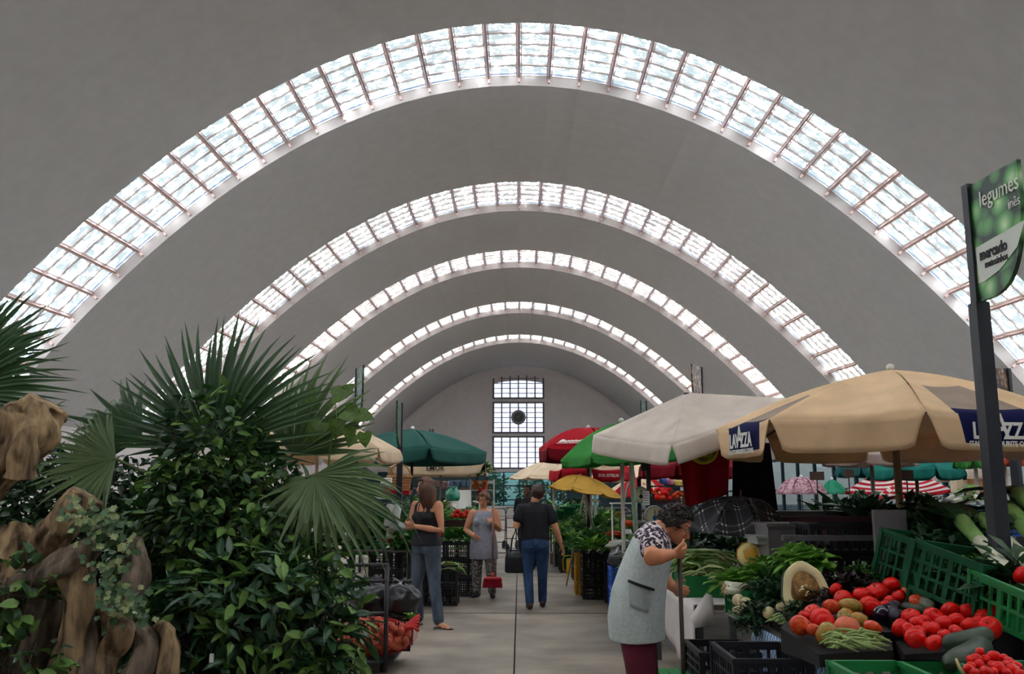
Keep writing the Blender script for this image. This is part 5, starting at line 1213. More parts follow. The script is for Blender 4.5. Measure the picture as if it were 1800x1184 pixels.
for i, px in enumerate((684, 697)):
    o = MB().lathe([(.018, -.14), (.05, -.13), (.05, .13), (.018, .14)], 14).build('bag_roll', M('plastic_roll', (196, 200, 196), .3, .08, 8), None, P(px, 905, 12.0), smooth=True); o.rotation_euler = (0, .12, 0)
    tag(o, 'pale roll of plastic bags hanging at the left stall, ' + ('left one', 'right one'), 'roll') if False else tag(o, 'pale roll of plastic bags hanging at the left stall, ' + ('left', 'right')[i] + ' one', 'roll')
sack('bright red bag behind the long haired woman', P(763, 945, 12.2) - Vector((0, 0, .02)), (.09, .08, .26), M('red_bag', (206, 44, 52), .4, .2, 8, transl=.2), 11)
# shelf with orange pots
sx = P(847, 852, 19).x
o = empty('plant_shelf', (sx, 19.2, 0), 0, 'white metal shelf unit carrying two orange pots', 'shelf'); wm = M('white_metal', (214, 212, 206), .5, .05, 5)
zs = [P(847, 847, 19).z, P(847, 861, 19).z, .95, .4]
for z in zs[1:]: MB().box((0, 0, z), (.5, .3, .02)).build('shelf_board', wm, o)
MB().box((0, -.15, zs[0]), (.5, .02, .06)).build('top_rail', wm, o)
for s in (-1, 1):
    for q in (-1, 1): MB().box((s * .24, q * .14, zs[0] / 2 + .03), (.025, .025, zs[0] + .06)).build('post', wm, o)
for i, px in enumerate((837, 852)):
    q = P(px, 860, 19.1); o = empty('flower_pot', (q.x, 19.1, zs[1] + .011), 0, 'orange pot on the white shelf, ' + ('left', 'right')[i] + ' one', 'pot')
    MB().lathe([(.055, 0), (.08, .15), (.088, .15), (.088, .18), (.075, .18), (.06, .05), (0, .05)], 16).build('pot_body', terracotta, o, smooth=True)
    MB().lathe([(0, .16), (.075, .16)], 14).build('soil', M('soil', (54, 42, 32), .95, .2, 12), o)
sack('red flower cluster on the shelf below the orange pots', P(847, 868, 19.1), (.1, .1, .1), M('red_flower', (170, 30, 50), .6, .3, 14), 4, 'flowers', 'flowers', False)
for i, (px, c) in enumerate(((793, 0), (804, 1), (815, 0), (825, 1))):
    q = P(px, 852, 21); o = empty('flower_pot', (q.x, 21, q.z - .1), 0, 'blue-grey pot in the far left row, ' + ORD[i] + ' from the left', 'pot')
    MB().lathe([(.05, 0), (.07, .17), (.075, .2), (.06, .2), (0, .15)], 14).build('pot_body', M('bluegrey_pot', (70, 92, 120), .5, .1, 5), o, smooth=True)
for i, (px, py, c) in enumerate(((752, 848, (170, 80, 90)), (762, 845, (206, 180, 190)), (770, 846, (216, 190, 200)), (778, 847, (200, 176, 184)), (785, 848, (206, 180, 196)))):
    q = P(px, py + 4, 20); o = empty('flower_pot', (q.x, 20, q.z - .06), 0, 'pinkish pot in the far left row, ' + ORD[i] + ' from the left', 'pot')
    MB().lathe([(.04, 0), (.055, .11), (.06, .13), (.05, .13), (0, .1)], 12).build('pot_body', M('pink_pot_%d' % i, c, .6, .1, 5), o, smooth=True)
tag(MB().box((0, 0, 0), (1.5, .9, .03)).bar((-.6, 0, 0), (-.6, 0, -1.4), .04).bar((.6, 0, 0), (.6, 0, -1.4), .04).build('plant_board', board_m, None, (P(790, 860, 20.6).x, 20.5, P(790, 858, 20.6).z)), 'board carrying the far left row of small pots', 'shelf')
def white_chair(label, px, py, d, rz):
    q = P(px, py, d); o = empty('plastic_chair', (q.x, d, 0), rz, label, 'chair'); z = .44
    MB().box((0, 0, z), (.42, .42, .03)).build('seat', white_cap, o)
    MB().grid(lambda u, v: (-.2 + .4 * u, .2 + .08 * v - .03 * math.sin(PI * u), z + .44 * v), 8, 6).build('backrest', white_cap, o, smooth=True)
    solid(o.children[-1], .02)
    for sx_ in (-1, 1):
        for sy in (-1, 1): MB().bar((sx_ * .2, sy * .2, 0), (sx_ * .17, sy * .17, z), .035).build('leg', white_cap, o)
        MB().tube([(sx_ * .21, -.16, z), (sx_ * .23, -.16, z + .2), (sx_ * .23, .2, z + .22)], .018, 6).build('armrest', white_cap, o)
for lb, px, d, rz in (('white plastic chair hung high beside the pot shelf', 819, 18.2, .4), ('white plastic chair behind the teal bag', 803, 19.2, .2)):
    white_chair(lb, px, 870, d, rz)
for o in [x for x in bpy.data.objects if x.name.startswith('plastic_chair')]: o.location.z = .72
sack('shiny teal bag among the far left plants', P(796, 880, 17.5), (.14, .12, .22), M('teal_bag', (30, 130, 104), .3, .3, 10, spec=.8), 6)
greens('hanging_plant', BUN[1], P(845, 832, 18.5), 'small hanging plant above the orange pots', 1.5, None, 'plant')
# black steel hand trolleys parked by the far steps
def trolley(label, px, d, rz):
    q = P(px, 900, d); o = empty('hand_trolley', (q.x, d, 0), rz, label, 'trolley')
    for s in (-1, 1):
        MB().tube([(s * .17, 0, .1), (s * .17, .06, .9), (s * .17, .16, 1.12), (s * .12, .2, 1.16)], .014, 6).build('side_tube', dpole_m, o, smooth=True)
        mb = MB().lathe([(.02, -.02), (.11, -.025), (.13, 0), (.11, .025), (.02, .02)], 18); mb.v = [(z + s * .2, x + .03, y + .13) for x, y, z in mb.v]; mb.build('wheel', M('tyre', (24, 24, 26), .7, .1, 6), o, smooth=True)
    for z in (.3, .6, .86, 1.15): MB().bar((-.17, .03 + .04 * z, z), (.17, .03 + .04 * z, z), .02).build('cross_bar', dpole_m, o)
    MB().box((0, -.1, .04), (.36, .24, .015)).build('toe_plate', dpole_m, o)
trolley('black hand trolley parked near the far steps, left one', 880, 24.5, .3); trolley('black hand trolley parked near the far steps, right one', 897, 26.5, -.4)
# ================================================================ PLANTED BED ON THE LEFT
bark_m = M('driftwood', (186, 156, 116), .85, .2, 16, bump=1.0, c2=(78, 58, 42), stretch=(1, 1, .25), detail=8); bark_g = M('grey_root', (140, 122, 104), .85, .2, 16, bump=1.0, c2=(66, 54, 44), stretch=(1, 1, .25), detail=8)
bed_stone = M('bed_stone', (120, 114, 106), .8, .15, 4, bump=.2); soil_m = M('bed_soil', (48, 38, 30), .95, .25, 14, bump=.5)
pb = empty('planter', (-3.25, 5.75, 0), 0, 'raised stone planting bed holding the palms and shrubs', 'planter')
for i in range(9):
    for s in (-1, 1): MB().box((-1.8 + .45 * i, s * 1.6, .17), (.44, .16, .34)).build('stone', bed_stone, pb)
for i in range(7):
    for s in (-1, 1): MB().box((s * 1.95, -1.35 + .45 * i, .17), (.16, .44, .34)).build('stone', bed_stone, pb)
MB().box((0, 0, .15), (3.76, 3.06, .26)).build('soil', soil_m, pb)
def gnarl(mb, pts, rad, seed, n=40, sub=14, amp=.24):
    pts = [Vector(p) for p in pts]; out = []; rr = []
    for i in range(len(pts) - 1):
        for k in range(sub):
            t = k / sub; p0 = pts[max(0, i - 1)]; p1 = pts[i]; p2 = pts[i + 1]; p3 = pts[min(len(pts) - 1, i + 2)]
            out.append(.5 * ((2 * p1) + (p2 - p0) * t + (2 * p0 - 5 * p1 + 4 * p2 - p3) * t * t + (3 * p1 - p0 - 3 * p2 + p3) * t ** 3)); rr.append(rad[i] * (1 - t) + rad[i + 1] * t)
    out.append(pts[-1]); rr.append(rad[-1]); o = len(mb.v); mb.tube(out, rr, n)
    for k in range(o, len(mb.v)):
        ring_i = (k - o) // n; c = out[min(ring_i, len(out) - 1)]; v = Vector(mb.v[k]); d = v - c; r = rr[min(ring_i, len(rr) - 1)]
        ang = (k - o) % n / n * 6.283
        ca, sa = math.cos(ang + ring_i * .03), math.sin(ang + ring_i * .03)
        rid = 1 - abs(noise.noise(Vector((ca * 3.2, sa * 3.2, ring_i * .035 + seed * 5)))) * 2.4
        f = 1 + amp * (noise.noise(Vector((ca * 1.3, sa * 1.3, ring_i * .06 + seed * 9))) * 1.5 + .42 * rid + .30 * noise.noise(Vector((ca * 8, sa * 8, ring_i * .10 + seed))) - .15)
        hole = noise.noise(Vector((ca * 1.7 + seed, sa * 1.7, ring_i * .11 + seed * 3)))
        if hole > .38: f -= (hole - .38) * 1.5
        mb.v[k] = tuple(c + d * f)
    return mb
dw = empty('driftwood_stump', (-2.55, 5.2, .28), 0, 'gnarled driftwood stump with splayed roots at the front of the planting bed', 'driftwood')
OFF = Vector((-2.55, 5.2, .28))
def roots(spec):
    for pts, rad, m, sd in spec: gnarl(MB(), [P(*p) - OFF for p in pts], rad, sd).build('root', m, dw, smooth=True)
roots((([(152, 868, 5.15), (130, 900, 5.15), (85, 950, 5.2), (40, 1000, 5.3)], [.085, .10, .10, .07], bark_m, 1),
    ([(168, 955, 4.95), (120, 990, 4.95), (60, 1022, 5.0), (-20, 1045, 5.05)], [.05, .085, .07, .05], bark_g, 2),
    ([(130, 985, 5.0), (142, 1050, 4.95), (128, 1120, 4.95), (110, 1215, 4.95)], [.10, .075, .07, .10], bark_m, 3),
    ([(148, 1040, 5.0), (156, 1100, 5.0), (150, 1215, 4.95)], [.05, .055, .06], bark_g, 4),
    ([(186, 1065, 5.05), (215, 1110, 5.0), (190, 1150, 5.0), (180, 1215, 4.95)], [.045, .075, .055, .07], bark_m, 5),
    ([(235, 1105, 5.1), (262, 1140, 5.05), (235, 1200, 5.0)], [.05, .07, .08], bark_g, 6),
    ([(280, 1098, 5.1), (298, 1125, 5.05), (290, 1210, 5.0)], [.035, .045, .05], bark_m, 7),
    ([(232, 950, 5.35), (240, 1010, 5.3), (215, 1080, 5.2)], [.06, .07, .06], bark_g, 8),
    ([(90, 1040, 5.1), (60, 1110, 5.05), (20, 1200, 5.0)], [.09, .10, .12], bark_g, 9), ([(30, 930, 5.3), (20, 1010, 5.2), (0, 1100, 5.1)], [.10, .13, .12], bark_m, 10)))
lg = empty('driftwood_log', P(40, 770, 5.2), 0, 'thick broken driftwood log pointing up at the left edge', 'driftwood')
q0 = P(40, 770, 5.2); gnarl(MB(), [P(82, 706, 5.2) - q0, P(62, 735, 5.2) - q0, P(15, 795, 5.2) - q0, P(-40, 870, 5.3) - q0, P(-70, 1000, 5.4) - q0], [.09, .16, .17, .15, .14], 11, amp=.3).build('log', bark_m, lg, smooth=True)
gnarl(MB(), [P(60, 748, 5.05) - q0, P(40, 790, 5.03) - q0, P(35, 840, 5.05) - q0], [.03, .07, .08], 12, amp=.3).build('splinter', bark_m, lg, smooth=True)
# shrubs ------------------------------------------------------------------
cam_leaf = M('glossy_leaf', (66, 108, 56), .3, .3, 3, c2=(36, 68, 40), transl=.12, spec=.6); cam_leaf2 = M('glossy_leaf_light', (112, 150, 70), .35, .2, 3, transl=.15, spec=.5)
lau_leaf = M('long_leaf', (60, 106, 62), .32, .3, 3, c2=(34, 66, 44), transl=.12, spec=.6); dk_leaf = M('dark_shrub_leaf', (48, 80, 56), .4, .3, 3, c2=(28, 50, 40), transl=.1)  # darker, cooler green for the shrub at the back left
ivy_a = M('ivy_green', (70, 104, 64), .45, .25, 8); ivy_b = M('ivy_cream', (196, 200, 140), .5, .2, 30, c2=(84, 118, 68), fac=(.48, .54)); twig = M('twig', (74, 56, 42), .9, .2, 8)
def shrub(name, label, ells, n_all, L, W, mats, foot, seed, parts=300, jitter=.9, up=.25):
    o = empty(name, foot, 0, label, 'shrub'); foot = Vector(foot); rr = random.Random(seed)
    lm = [[leaf_mesh('leaf', m, L, W, .22, .22 + .15 * k, 4) for k in range(2)] for m in mats]
    tot = sum(e[3] for e in ells); pl = []
    for c, r, _, wgt in [(Vector(e[0]), e[1], e[2], e[3]) for e in ells]:
        for i in range(int(n_all * wgt / tot)):
            a = rr.random() * 6.283; u = rr.uniform(-1, 1); s = math.sqrt(1 - u * u); q = rr.uniform(.55, 1.0) if rr.random() < .55 else rr.uniform(.9, 1.08)
            nn = Vector((s * math.cos(a), s * math.sin(a), u)); p = c + Vector((nn.x * r[0], nn.y * r[1], nn.z * r[2])) * q
            if p.z < .33: continue
            d = (nn * .8 + Vector((rr.gauss(0, .6), rr.gauss(0, .6), rr.gauss(-.15, .5)))).normalized()
            upv = (nn * .5 + Vector((rr.gauss(0, .35), rr.gauss(0, .35), .7))).normalized()
            x = d; y = upv.cross(x).normalized(); z = x.cross(y); m = Matrix((x, y, z)).transposed().to_4x4(); sc = rr.uniform(.7, 1.2); m = m @ Matrix.Scale(sc, 4); m.translation = p - foot
            seen = q + (.25 if nn.y < 0 else -.4)
            pl.append((seen + rr.random() * .1, m, rr.randrange(len(mats) * 2)))
    pl.sort(key=lambda t: -t[0])
    for _, m, k in pl[:parts]:
        l = put('leaf', lm[k // 2][k % 2], o); l.matrix_local = m
    rest = MB()
    tm = [MB() for _ in range(2)]
    for _, m, k in pl[parts:]:
        me = lm[k // 2][k % 2]; rest.add([m @ v.co for v in me.vertices], [tuple(p.vertices) for p in me.polygons], k // 2)
    if rest.v: rest.build('leaves', list(mats), o, smooth=True)['kind'] = 'stuff'
    for e in ells:
        c = Vector(e[0]); 
        mb = MB()
        for k in range(7):
            t = c + Vector((rr.uniform(-.7, .7) * e[1][0], rr.uniform(-.7, .7) * e[1][1], rr.uniform(0, .8) * e[1][2])); b = Vector((foot.x + rr.uniform(-.1, .1), foot.y + rr.uniform(-.1, .1), foot.z))
            mb.tube([b - foot, (b * .45 + t * .55) - foot + Vector((rr.uniform(-.06, .06), rr.uniform(-.06, .06), -.05)), t - foot], [.014, .009, .004], 5)
        mb.build('branches', twig, o, smooth=True)
    return o
shrub('camellia', 'tall glossy green camellia in the middle of the planting bed', [((-1.98, 6.05, 1.82), (.34, .34, .36), 0, 1.0), ((-1.88, 6.0, 1.36), (.56, .42, .45), 0, 2.0), ((-1.62, 5.95, 1.1), (.5, .4, .42), 0, 1.6), ((-2.25, 6.1, 1.15), (.35, .35, .4), 0, 1.0), ((-2.05, 6.1, .75), (.6, .4, .4), 0, 1.2), ((-2.0, 6.4, 1.0), (.75, .3, .65), 0, 1.4)], 5600, .085, .05, [cam_leaf, cam_leaf, cam_leaf2], (-1.85, 6.05, .28), 3)
shrub('laurel', 'long leaved shrub at the right front of the planting bed', [((-1.55, 5.55, .86), (.52, .36, .34), 0, 1.6), ((-1.2, 5.6, .72), (.3, .3, .38), 0, 1.0), ((-1.85, 5.5, .62), (.5, .3, .35), 0, 1.0), ((-1.3, 5.5, .42), (.36, .3, .25), 0, .8)], 1700, .125, .048, [lau_leaf, lau_leaf, cam_leaf2], (-1.5, 5.6, .28), 5)
shrub('dark_shrub', 'dark shrub at the back left of the planting bed', [((-3.35, 6.75, 1.15), (.6, .4, .55), 0, 1.6), ((-2.8, 6.7, .95), (.45, .4, .5), 0, 1), ((-3.6, 6.6, .7), (.5, .4, .5), 0, 1), ((-2.55, 6.6, .7), (.35, .35, .45), 0, .8), ((-3.0, 6.9, 1.45), (.5, .35, .3), 0, .8), ((-3.5, 6.9, 1.5), (.5, .35, .35), 0, .8), ((-2.5, 6.75, 1.25), (.35, .3, .4), 0, .9), ((-3.2, 7.0, 1.0), (.9, .25, .75), 0, 1.4)], 5600, .085, .05, [dk_leaf, cam_leaf], (-3.1, 6.7, .28), 8)
shrub('round_leaved_plant', 'round leaved plant in front of the driftwood at the left edge', [((-2.62, 4.85, 1.0), (.2, .16, .2), 0, 1), ((-2.5, 4.75, .66), (.26, .18, .16), 0, 1), ((-2.75, 4.8, .8), (.2, .2, .3), 0, .8)], 250, .085, .058, [cam_leaf, cam_leaf2], (-2.62, 4.9, .28), 9)
# small sprig by the log
sp = empty('sprig', P(100, 720, 5.4) - Vector((0, 0, .12)), 0, 'small light green sprig beside the broken log', 'plant'); 
MB().tube([(0, 0, -.1), (.005, 0, .05), (0, 0, .14)], .004, 5).build('stem', stem_green, sp)
for k in range(9):
    l = put('leaf', leaf_mesh('leaf', cam_leaf2, .055, .024, .2, .1, 3), sp, (0, 0, .14 - .022 * k), (0, -.7, k * 2.4))
# ivy on the stump
def ivy_leaf(mat):
    pts = [(0, 0), (.25, .32), (.18, .5), (.5, .42), (.62, .62), (.72, .3), (1.0, 0), (.72, -.3), (.62, -.62), (.5, -.42), (.18, -.5), (.25, -.32)]
    mb = MB(); mb.add([(x, y, .12 * abs(y) - .1 * x * x) for x, y in pts] + [(.4, 0, 0)], [(12, i, (i + 1) % 12) for i in range(12)]); return mb.mesh('leaf', mat)
iv = empty('ivy', P(190, 960, 4.9), 0, 'variegated ivy trailing down the driftwood stump', 'ivy'); q0 = P(190, 960, 4.9); ivm = [ivy_leaf(ivy_a), ivy_leaf(ivy_b)]
rr = random.Random(21); path = [(125, 905), (160, 895), (175, 925), (200, 915), (170, 945), (180, 985), (225, 960), (190, 1010), (205, 1040), (235, 1045), (215, 1065), (200, 1060), (240, 1065)]
for i in range(285):
    a = path[rr.randrange(len(path))]; px, py = rr.gauss(a[0], 15), rr.gauss(a[1], 13); q = P(px, py, 4.88 + rr.uniform(-.05, .06)) - q0
    d = Vector((rr.uniform(-.7, .7), -.35, rr.uniform(-1, .1))).normalized(); n_ = Vector((rr.uniform(-.5, .5), -1, rr.uniform(.1, .7))); y = n_.cross(d).normalized(); z = d.cross(y); m = Matrix((d, y, z)).transposed().to_4x4() @ Matrix.Scale(rr.uniform(.028, .05), 4); m.translation = q
    put('leaf', ivm[0 if rr.random() < .62 else 1], iv).matrix_local = m
for k in range(4):
    pp = [P(*path[(k * 3 + j) % len(path)], 4.94) - q0 for j in range(4)]; MB().tube(pp, .004, 5).build('stem', twig, iv)
# fan palms -----------------------------------------------------------------
palm_a = M('palm_blade', (70, 104, 62), .45, .2, 5, c2=(40, 70, 42), transl=.12, spec=.5, stretch=(.3, 6, 1)); palm_b = M('palm_blade_pale', (120, 142, 92), .45, .2, 5, c2=(70, 98, 60), transl=.15, spec=.5, stretch=(.3, 6, 1)); palm_tip = M('petiole', (96, 112, 64), .6, .15, 6)
def blade_mesh(mat, bend, wid):
    mb = MB(); prof = [(0, .0), (.12, .25), (.3, .62), (.46, .95), (.55, 1.0), (.7, .72), (.85, .38), (1.0, 0)]
    vs = []
    for u, w in prof:
        z = -bend * max(0, u - .45) ** 2 * 3; vs += [(u, -wid * w, z + wid * w * .55), (u, 0, z), (u, wid * w, z + wid * w * .55)]
    fs = []
    for i in range(len(prof) - 1):
        a = i * 3; fs += [(a, a + 1, a + 4, a + 3), (a + 1, a + 2, a + 5, a + 4)]
    return mb.add(vs, fs).mesh('blade', mat, smooth=False)
BLD = {}
def frond(root, hub, petiole_base, normal, up_dir, rad, a0, a1, n, mat, bend=.25, seed=1, cup=.25):
    """fan leaf: petiole and a costa (the part) with folded blades (sub-parts)"""
    rr = random.Random(seed); hub = Vector(hub); org = Vector(root.location); N = Vector(normal).normalized(); U = (Vector(up_dir) - N * Vector(up_dir).dot(N)).normalized(); X = U.cross(N)
    pbv = Vector(petiole_base); mid = (hub + pbv) / 2 + Vector((0, 0, .08))
    fr = MB().tube([pbv - hub, (pbv + mid) / 2 - hub, mid - hub, Vector(), U * rad * .12], [.016, .013, .011, .010, .004], 6).build('frond', palm_tip, root, hub - org, smooth=True)
    wid = R(a1 - a0) / n * .5 * .54 * 1.15
    for i in range(n):
        a = R(a0 + (a1 - a0) * (i + .5) / n + rr.uniform(-1.2, 1.2)); d = (X * math.cos(a) + U * math.sin(a)); d = (d - N * cup * -rr.uniform(.6, 1.2) * .4).normalized()
        key = (mat.name, round(wid, 3), rr.randrange(3)); 
        if key not in BLD: BLD[key] = blade_mesh(mat, bend * (.2, 1.0, 2.2)[key[2]], wid)
        y = N.cross(d).normalized(); z = d.cross(y); m = Matrix((d, y, z)).transposed().to_4x4() @ Matrix.Scale(rad * rr.uniform(.88, 1.08) * (.72 + .28 * math.sin(PI * (i + .5) / n)), 4)
        put('blade', BLD[key], fr).matrix_local = m
    return fr
pm1 = empty('fan_palm', (-2.0, 6.25, .28), 0, 'large fan palm rising behind the camellia with wide open fans', 'palm')
mb = MB().tube([(0, 0, 0), (.02, 0, .5), (0, 0, .95)], [.11, .10, .08], 14); tr = mb.build('trunk', bark_g, pm1, smooth=True)
top = Vector((-2.0, 6.2, 1.25))
frond(pm1, P(372, 785, 6.0), top, (.05, -1, .15), (.05, 0, 1), .92, -12, 190, 44, palm_a, .12, 1)
frond(pm1, P(514, 800, 6.3), top, (-.3, -1, .3), (.5, -.2, 1), .74, 25, 165, 26, palm_b, .1, 2)
frond(pm1, P(553, 834, 5.8), top, (.2, -.95, .45), (1, -.1, .1), .64, -50, 125 - 0, 34, palm_b, .35, 3)
frond(pm1, P(560, 838, 5.85), top, (.1, -.8, .6), (-.25, -.3, -1), .46, 20, 150, 18, palm_b, .5, 7)
frond(pm1, P(204, 806, 5.9), top, (-.1, -.9, .4), (-1, -.1, .1), .56, 20, 190, 32, palm_b, .3, 4)
frond(pm1, P(250, 770, 6.3), top, (-.1, -.9, .4), (-1, 0, .4), .70, 30, 150, 20, palm_a, .3, 6)
frond(pm1, P(590, 862, 6.1), top, (.2, -.7, .7), (1, -.2, -.35), .60, 40, 140, 16, palm_a, .4, 8)
pm2 = empty('fan_palm', (-3.85, 5.9, .28), 0, 'fan palm cut off by the left edge behind the broken log', 'palm')
MB().tube([(0, 0, 0), (.02, 0, .5), (0, 0, 1.1)], [.11, .10, .08], 14).build('trunk', bark_g, pm2, smooth=True)
frond(pm2, P(-85, 690, 5.7), (-3.85, 5.9, 1.4), (.1, -1, .2), (1, 0, .35), .74, 20, 165, 34, palm_a, .2, 5)
frond(pm2, P(-60, 640, 5.9), (-3.85, 5.9, 1.4), (.2, -1, .1), (.8, 0, .8), .6, 30, 150, 20, palm_a, .15, 9)
# big heart shaped leaves on a climbing stem
vn = empty('climbing_vine', P(590, 780, 6.2) - Vector((0, 0, .2)), 0, 'climbing vine with big heart shaped leaves between the palm fans', 'plant')
def heart_leaf():
    pts = [(0, 0), (-.12, .28), (.05, .48), (.35, .46), (.7, .28), (1.0, 0), (.7, -.28), (.35, -.46), (.05, -.48), (-.12, -.28)]
    return MB().add([(x, y, .18 * abs(y) - .22 * x * x) for x, y in pts] + [(.35, 0, -.02)], [(10, i, (i + 1) % 10) for i in range(10)]).mesh('leaf', M('heart_leaf', (104, 136, 50), .4, .2, 5, c2=(70, 104, 44), transl=.3), smooth=True)
hl = heart_leaf(); vo = vn.location
for i, (px, py, s, a) in enumerate(((585, 697, .15, .3), (556, 700, .13, 2.9), (604, 692, .10, .8), (606, 722, .15, -.4), (566, 742, .17, -2.2), (594, 738, .13, -1.7), (628, 728, .12, -.2), (612, 752, .10, -1.2), (640, 760, .10, -1.4), (622, 764, .09, -2.0))):
    d = Vector((math.cos(a), -.25, math.sin(a))).normalized(); n_ = Vector((.15 * math.sin(i), -1, .55)); y = n_.cross(d).normalized(); z = d.cross(y); m = Matrix((d, y, z)).transposed().to_4x4() @ Matrix.Scale(s, 4); m.translation = P(px, py, 6.15) - vo
    put('leaf', hl, vn).matrix_local = m
MB().tube([P(575, 850, 6.25) - vo, P(580, 790, 6.2) - vo, P(592, 735, 6.18) - vo, P(588, 697, 6.18) - vo], [.008, .007, .005, .003], 6).build('stem', stem_green, vn)
MB().tube([P(592, 735, 6.18) - vo, P(615, 730, 6.18) - vo, P(640, 758, 6.18) - vo], .004, 6).build('stem', stem_green, vn)
tag(MB().box((0, 0, 0), (.022, .004, .045)).build('plant_label', paper_m, None, P(372, 1156, 5.1)), 'tiny white plant label stuck in the bed', 'label')
for i, (px, py, d) in enumerate(((352, 1160, 5.0), (405, 1175, 4.9), (450, 1168, 5.0), (310, 1172, 5.0))):
    q = P(px, py, d); greens('grass_tuft', BUN[i % 3], (q.x, q.y, .28), 'low green tuft on the soil of the bed, ' + ORD[[1, 2, 3, 0][i]] + ' from the left', .75, None, 'plant')
# ================================================================ LOADED HAND CART
ct = empty('hand_cart', (-1.38, 8.5, 0), 0, 'dark metal hand cart loaded with a potato sack and black bags', 'cart'); cm = M('cart_steel', (58, 56, 62), .4, .2, 8, metal=.4)
for s in (-1, 1): MB().tube([(s * .235, -.3, 0.02), (s * .235, -.3, .91)], .019, 8).build('upright', cm, ct, smooth=True)
for z in (.905, .77, .5, .10): MB().tube([(-.25, -.3, z), (.25, -.3, z)], .015, 8).build('cross_bar', cm, ct, smooth=True)
MB().box((0, .1, .11), (.62, .8, .02)).build('platform', cm, ct)
MB().bar((.26, .3, .10), (.42, .42, .36), .03, .02).build('side_flap', cm, ct)
for sx_ in (-1, 1):
    for sy in (-1, 1):
        mb = MB().lathe([(.01, -.015), (.045, -.018), (.05, 0), (.045, .018), (.01, .015)], 14); mb.v = [(z + sx_ * .2, x + .1 + sy * .3, y + .05) for x, y, z in mb.v]; mb.build('wheel', MATS['tyre'], ct, smooth=True)
crate('black crate standing on the hand cart', (-1.18, 8.78, .125), (.36, .36, .3), crate_black, .05, 3)
pot_m = M('potato_skin', (206, 112, 78), .7, .15, 9, c2=(176, 78, 56)); rr = random.Random(31)
pme = []
for s in range(3):
    mb = MB().ball((0, 0, 0), (1, .8, .72), 12, 8); mb.v = [tuple(Vector(v) * (1 + .16 * noise.noise(Vector(v) * 1.5 + Vector((s * 7, 0, 0))))) for v in mb.v]; pme.append(mb.mesh('potato', pot_m, smooth=True))
pots = []; SC = Vector((-1.28, 8.36, .29)); SR = Vector((.34, .17, .15))
for i in range(78):
    for _ in range(30):
        a = rr.random() * 6.28; u = rr.uniform(-1, 1); s = math.sqrt(1 - u * u); q = rr.uniform(.62, .9)
        p = SC + Vector((SR.x * s * math.cos(a), SR.y * s * math.sin(a), SR.z * u)) * q
        if p.y < 8.42 and all((p - o.location).length > .058 for o in pots): break
    o = put('potato', pme[i % 3], None, p, (rr.random() * 6, rr.random() * 6, rr.random() * 6), rr.uniform(.038, .052)); o['category'] = 'potato'; o['group'] = 'potatoes in the red net'; pots.append(o)
number_rows(pots, 'potato in the red net, {row} from the top, {n} from left', 9)
net = empty('net_sack', SC, 0, 'red net sack full of potatoes on the hand cart', 'sack'); net_m = M('red_net', (206, 36, 36), .5, .1, 9)
mb = MB().ball((0, 0, 0), 1.0, 44, 26); mb.v = [tuple((v[0] * SR.x * 1.10 * (1 + .05 * math.sin(v[1] * 9 + v[2] * 5)), v[1] * SR.y * 1.1, v[2] * SR.z * 1.08)) for v in mb.v]
o = mb.build('net', net_m, net); w = o.modifiers.new('strands', 'WIREFRAME'); w.thickness = .0016
mb = MB()
for k in range(7): mb.tube([(-.30 - .01 * k, -.03 + .01 * k, .02 * k - .02), (-.38, .0 + .006 * k, .03 * k), (-.42, .02 * math.cos(k), .05 * k - .05)], [.02, .012, .014], 6)
mb.build('gathered_end', net_m, net, smooth=True)
mb = MB()
for k in range(5): mb.tube([(.27, -.03 + .02 * k, .06), (.35, .01 * k, .08 + .015 * k), (.40, -.02 + .02 * k, .05 + .03 * k)], [.03, .014, .016], 6)
mb.build('gathered_end', net_m, net, smooth=True)
sack('black bin bag on the cart, left one', (-1.36, 8.75, .43), (.2, .18, .28), binbag, 12)
sack('black bin bag on the cart crate, right one', (-1.08, 8.72, .43), (.17, .17, .26), binbag, 13)
tag(MB().grid(lambda u, v: (.06 * (u - .5) + .02 * math.sin(v * 5), -.02 * math.sin(u * 6), .1 * v), 6, 6).build('paper_scrap', paper_m, None, P(700, 1058, 8.65)), 'white scrap sticking out of the black bags', 'paper')
greens('leek_leaf', heads('bunch', [leaf_lettuce, stem_green])[0], P(722, 1088, 8.55), 'green leaves showing in the gap of the black bags', .35)
# ================================================================ PEOPLE
skin_m = M('skin', (214, 150, 116), .5, .06, 6, spec=.35); skin_t = M('skin_tan', (222, 148, 108), .5, .06, 6, spec=.35); skin_d = M('skin_dark', (120, 74, 56), .5, .08, 6)
eye_w = M('eye_white', (230, 226, 220), .3, .02, 4); eye_d = M('eye_dark', (30, 22, 20), .3, .05, 4); lip_m = M('lips', (160, 76, 70), .5, .08, 6)
def remesh(o, vox, it=4):
    m = o.modifiers.new('one_surface', 'REMESH'); m.mode = 'VOXEL'; m.voxel_size = vox; m.use_smooth_shade = True
    s = o.modifiers.new('soften', 'SMOOTH'); s.iterations = it; s.factor = .5; return o
def seg(mb, pts, rad, n=14, side=None):
    """smooth limb: tube through points plus round ends"""
    mb.tube(pts, rad, n, side=side)
    for k in (0, -1):
        r = rad[k]; r = r if isinstance(r, (int, float)) else min(r)
        mb.ball(pts[k], r * .98, 12, 8)
    return mb
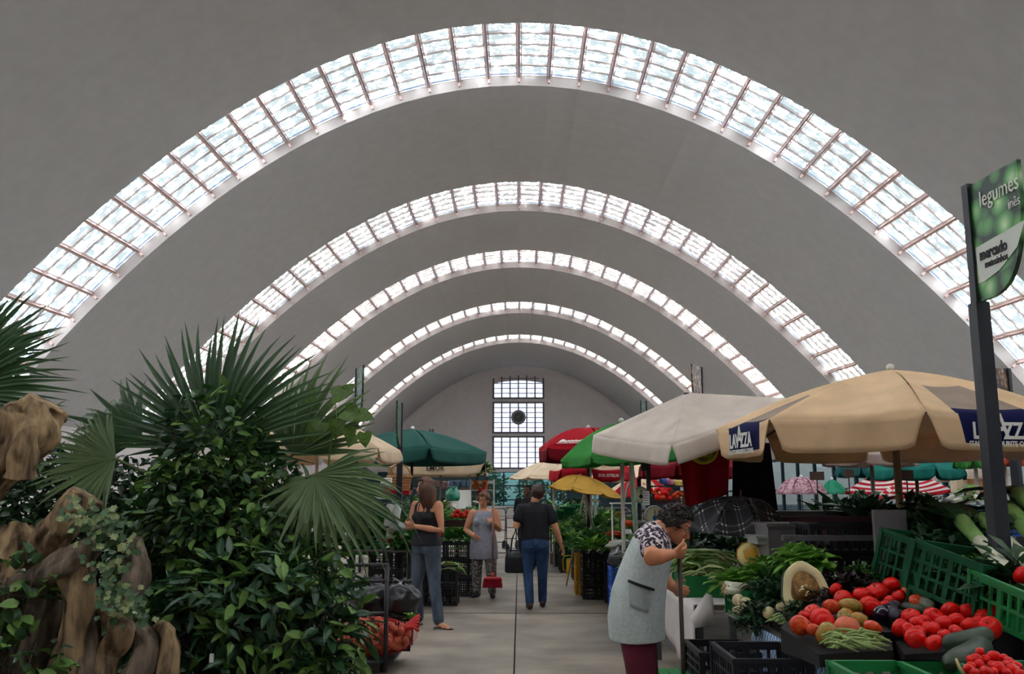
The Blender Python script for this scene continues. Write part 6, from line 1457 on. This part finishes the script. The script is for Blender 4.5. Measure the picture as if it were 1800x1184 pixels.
def hand(mb, wrist, fwd, palm_n, thumb_dir, curl=.5, s=1.0):
    """palm, four unequal curled fingers and a thumb from the side of the palm"""
    w = Vector(wrist); f = Vector(fwd).normalized(); t = Vector(thumb_dir); t = (t - f * t.dot(f)).normalized(); n = f.cross(t); 
    if n.dot(Vector(palm_n)) < 0: n = -n
    seg(mb, [w, w + f * .045 * s, w + f * .085 * s], [(.026 * s, .018 * s), (.038 * s, .016 * s), (.040 * s, .013 * s)], 12, side=t)
    for i, L in enumerate((.066, .075, .070, .055)):
        b = w + f * .082 * s + t * (.030 - .020 * i) * s; p = [b]; d = f.copy(); a = curl * .55
        for k in range(3):
            d = (Matrix.Rotation(0, 3, 'X') @ d); d = (d * math.cos(a) + n * math.sin(a)).normalized(); nn = n - d * n.dot(d); n_l = nn.normalized() if nn.length > 1e-4 else n
            p.append(p[-1] + d * L * s * (.42, .33, .25)[k]); a = curl * .9
            # keep turning about the knuckle axis
            d2 = d
        seg(mb, p, [.0100 * s, .0095 * s, .0088 * s, .0075 * s], 8)
    b = w + f * .025 * s + t * .026 * s; d = (t * .8 + f * .6).normalized(); p1 = b + d * .034 * s; d = (t * .25 + f * .75 + n * .45 * min(1, curl + .3)).normalized(); p2 = p1 + d * .03 * s; p3 = p2 + (d + n * .4 * curl).normalized() * .024 * s
    seg(mb, [b, p1, p2, p3], [.014 * s, .012 * s, .0105 * s, .0085 * s], 8)
def head(mb, c, f, up, s=1.0):
    """skull, jaw, nose, ears; returns frame"""
    c = Vector(c); f = Vector(f).normalized(); up = Vector(up); up = (up - f * up.dot(f)).normalized(); r = f.cross(up); rot = Matrix((r, f, up)).transposed()
    mb.ball(c + up * .028 * s - f * .008 * s, (.076 * s, .096 * s, .088 * s), 20, 14, rot=rot)
    mb.ball(c + f * .022 * s - up * .030 * s, (.058 * s, .068 * s, .072 * s), 18, 12, rot=rot)
    mb.ball(c + f * .048 * s - up * .082 * s, (.026 * s, .026 * s, .022 * s), 12, 8, rot=rot)
    mb.tube([c + f * .080 * s + up * .018 * s, c + f * .098 * s - up * .012 * s, c + f * .104 * s - up * .026 * s, c + f * .084 * s - up * .036 * s], [.008 * s, .011 * s, .015 * s, .010 * s], 8, side=r)
    for q in (-1, 1):
        mb.ball(c + r * q * .077 * s - f * .006 * s - up * .008 * s, (.010 * s, .019 * s, .031 * s), 10, 8, rot=rot)
        mb.ball(c + r * q * .033 * s + f * .074 * s - up * .022 * s, (.018 * s, .014 * s, .016 * s), 10, 8, rot=rot)
        mb.ball(c + r * q * .03 * s + f * .080 * s + up * .036 * s, (.022 * s, .010 * s, .008 * s), 10, 6, rot=rot)
    mb.ball(c + f * .084 * s - up * .056 * s, (.024 * s, .010 * s, .010 * s), 12, 8, rot=rot)
    return c, r, f, up, rot
def face(root, hd, s=1.0, glasses=None, brow=None):
    c, r, f, up, rot = hd
    for q in (-1, 1):
        MB().ball(c + r * q * .031 * s + f * .079 * s + up * .012 * s, (.013 * s, .010 * s, .008 * s), 12, 8, rot=rot).build('eye', eye_w, root, smooth=True)
        MB().ball(c + r * q * .031 * s + f * .0865 * s + up * .012 * s, (.006 * s, .004 * s, .006 * s), 10, 6, rot=rot).build('iris', eye_d, root, smooth=True)
        if brow: MB().tube([c + r * q * (.014 + .012 * k) * s + f * (.088 - .003 * k) * s + up * (.033 + .004 * math.sin(k)) * s for k in range(4)], .004 * s, 6).build('eyebrow', brow, root, smooth=True)
    MB().ball(c + f * .0915 * s - up * .056 * s, (.022 * s, .006 * s, .0065 * s), 12, 6, rot=rot).build('mouth', lip_m, root, smooth=True)
    if glasses:
        mb = MB()
        for q in (-1, 1):
            mb.tube([c + r * (q * .034 + .024 * math.cos(t)) * s + f * .100 * s + up * (.010 + .017 * math.sin(t)) * s for t in [2 * PI * k / 16 for k in range(17)]], .002, 5, cap=False)
            mb.tube([c + r * q * .058 * s + f * .098 * s + up * .012 * s, c + r * q * .08 * s + up * .01 * s], .002, 5)
        mb.tube([c - r * .01 * s + f * .1 * s + up * .012 * s, c + r * .01 * s + f * .1 * s + up * .012 * s], .002, 5); mb.build('glasses', glasses, root)
def hair_cap(root, hd, mat, s=1.0, front=.45, low=-.3, puff=1.12, seed=0, amp=.10, long=None, freq=9.0):
    """hair as a shell over the skull, with strands of relief; long = list of hanging locks (points, radii)"""
    c, r, f, up, rot = hd; mb = MB(); cc = c + up * .030 * s - f * .012 * s; keep = []
    mb.ball((0, 0, 0), 1.0, 36, 24); vs = []
    for v in mb.v:
        v = Vector(v); nz = noise.noise(v * freq * .5 + Vector((seed, 0, 0))) * amp + noise.noise(v * freq + Vector((0, seed, 0))) * amp * .6
        k = 1 + nz; yy = v.y; zz = v.z
        # pull the shell inside the skull over the face
        if yy > front * .9 and zz < .62 - .25 * (1 - yy): k *= .82
        if zz < low and yy > -.2: k *= .80
        vs.append(cc + rot @ Vector((v.x * .080 * puff * k * s, v.y * .100 * puff * k * s, v.z * .094 * puff * k * s)))
    mb.v = [tuple(v) for v in vs]
    if long:
        for pts, rad in long: mb.tube([c + rot @ (Vector(p) * s) for p in pts], rad, 8)
    return mb.build('hair', mat, root, smooth=True)
def shoe(root, ankle, toe_dir, mat, L=.24, name='shoe', sole=None, h=.07):
    a = Vector(ankle); d = Vector(toe_dir).normalized(); z0 = 0.0; base = Vector((a.x, a.y, 0)); mb = MB()
    sd = d.cross(UP)
    seg(mb, [base - d * .055 + UP * .045, base + UP * .05, base + d * .09 + UP * .035, base + d * (L - .085) + UP * .024], [(.036, .042), (.040, .048), (.043, .034), (.034, .022)], 12, side=sd)
    o = mb.build(name, mat, root, smooth=True); remesh(o, .009, 3); return o
def person(label, base): return empty('person', base, 0, label, 'person')
class Body:
    def __init__(s, base, rz, H=1.65):
        s.b = Vector(base); s.k = H / 1.65; s.m = Matrix.Rotation(rz, 3, 'Z')
    def __call__(s, x, y, z): return s.m @ (Vector((x, y, z)) * s.k)     # relative to the person's base
    def d(s, x, y, z): return s.m @ Vector((x, y, z))
def torso(mb, B, k=1.0, zs=None, shift=None, full=1.0):
    prof = [(.80, .165, .115), (.88, .182, .128), (.95, .172, .122), (1.04, .142, .105), (1.12, .145, .108), (1.22, .158, .118), (1.30, .160, .102), (1.36, .120, .078), (1.41, .058, .056)]
    pts = [B(*(shift(z) if shift else (0, 0, z))) for z, _, _ in prof]
    mb.tube(pts, [(rx * k * B.k * full, ry * k * B.k * full) for _, rx, ry in prof], 20, side=B.d(1, 0, 0))

# --- A: long haired woman in a black top and jeans, at the left stall
A0 = Vector((-1.10, 11.15, 0)); A = Body(A0, R(146), 1.70); pa = person('long haired woman in black tank top and jeans standing at the left stall', A0)
black_top = M('black_top', (28, 28, 36), .8, .2, 14); jeans_a = M('jeans_grey', (88, 100, 116), .85, .2, 12, c2=(58, 68, 84), stretch=(1, 1, .4)); jeans_c = M('jeans_blue', (48, 80, 122), .85, .18, 12, c2=(30, 54, 92), stretch=(1, 1, .4))
brown_hair = M('brown_hair', (118, 70, 44), .6, .3, 12, c2=(58, 34, 26), stretch=(1, 1, .2), bump=.3); sandal = M('dark_sandal', (44, 36, 34), .6, .1, 6)
fa = Vector((-1, -.18, -.05)); mb = MB(); torso(mb, A)
seg(mb, [A(0, .0, 1.38), A(0, .02, 1.45)], [.052, .048]); hdA = head(mb, A(0, .035, 1.535), fa, UP, 1.0)
sR, eR, wR = A(.17, 0, 1.34), A(.215, .03, 1.08), A(.07, .26, 1.12); sL, eL, wL = A(-.17, 0, 1.34), A(-.235, .02, 1.06), A(-.03, .24, 1.11)
for s_, e_, w_, sg_ in ((sR, eR, wR, 1), (sL, eL, wL, -1)):
    seg(mb, [s_, (s_ + e_) / 2, e_, (e_ * .6 + w_ * .4), w_], [.056, .048, .040, .038, .026]); f_ = (w_ - e_).normalized(); hand(mb, w_, f_, A.d(-sg_, .2, -.2), A.d(0, .3, 1), .9, .95)
hR, kR, aR = A(.09, 0, .84), A(.11, .03, .46), A(.12, -.02, .09); hL, kL, aL = A(-.09, 0, .84), A(-.17, .05, .46), A(-.24, .06, .09)
for h_, k_, a_ in ((hR, kR, aR), (hL, kL, aL)): seg(mb, [h_, (h_ + k_) / 2, k_, (k_ * .6 + a_ * .4), a_], [.088, .075, .055, .050, .035])
for a_, dd_ in ((aR, A.d(.3, 1, 0)), (aL, Vector((.8, -.6, 0)))):
    b_ = Vector((a_.x, a_.y, 0)); seg(mb, [b_ + UP * .05, b_ + dd_.normalized() * .08 + UP * .03, b_ + dd_.normalized() * .15 + UP * .02], [.036, .034, .022])
    for q in range(5): mb.tube([b_ + dd_.normalized() * .14 + dd_.cross(UP).normalized() * (.026 - .013 * q) + UP * .016, b_ + dd_.normalized() * (.185 - .008 * q) + dd_.cross(UP).normalized() * (.028 - .014 * q) + UP * .012], .009, 6)
remesh(mb.build('body', skin_m, pa), .0085)
mb = MB(); torso(mb, A, 1.06); top_o = mb
top_o = MB(); pr_ = [(.89, .204, .150), (.95, .192, .140), (1.04, .152, .114), (1.12, .156, .118), (1.20, .168, .132), (1.27, .160, .122)]
top_o.tube([A(0, .004, z) for z, _, _ in pr_], [(a * A.k, b * A.k) for _, a, b in pr_], 22, side=A.d(1, 0, 0))
for q in (-1, 1): top_o.tube([A(q * .085, .10, 1.24), A(q * .10, .075, 1.33), A(q * .105, .0, 1.385), A(q * .10, -.07, 1.33), A(q * .09, -.10, 1.24)], .022, 8); 
for q in (-1, 1): top_o.ball(A(q * .07, .085, 1.205), (.07, .06, .06), 12, 8)
remesh(top_o.build('tank_top', black_top, pa), .010)
mb = MB(); mb.tube([A(0, 0, z) for z in (.80, .86, .91, .96)], [(.175 * A.k, .13 * A.k), (.192 * A.k, .14 * A.k), (.19 * A.k, .137 * A.k), (.18 * A.k, .13 * A.k)], 20, side=A.d(1, 0, 0))
for h_, k_, a_ in ((hR, kR, aR), (hL, kL, aL)): seg(mb, [h_, (h_ + k_) / 2, k_, (k_ * .55 + a_ * .45), a_ + UP * .0], [.102, .09, .07, .066, .066])
remesh(mb.build('jeans', jeans_a, pa), .010)
for a_, dd_ in ((aR, A.d(.3, 1, 0)), (aL, Vector((.8, -.6, 0)))):
    b_ = Vector((a_.x, a_.y, 0)); d_ = dd_.normalized(); s_ = d_.cross(UP)
    mb = MB(); mb.tube([b_ - d_ * .05 + UP * .008, b_ + d_ * .08 + UP * .006, b_ + d_ * .2 + UP * .006], [(.034, .008), (.042, .007), (.034, .006)], 12, side=s_); mb.tube([b_ + d_ * .05 + s_ * .04 + UP * .01, b_ + d_ * .08 + UP * .058, b_ + d_ * .05 - s_ * .04 + UP * .01], .008, 6); mb.build('sandal', sandal, pa, smooth=True)
face(pa, hdA, 1.0, None, brown_hair)
lk = []; rr = random.Random(5)
for i in range(26):
    a = 2.2 + (i / 25) * 4.0; x = .085 * math.cos(a - PI / 2 + PI); a2 = -2.3 + 4.6 * i / 25
    x, y = .088 * math.sin(a2), -.095 * math.cos(a2); dz = rr.uniform(-.30, -.22)
    lk.append(([(x * .8, y * .8, .06), (x * 1.08, y * 1.05 - .005, -.02), (x * 1.12, y * 1.0 - .015, -.14), (x * 1.1 + rr.uniform(-.02, .02), y * .95 - .03, dz)], [.022, .026, .026, .006]))
hair_cap(pa, hdA, brown_hair, 1.0, .45, -.35, 1.10, 1, .05, lk)
c, r_, f_, u_, rot_ = hdA
mb = MB(); mb.tube([c + rot_ @ Vector((.088 * math.cos(t), .02 + .015, .03 + .098 * math.sin(t))) for t in [PI * k / 14 for k in range(15)]], .006, 6)
mb.ball(c + rot_ @ Vector((.045, .075, .105)), (.03, .012, .02), 10, 6, rot=rot_); mb.ball(c + rot_ @ Vector((-.045, .075, .105)), (.03, .012, .02), 10, 6, rot=rot_); mb.build('sunglasses', M('dark_glasses', (24, 22, 24), .2, .1, 6), pa, smooth=True)
MB().tube([A(.05, .06, 1.39), A(.035, .125, 1.25), A(0, .16, 1.05), A(-.02, .165, 1.02), A(-.03, .14, 1.2), A(-.055, .06, 1.39)], .005, 6).build('neck_cord', M('cord_dark', (40, 30, 30), .7, .1, 6), pa, smooth=True)

# --- B: woman with a broom
B0 = Vector((-.54, 14.25, 0)); B = Body(B0, R(172), 1.52); pb_ = person('short haired woman in grey sleeveless tunic holding a red broom', B0)
tunic = M('grey_tunic', (150, 152, 166), .85, .1, 20); ptr = M('patterned_trousers', (150, 146, 142), .85, .4, 34, c2=(70, 68, 72), fac=(.45, .55)); dshoe = M('dark_shoe', (34, 30, 32), .5, .1, 6); sandy_hair = M('sandy_hair', (132, 88, 58), .55, .3, 16, c2=(84, 52, 36), bump=.4)
mb = MB(); torso(mb, B, 1.12); seg(mb, [B(0, 0, 1.38), B(0, .02, 1.45)], [.055, .05]); hdB = head(mb, B(0, .03, 1.535), B.d(.12, 1, -.05), UP, .98)
sR, eR, wR = B(.185, 0, 1.34), B(.30, .0, 1.06), B(.13, .19, .98); sL, eL, wL = B(-.185, 0, 1.34), B(-.26, .05, 1.07), B(-.20, .26, 1.19)
for s_, e_, w_, th, pn, cu in ((sR, eR, wR, B.d(0, .3, 1), B.d(0, -1, 0), .35), (sL, eL, wL, B.d(.2, .4, .8), B.d(.8, .2, 0), 1.5)):
    seg(mb, [s_, (s_ + e_) / 2, e_, (e_ * .6 + w_ * .4), w_], [.062, .056, .045, .042, .027]); hand(mb, w_, (w_ - e_), pn, th, cu, .95)
hR, kR, aR = B(.10, 0, .82), B(.11, .03, .46), B(.11, 0, .09); hL, kL, aL = B(-.10, 0, .82), B(-.13, .06, .46), B(-.15, .05, .09)
for h_, k_, a_ in ((hR, kR, aR), (hL, kL, aL)): seg(mb, [h_, k_, a_], [.09, .06, .036])
remesh(mb.build('body', skin_m, pb_), .0085)
mb = MB(); pr_ = [(.60, .235, .17), (.72, .235, .175), (.84, .225, .165), (.95, .21, .155), (1.05, .185, .145), (1.15, .185, .15), (1.25, .185, .148), (1.32, .165, .115), (1.37, .12, .085)]
mb.tube([B(0, .01, z) for z, _, _ in pr_], [(a * B.k, b * B.k) for _, a, b in pr_], 24, side=B.d(1, 0, 0))
for q in (-1, 1): mb.ball(B(q * .08, .10, 1.19), (.085, .07, .075), 12, 8)
remesh(mb.build('tunic', tunic, pb_), .010)
mb = MB()
for h_, k_, a_ in ((hR, kR, aR), (hL, kL, aL)): seg(mb, [h_, (h_ + k_) / 2, k_, (k_ * .5 + a_ * .5), a_ + UP * .01], [.108, .098, .082, .074, .062])
remesh(mb.build('trousers', ptr, pb_), .010)
shoe(pb_, aR, B.d(.3, 1, 0), dshoe); shoe(pb_, aL, B.d(-.25, 1, 0), dshoe); face(pb_, hdB, .98, M('glasses_frame', (120, 60, 50), .3, .1, 6), sandy_hair)
hair_cap(pb_, hdB, sandy_hair, .98, .5, -.25, 1.2, 4, .16)
bx_, by_ = -.205, .315; bt = B(bx_, by_, 1.50); bb_ = B(bx_, by_ + .02, .36)
br = empty('broom', B0 + Vector((bb_.x, bb_.y, bb_.z)), 0, 'red broom with a brown wooden handle held head down by the woman in the tunic', 'broom')
redp = M('broom_red', (206, 52, 60), .45, .1, 6); hdl = M('broom_handle', (150, 96, 70), .5, .15, 8, stretch=(1, 1, .1))
MB().tube([Vector((0, 0, 0)), bt - bb_], .013, 8).build('handle', hdl, br, smooth=True)
mb = MB(); mb.tube([(0, 0, .05), (0, 0, -.02)], [.022, .03], 10); mb.tube([(0, 0, -.01), (0, 0, -.05)], [(.12, .03), (.14, .035)], 14, side=(1, 0, 0)); mb.build('broom_head', redp, br, smooth=True)
mb = MB(); rr = random.Random(6)
for i in range(120): 
    x, y = rr.uniform(-.13, .13), rr.uniform(-.03, .03); mb.tube([(x, y, -.045), (x * 1.15, y * 1.5, -.16 + rr.uniform(-.01, .01))], .004, 4)
mb.build('bristles', M('bristle_red', (176, 24, 46), .6, .15, 9), br)
tag(MB().box((0, 0, .06), (.2, .08, .015)).box((0, .04, .1), (.2, .01, .08)).bar((0, .04, .14), (0, .06, .26), .02).build('dustpan', M('dustpan_red', (170, 22, 44), .45, .1, 6), None, B0 + Vector((.14, -.28, .13))), 'dark red dustpan behind the broom head', 'dustpan')

# --- C: woman walking away with a handbag
C0 = Vector((.21, 12.95, 0)); Cc = Body(C0, R(3), 1.63); pc_ = person('woman in black T-shirt and blue jeans walking away with a black handbag', C0)
black_tee = M('black_tee', (20, 20, 28), .85, .2, 14); dk_hair = M('dark_brown_hair', (70, 44, 34), .5, .3, 14, c2=(40, 25, 20), bump=.4)
mb = MB(); torso(mb, Cc, 1.12); seg(mb, [Cc(0, -.01, 1.38), Cc(0, 0, 1.46)], [.058, .054]); hdC = head(mb, Cc(.05, .02, 1.535), Cc.d(.35, 1, 0), UP, 1.0)
sR, eR, wR = Cc(.19, 0, 1.33), Cc(.29, -.04, 1.05), Cc(.37, .03, .83); sL, eL, wL = Cc(-.19, 0, 1.33), Cc(-.27, -.05, 1.09), Cc(-.20, .2, 1.12)
for s_, e_, w_, th, pn, cu in ((sR, eR, wR, Cc.d(-.4, .9, 0), Cc.d(-1, 0, 0), .5), (sL, eL, wL, Cc.d(0, 0, 1), Cc.d(1, 0, 0), 1.0)):
    seg(mb, [s_, (s_ + e_) / 2, e_, (e_ * .6 + w_ * .4), w_], [.062, .056, .046, .042, .027]); hand(mb, w_, (w_ - e_), pn, th, cu, 1.0)
hR, kR, aR = Cc(.10, 0, .82), Cc(.105, .06, .46), Cc(.105, .07, .10); hL, kL, aL = Cc(-.10, 0, .82), Cc(-.10, -.02, .46), Cc(-.085, -.16, .10)
for h_, k_, a_ in ((hR, kR, aR), (hL, kL, aL)): seg(mb, [h_, k_, a_], [.092, .06, .038])
remesh(mb.build('body', skin_m, pc_), .0085)
mb = MB(); pr_ = [(.90, .212, .15), (1.0, .203, .145), (1.1, .198, .142), (1.2, .2, .142), (1.29, .198, .135), (1.35, .168, .115), (1.40, .10, .088), (1.425, .078, .076)]
mb.tube([Cc(0, 0, z) for z, _, _ in pr_], [(a * Cc.k, b * Cc.k) for _, a, b in pr_], 24, side=Cc.d(1, 0, 0))
for s_, e_ in ((sR, eR), (sL, eL)): q_ = 1 if s_ is sR else -1; seg(mb, [Cc(q_ * .13, 0, 1.325), s_ + UP * .004, s_ * .7 + e_ * .3, s_ * .45 + e_ * .55], [.082, .080, .080, .078])
remesh(mb.build('t_shirt', black_tee, pc_), .010)
mb = MB(); mb.tube([Cc(0, 0, z) for z in (.78, .85, .91, .97)], [(.19, .145), (.205, .16), (.2, .15), (.185, .14)], 20, side=Cc.d(1, 0, 0))
for q in (-1, 1): mb.ball(Cc(q * .085, -.075, .83), (.098, .09, .10), 14, 10)
for h_, k_, a_ in ((hR, kR, aR), (hL, kL, aL)): seg(mb, [h_, (h_ + k_) / 2, k_, (k_ * .5 + a_ * .5), a_ - UP * .01], [.108, .09, .07, .064, .058])
remesh(mb.build('jeans', jeans_c, pc_), .010)
for q in (-1, 1): o = MB().box(Cc(q * .085, -.165, .86), (.10, .006, .10)).build('back_pocket', M('jeans_dark', (40, 68, 106), .85, .1, 12), pc_)
red_sole = M('dark_red_shoe', (64, 28, 30), .5, .15, 6); shoe(pc_, aR, Cc.d(.15, 1, 0), red_sole); shoe(pc_, aL, Cc.d(-.1, 1, 0), red_sole)
face(pc_, hdC, 1.0, None, dk_hair); hair_cap(pc_, hdC, dk_hair, 1.0, .5, -.75, 1.16, 7, .10)
MB().tube([wR + Cc.d(math.cos(t) * .032, math.sin(t) * .032, .03) for t in [2 * PI * k / 16 for k in range(17)]], .007, 6, cap=False).build('wrist_band', sandal, pc_)
bgp = C0 + eL + Vector((-.0, .06, -.62)); bag = empty('handbag', bgp, 0, 'black handbag hanging from the arm of the woman walking away', 'bag'); bl = M('black_leather', (24, 24, 34), .35, .15, 9)
mb = MB(); mb.tube([(0, 0, 0), (0, 0, .02), (0, 0, .2), (0, 0, .31)], [(.13, .06), (.15, .075), (.145, .06), (.12, .03)], 20, side=(1, 0, 0)); mb.build('bag_body', bl, bag, smooth=True)
for q in (-1, 1): MB().tube([(-.07, q * .025, .29), (-.05, q * .03, .45), (0, q * .03, .575), (.05, q * .03, .45), (.07, q * .025, .29)], .011, 8).build('strap', bl, bag, smooth=True)
# --- D: man farther on
D0 = Vector((.17, 19.6, 0)); D = Body(D0, R(170), 1.70); pd_ = person('dark clothed man half hidden behind the woman walking away', D0); mb = MB(); torso(mb, D, 1.1); seg(mb, [D(0, 0, 1.38), D(0, .01, 1.45)], [.06, .055]); hdD = head(mb, D(0, .03, 1.535), D.d(0, 1, 0), UP)
for q in (-1, 1):
    seg(mb, [D(q * .2, 0, 1.33), D(q * .25, -.02, 1.06), D(q * .24, .06, .82)], [.06, .046, .028]); hand(mb, D(q * .24, .06, .82), D.d(0, .15, -1), D.d(-q, 0, 0), D.d(0, 1, 0), .5); seg(mb, [D(q * .1, 0, .82), D(q * .11, .02, .46), D(q * .11, 0, .09)], [.09, .06, .038])
remesh(mb.build('body', skin_d, pd_), .010); mb = MB(); torso(mb, D, 1.2)
for q in (-1, 1): seg(mb, [D(q * .19, 0, 1.33), D(q * .23, -.01, 1.14)], [.082, .072])
remesh(mb.build('shirt', black_tee, pd_), .012); mb = MB()
for q in (-1, 1): seg(mb, [D(q * .1, 0, .84), D(q * .11, .02, .46), D(q * .11, 0, .08)], [.115, .085, .07])
remesh(mb.build('trousers', M('dark_trousers', (40, 40, 50), .85, .1, 9), pd_), .012)
for q in (-1, 1): shoe(pd_, D(q * .11, 0, .09), D.d(q * .15, 1, 0), dshoe)
face(pd_, hdD); hair_cap(pd_, hdD, M('black_hair', (24, 20, 20), .5, .2, 14), 1.0, .45, -.2, 1.08, 9, .04)

# --- E: stooping woman in a grey apron, near right
EY = 5.8; E0 = Vector((P(1118, 1085, EY).x - .02, EY, 0)); pe_ = person('stooping curly haired woman in a grey apron leaning on a stick by the stall', E0)
rel = lambda px, py, d=EY: P(px, py, d) - E0
hipE, waist, chest, upc, neckb, hc = rel(1117, 1078), rel(1126, 1030), rel(1138, 985), rel(1149, 948), rel(1163, 928), rel(1188, 925)
side = Vector((0, -1, 0)); mb = MB()
path = [rel(1115, 1105), hipE, waist, chest, upc, rel(1158, 934), neckb]; rad_ = [(.165, .125), (.185, .14), (.17, .13), (.165, .125), (.165, .108), (.11, .075), (.056, .056)]
mb.tube(path, rad_, 20, side=side); fE = Vector((.86, -.22, -.46)); seg(mb, [neckb, neckb * .45 + hc * .55], [.056, .052]); hdE = head(mb, hc + Vector((.0, 0, .0)), fE, Vector((.46, -.05, .9)), .93)
sR, eR, wR = rel(1150, 946, 5.63), rel(1146, 980, 5.40), rel(1180, 974, 5.40); sL, eL, wL = rel(1154, 950, 5.97), rel(1160, 1012, 6.02), rel(1187, 1034, 5.86)
STK_T, STK_B = P(1194, 974, 5.44), Vector((P(1200, 1100, 5.55).x + .0, 5.56, 0.0))
stick_d = (STK_T - STK_B).normalized()
seg(mb, [sR, (sR + eR) / 2, eR, eR * .55 + wR * .45, wR], [.062, .056, .050, .045, .030]); seg(mb, [sL, (sL + eL) / 2, eL, eL * .55 + wL * .45, wL], [.060, .054, .046, .042, .028])
hand(mb, wR, (rel(1196, 972, 5.42) - wR), Vector((.2, .7, -.6)), Vector((.2, -.5, .8)), 1.5, 1.0); hand(mb, wL, (rel(1200, 1042, 5.60) - wL), Vector((.2, -.9, -.2)), Vector((.2, -.2, .9)), 1.5, 1.0)
hR, kR, aR = rel(1120, 1100, 5.70), Vector((.03, -.12, .43)), Vector((-.03, -.11, .09)); hL, kL, aL = rel(1120, 1100, 5.90), Vector((.08, .12, .43)), Vector((.06, .12, .09))
for h_, k_, a_ in ((hR, kR, aR), (hL, kL, aL)): seg(mb, [h_, k_, a_], [.095, .065, .04])
remesh(mb.build('body', skin_t, pe_), .0065)
apron_m = M('apron_grey', (200, 208, 206), .9, .05, 60, c2=(180, 190, 188)); blouse = M('spotted_blouse', (220, 206, 210), .85, .3, 42, c2=(44, 22, 44), fac=(.5, .54), detail=2); maroon = M('maroon_trousers', (96, 22, 44), .9, .15, 10); dkcurl = M('dark_curly_hair', (58, 46, 44), .6, .35, 20, c2=(26, 20, 22), bump=.6)
mb = MB(); mb.tube([rel(1143, 968), upc, rel(1157, 935), rel(1164, 928)], [(.176, .13), (.175, .12), (.125, .092), (.072, .07)], 20, side=side)
seg(mb, [sR, (sR * .4 + eR * .6)], [.084, .078]); seg(mb, [sL, (sL * .5 + eL * .5)], [.08, .074]); remesh(mb.build('blouse', blouse, pe_), .009)
mb = MB(); ap_pts = [rel(1120, 1122), rel(1118, 1085), rel(1122, 1045), rel(1130, 1012), rel(1139, 982), rel(1148, 952)]; mb.tube(ap_pts, [(.235, .168), (.23, .172), (.212, .165), (.196, .152), (.188, .142), (.165, .124)], 26, side=side)
remesh(mb.build('apron', apron_m, pe_), .009)
mb = MB()
for q, dy in ((0, -.17), (1, .17)): mb.tube([rel(1146, 957, EY + dy * .9) + Vector((-.06, 0, .0)), rel(1150, 938, EY + dy * .75), rel(1160, 930, EY + dy * .5)], .026, 8, side=side)
mb.build('apron_strap', apron_m, pe_, smooth=True)
# apron pocket with a dark edging on the near side
def on_apron(px, py, lift=.012): 
    q = rel(px, py, EY - .222); return q + Vector((0, -lift, 0))
mb = MB().grid(lambda u, v: on_apron(1104 + 47 * u + 3 * v, 1020 + 17 * u + 45 * v) + Vector((0, .10 * abs(u - .35) ** 1.6, 0)), 10, 6); solid(mb.build('pocket', M('apron_pocket', (184, 194, 192), .9, .05, 60), pe_, smooth=True), .006)
mb = MB().tube([on_apron(1104 + 47 * u, 1020 + 17 * u, .018) + Vector((0, .10 * abs(u - .35) ** 1.6, 0)) for u in (0, .2, .4, .6, .8, 1)], .008, 6); mb.build('pocket_edging', black_top, pe_, smooth=True)
mb = MB(); 
for h_, k_, a_ in ((hR, kR, aR), (hL, kL, aL)): seg(mb, [h_, (h_ + k_) / 2, k_, (k_ * .5 + a_ * .5), a_], [.115, .10, .085, .08, .075])
remesh(mb.build('trousers', maroon, pe_), .010)
shoe(pe_, aR, Vector((1, -.15, 0)), dshoe); shoe(pe_, aL, Vector((1, .15, 0)), dshoe); face(pe_, hdE, .93, M('thin_glasses', (60, 50, 50), .3, .1, 6), dkcurl)
o = hair_cap(pe_, hdE, dkcurl, .93, .55, -.30, 1.16, 11, .18, None, 14)
c, r_, f_, u_, rot_ = hdE; rr = random.Random(8); mb = MB()
for i in range(150):
    a = rr.random() * 6.28; u = rr.uniform(-.35, 1); s_ = math.sqrt(1 - u * u); v = Vector((s_ * math.cos(a), s_ * math.sin(a), u))
    if v.y > .45 and v.z < .55: continue
    p = c + u_ * .03 - f_ * .012 + rot_ @ Vector((v.x * .084, v.y * .104, v.z * .098)); t1 = rot_ @ v.orthogonal().normalized(); t2 = (rot_ @ v).cross(t1)
    mb.tube([p + t1 * .012 * math.cos(k * 1.2) + t2 * .012 * math.sin(k * 1.2) + rot_ @ v * .003 * k for k in range(6)], .006, 5)
mb.build('curls', dkcurl, pe_, smooth=True)
stk = empty('broom_stick', STK_B, 0, 'dark wooden stick the stooping woman leans on', 'stick'); MB().tube([Vector(), STK_T + stick_d * .03 - STK_B], [.012, .013], 8).build('shaft', M('dark_wood_stick', (60, 46, 40), .5, .2, 8), stk, smooth=True)
MB().tube([Vector((0, 0, 0)), stick_d * .05], [.018, .015], 8).build('rubber_tip', MATS['tyre'], stk, smooth=True)
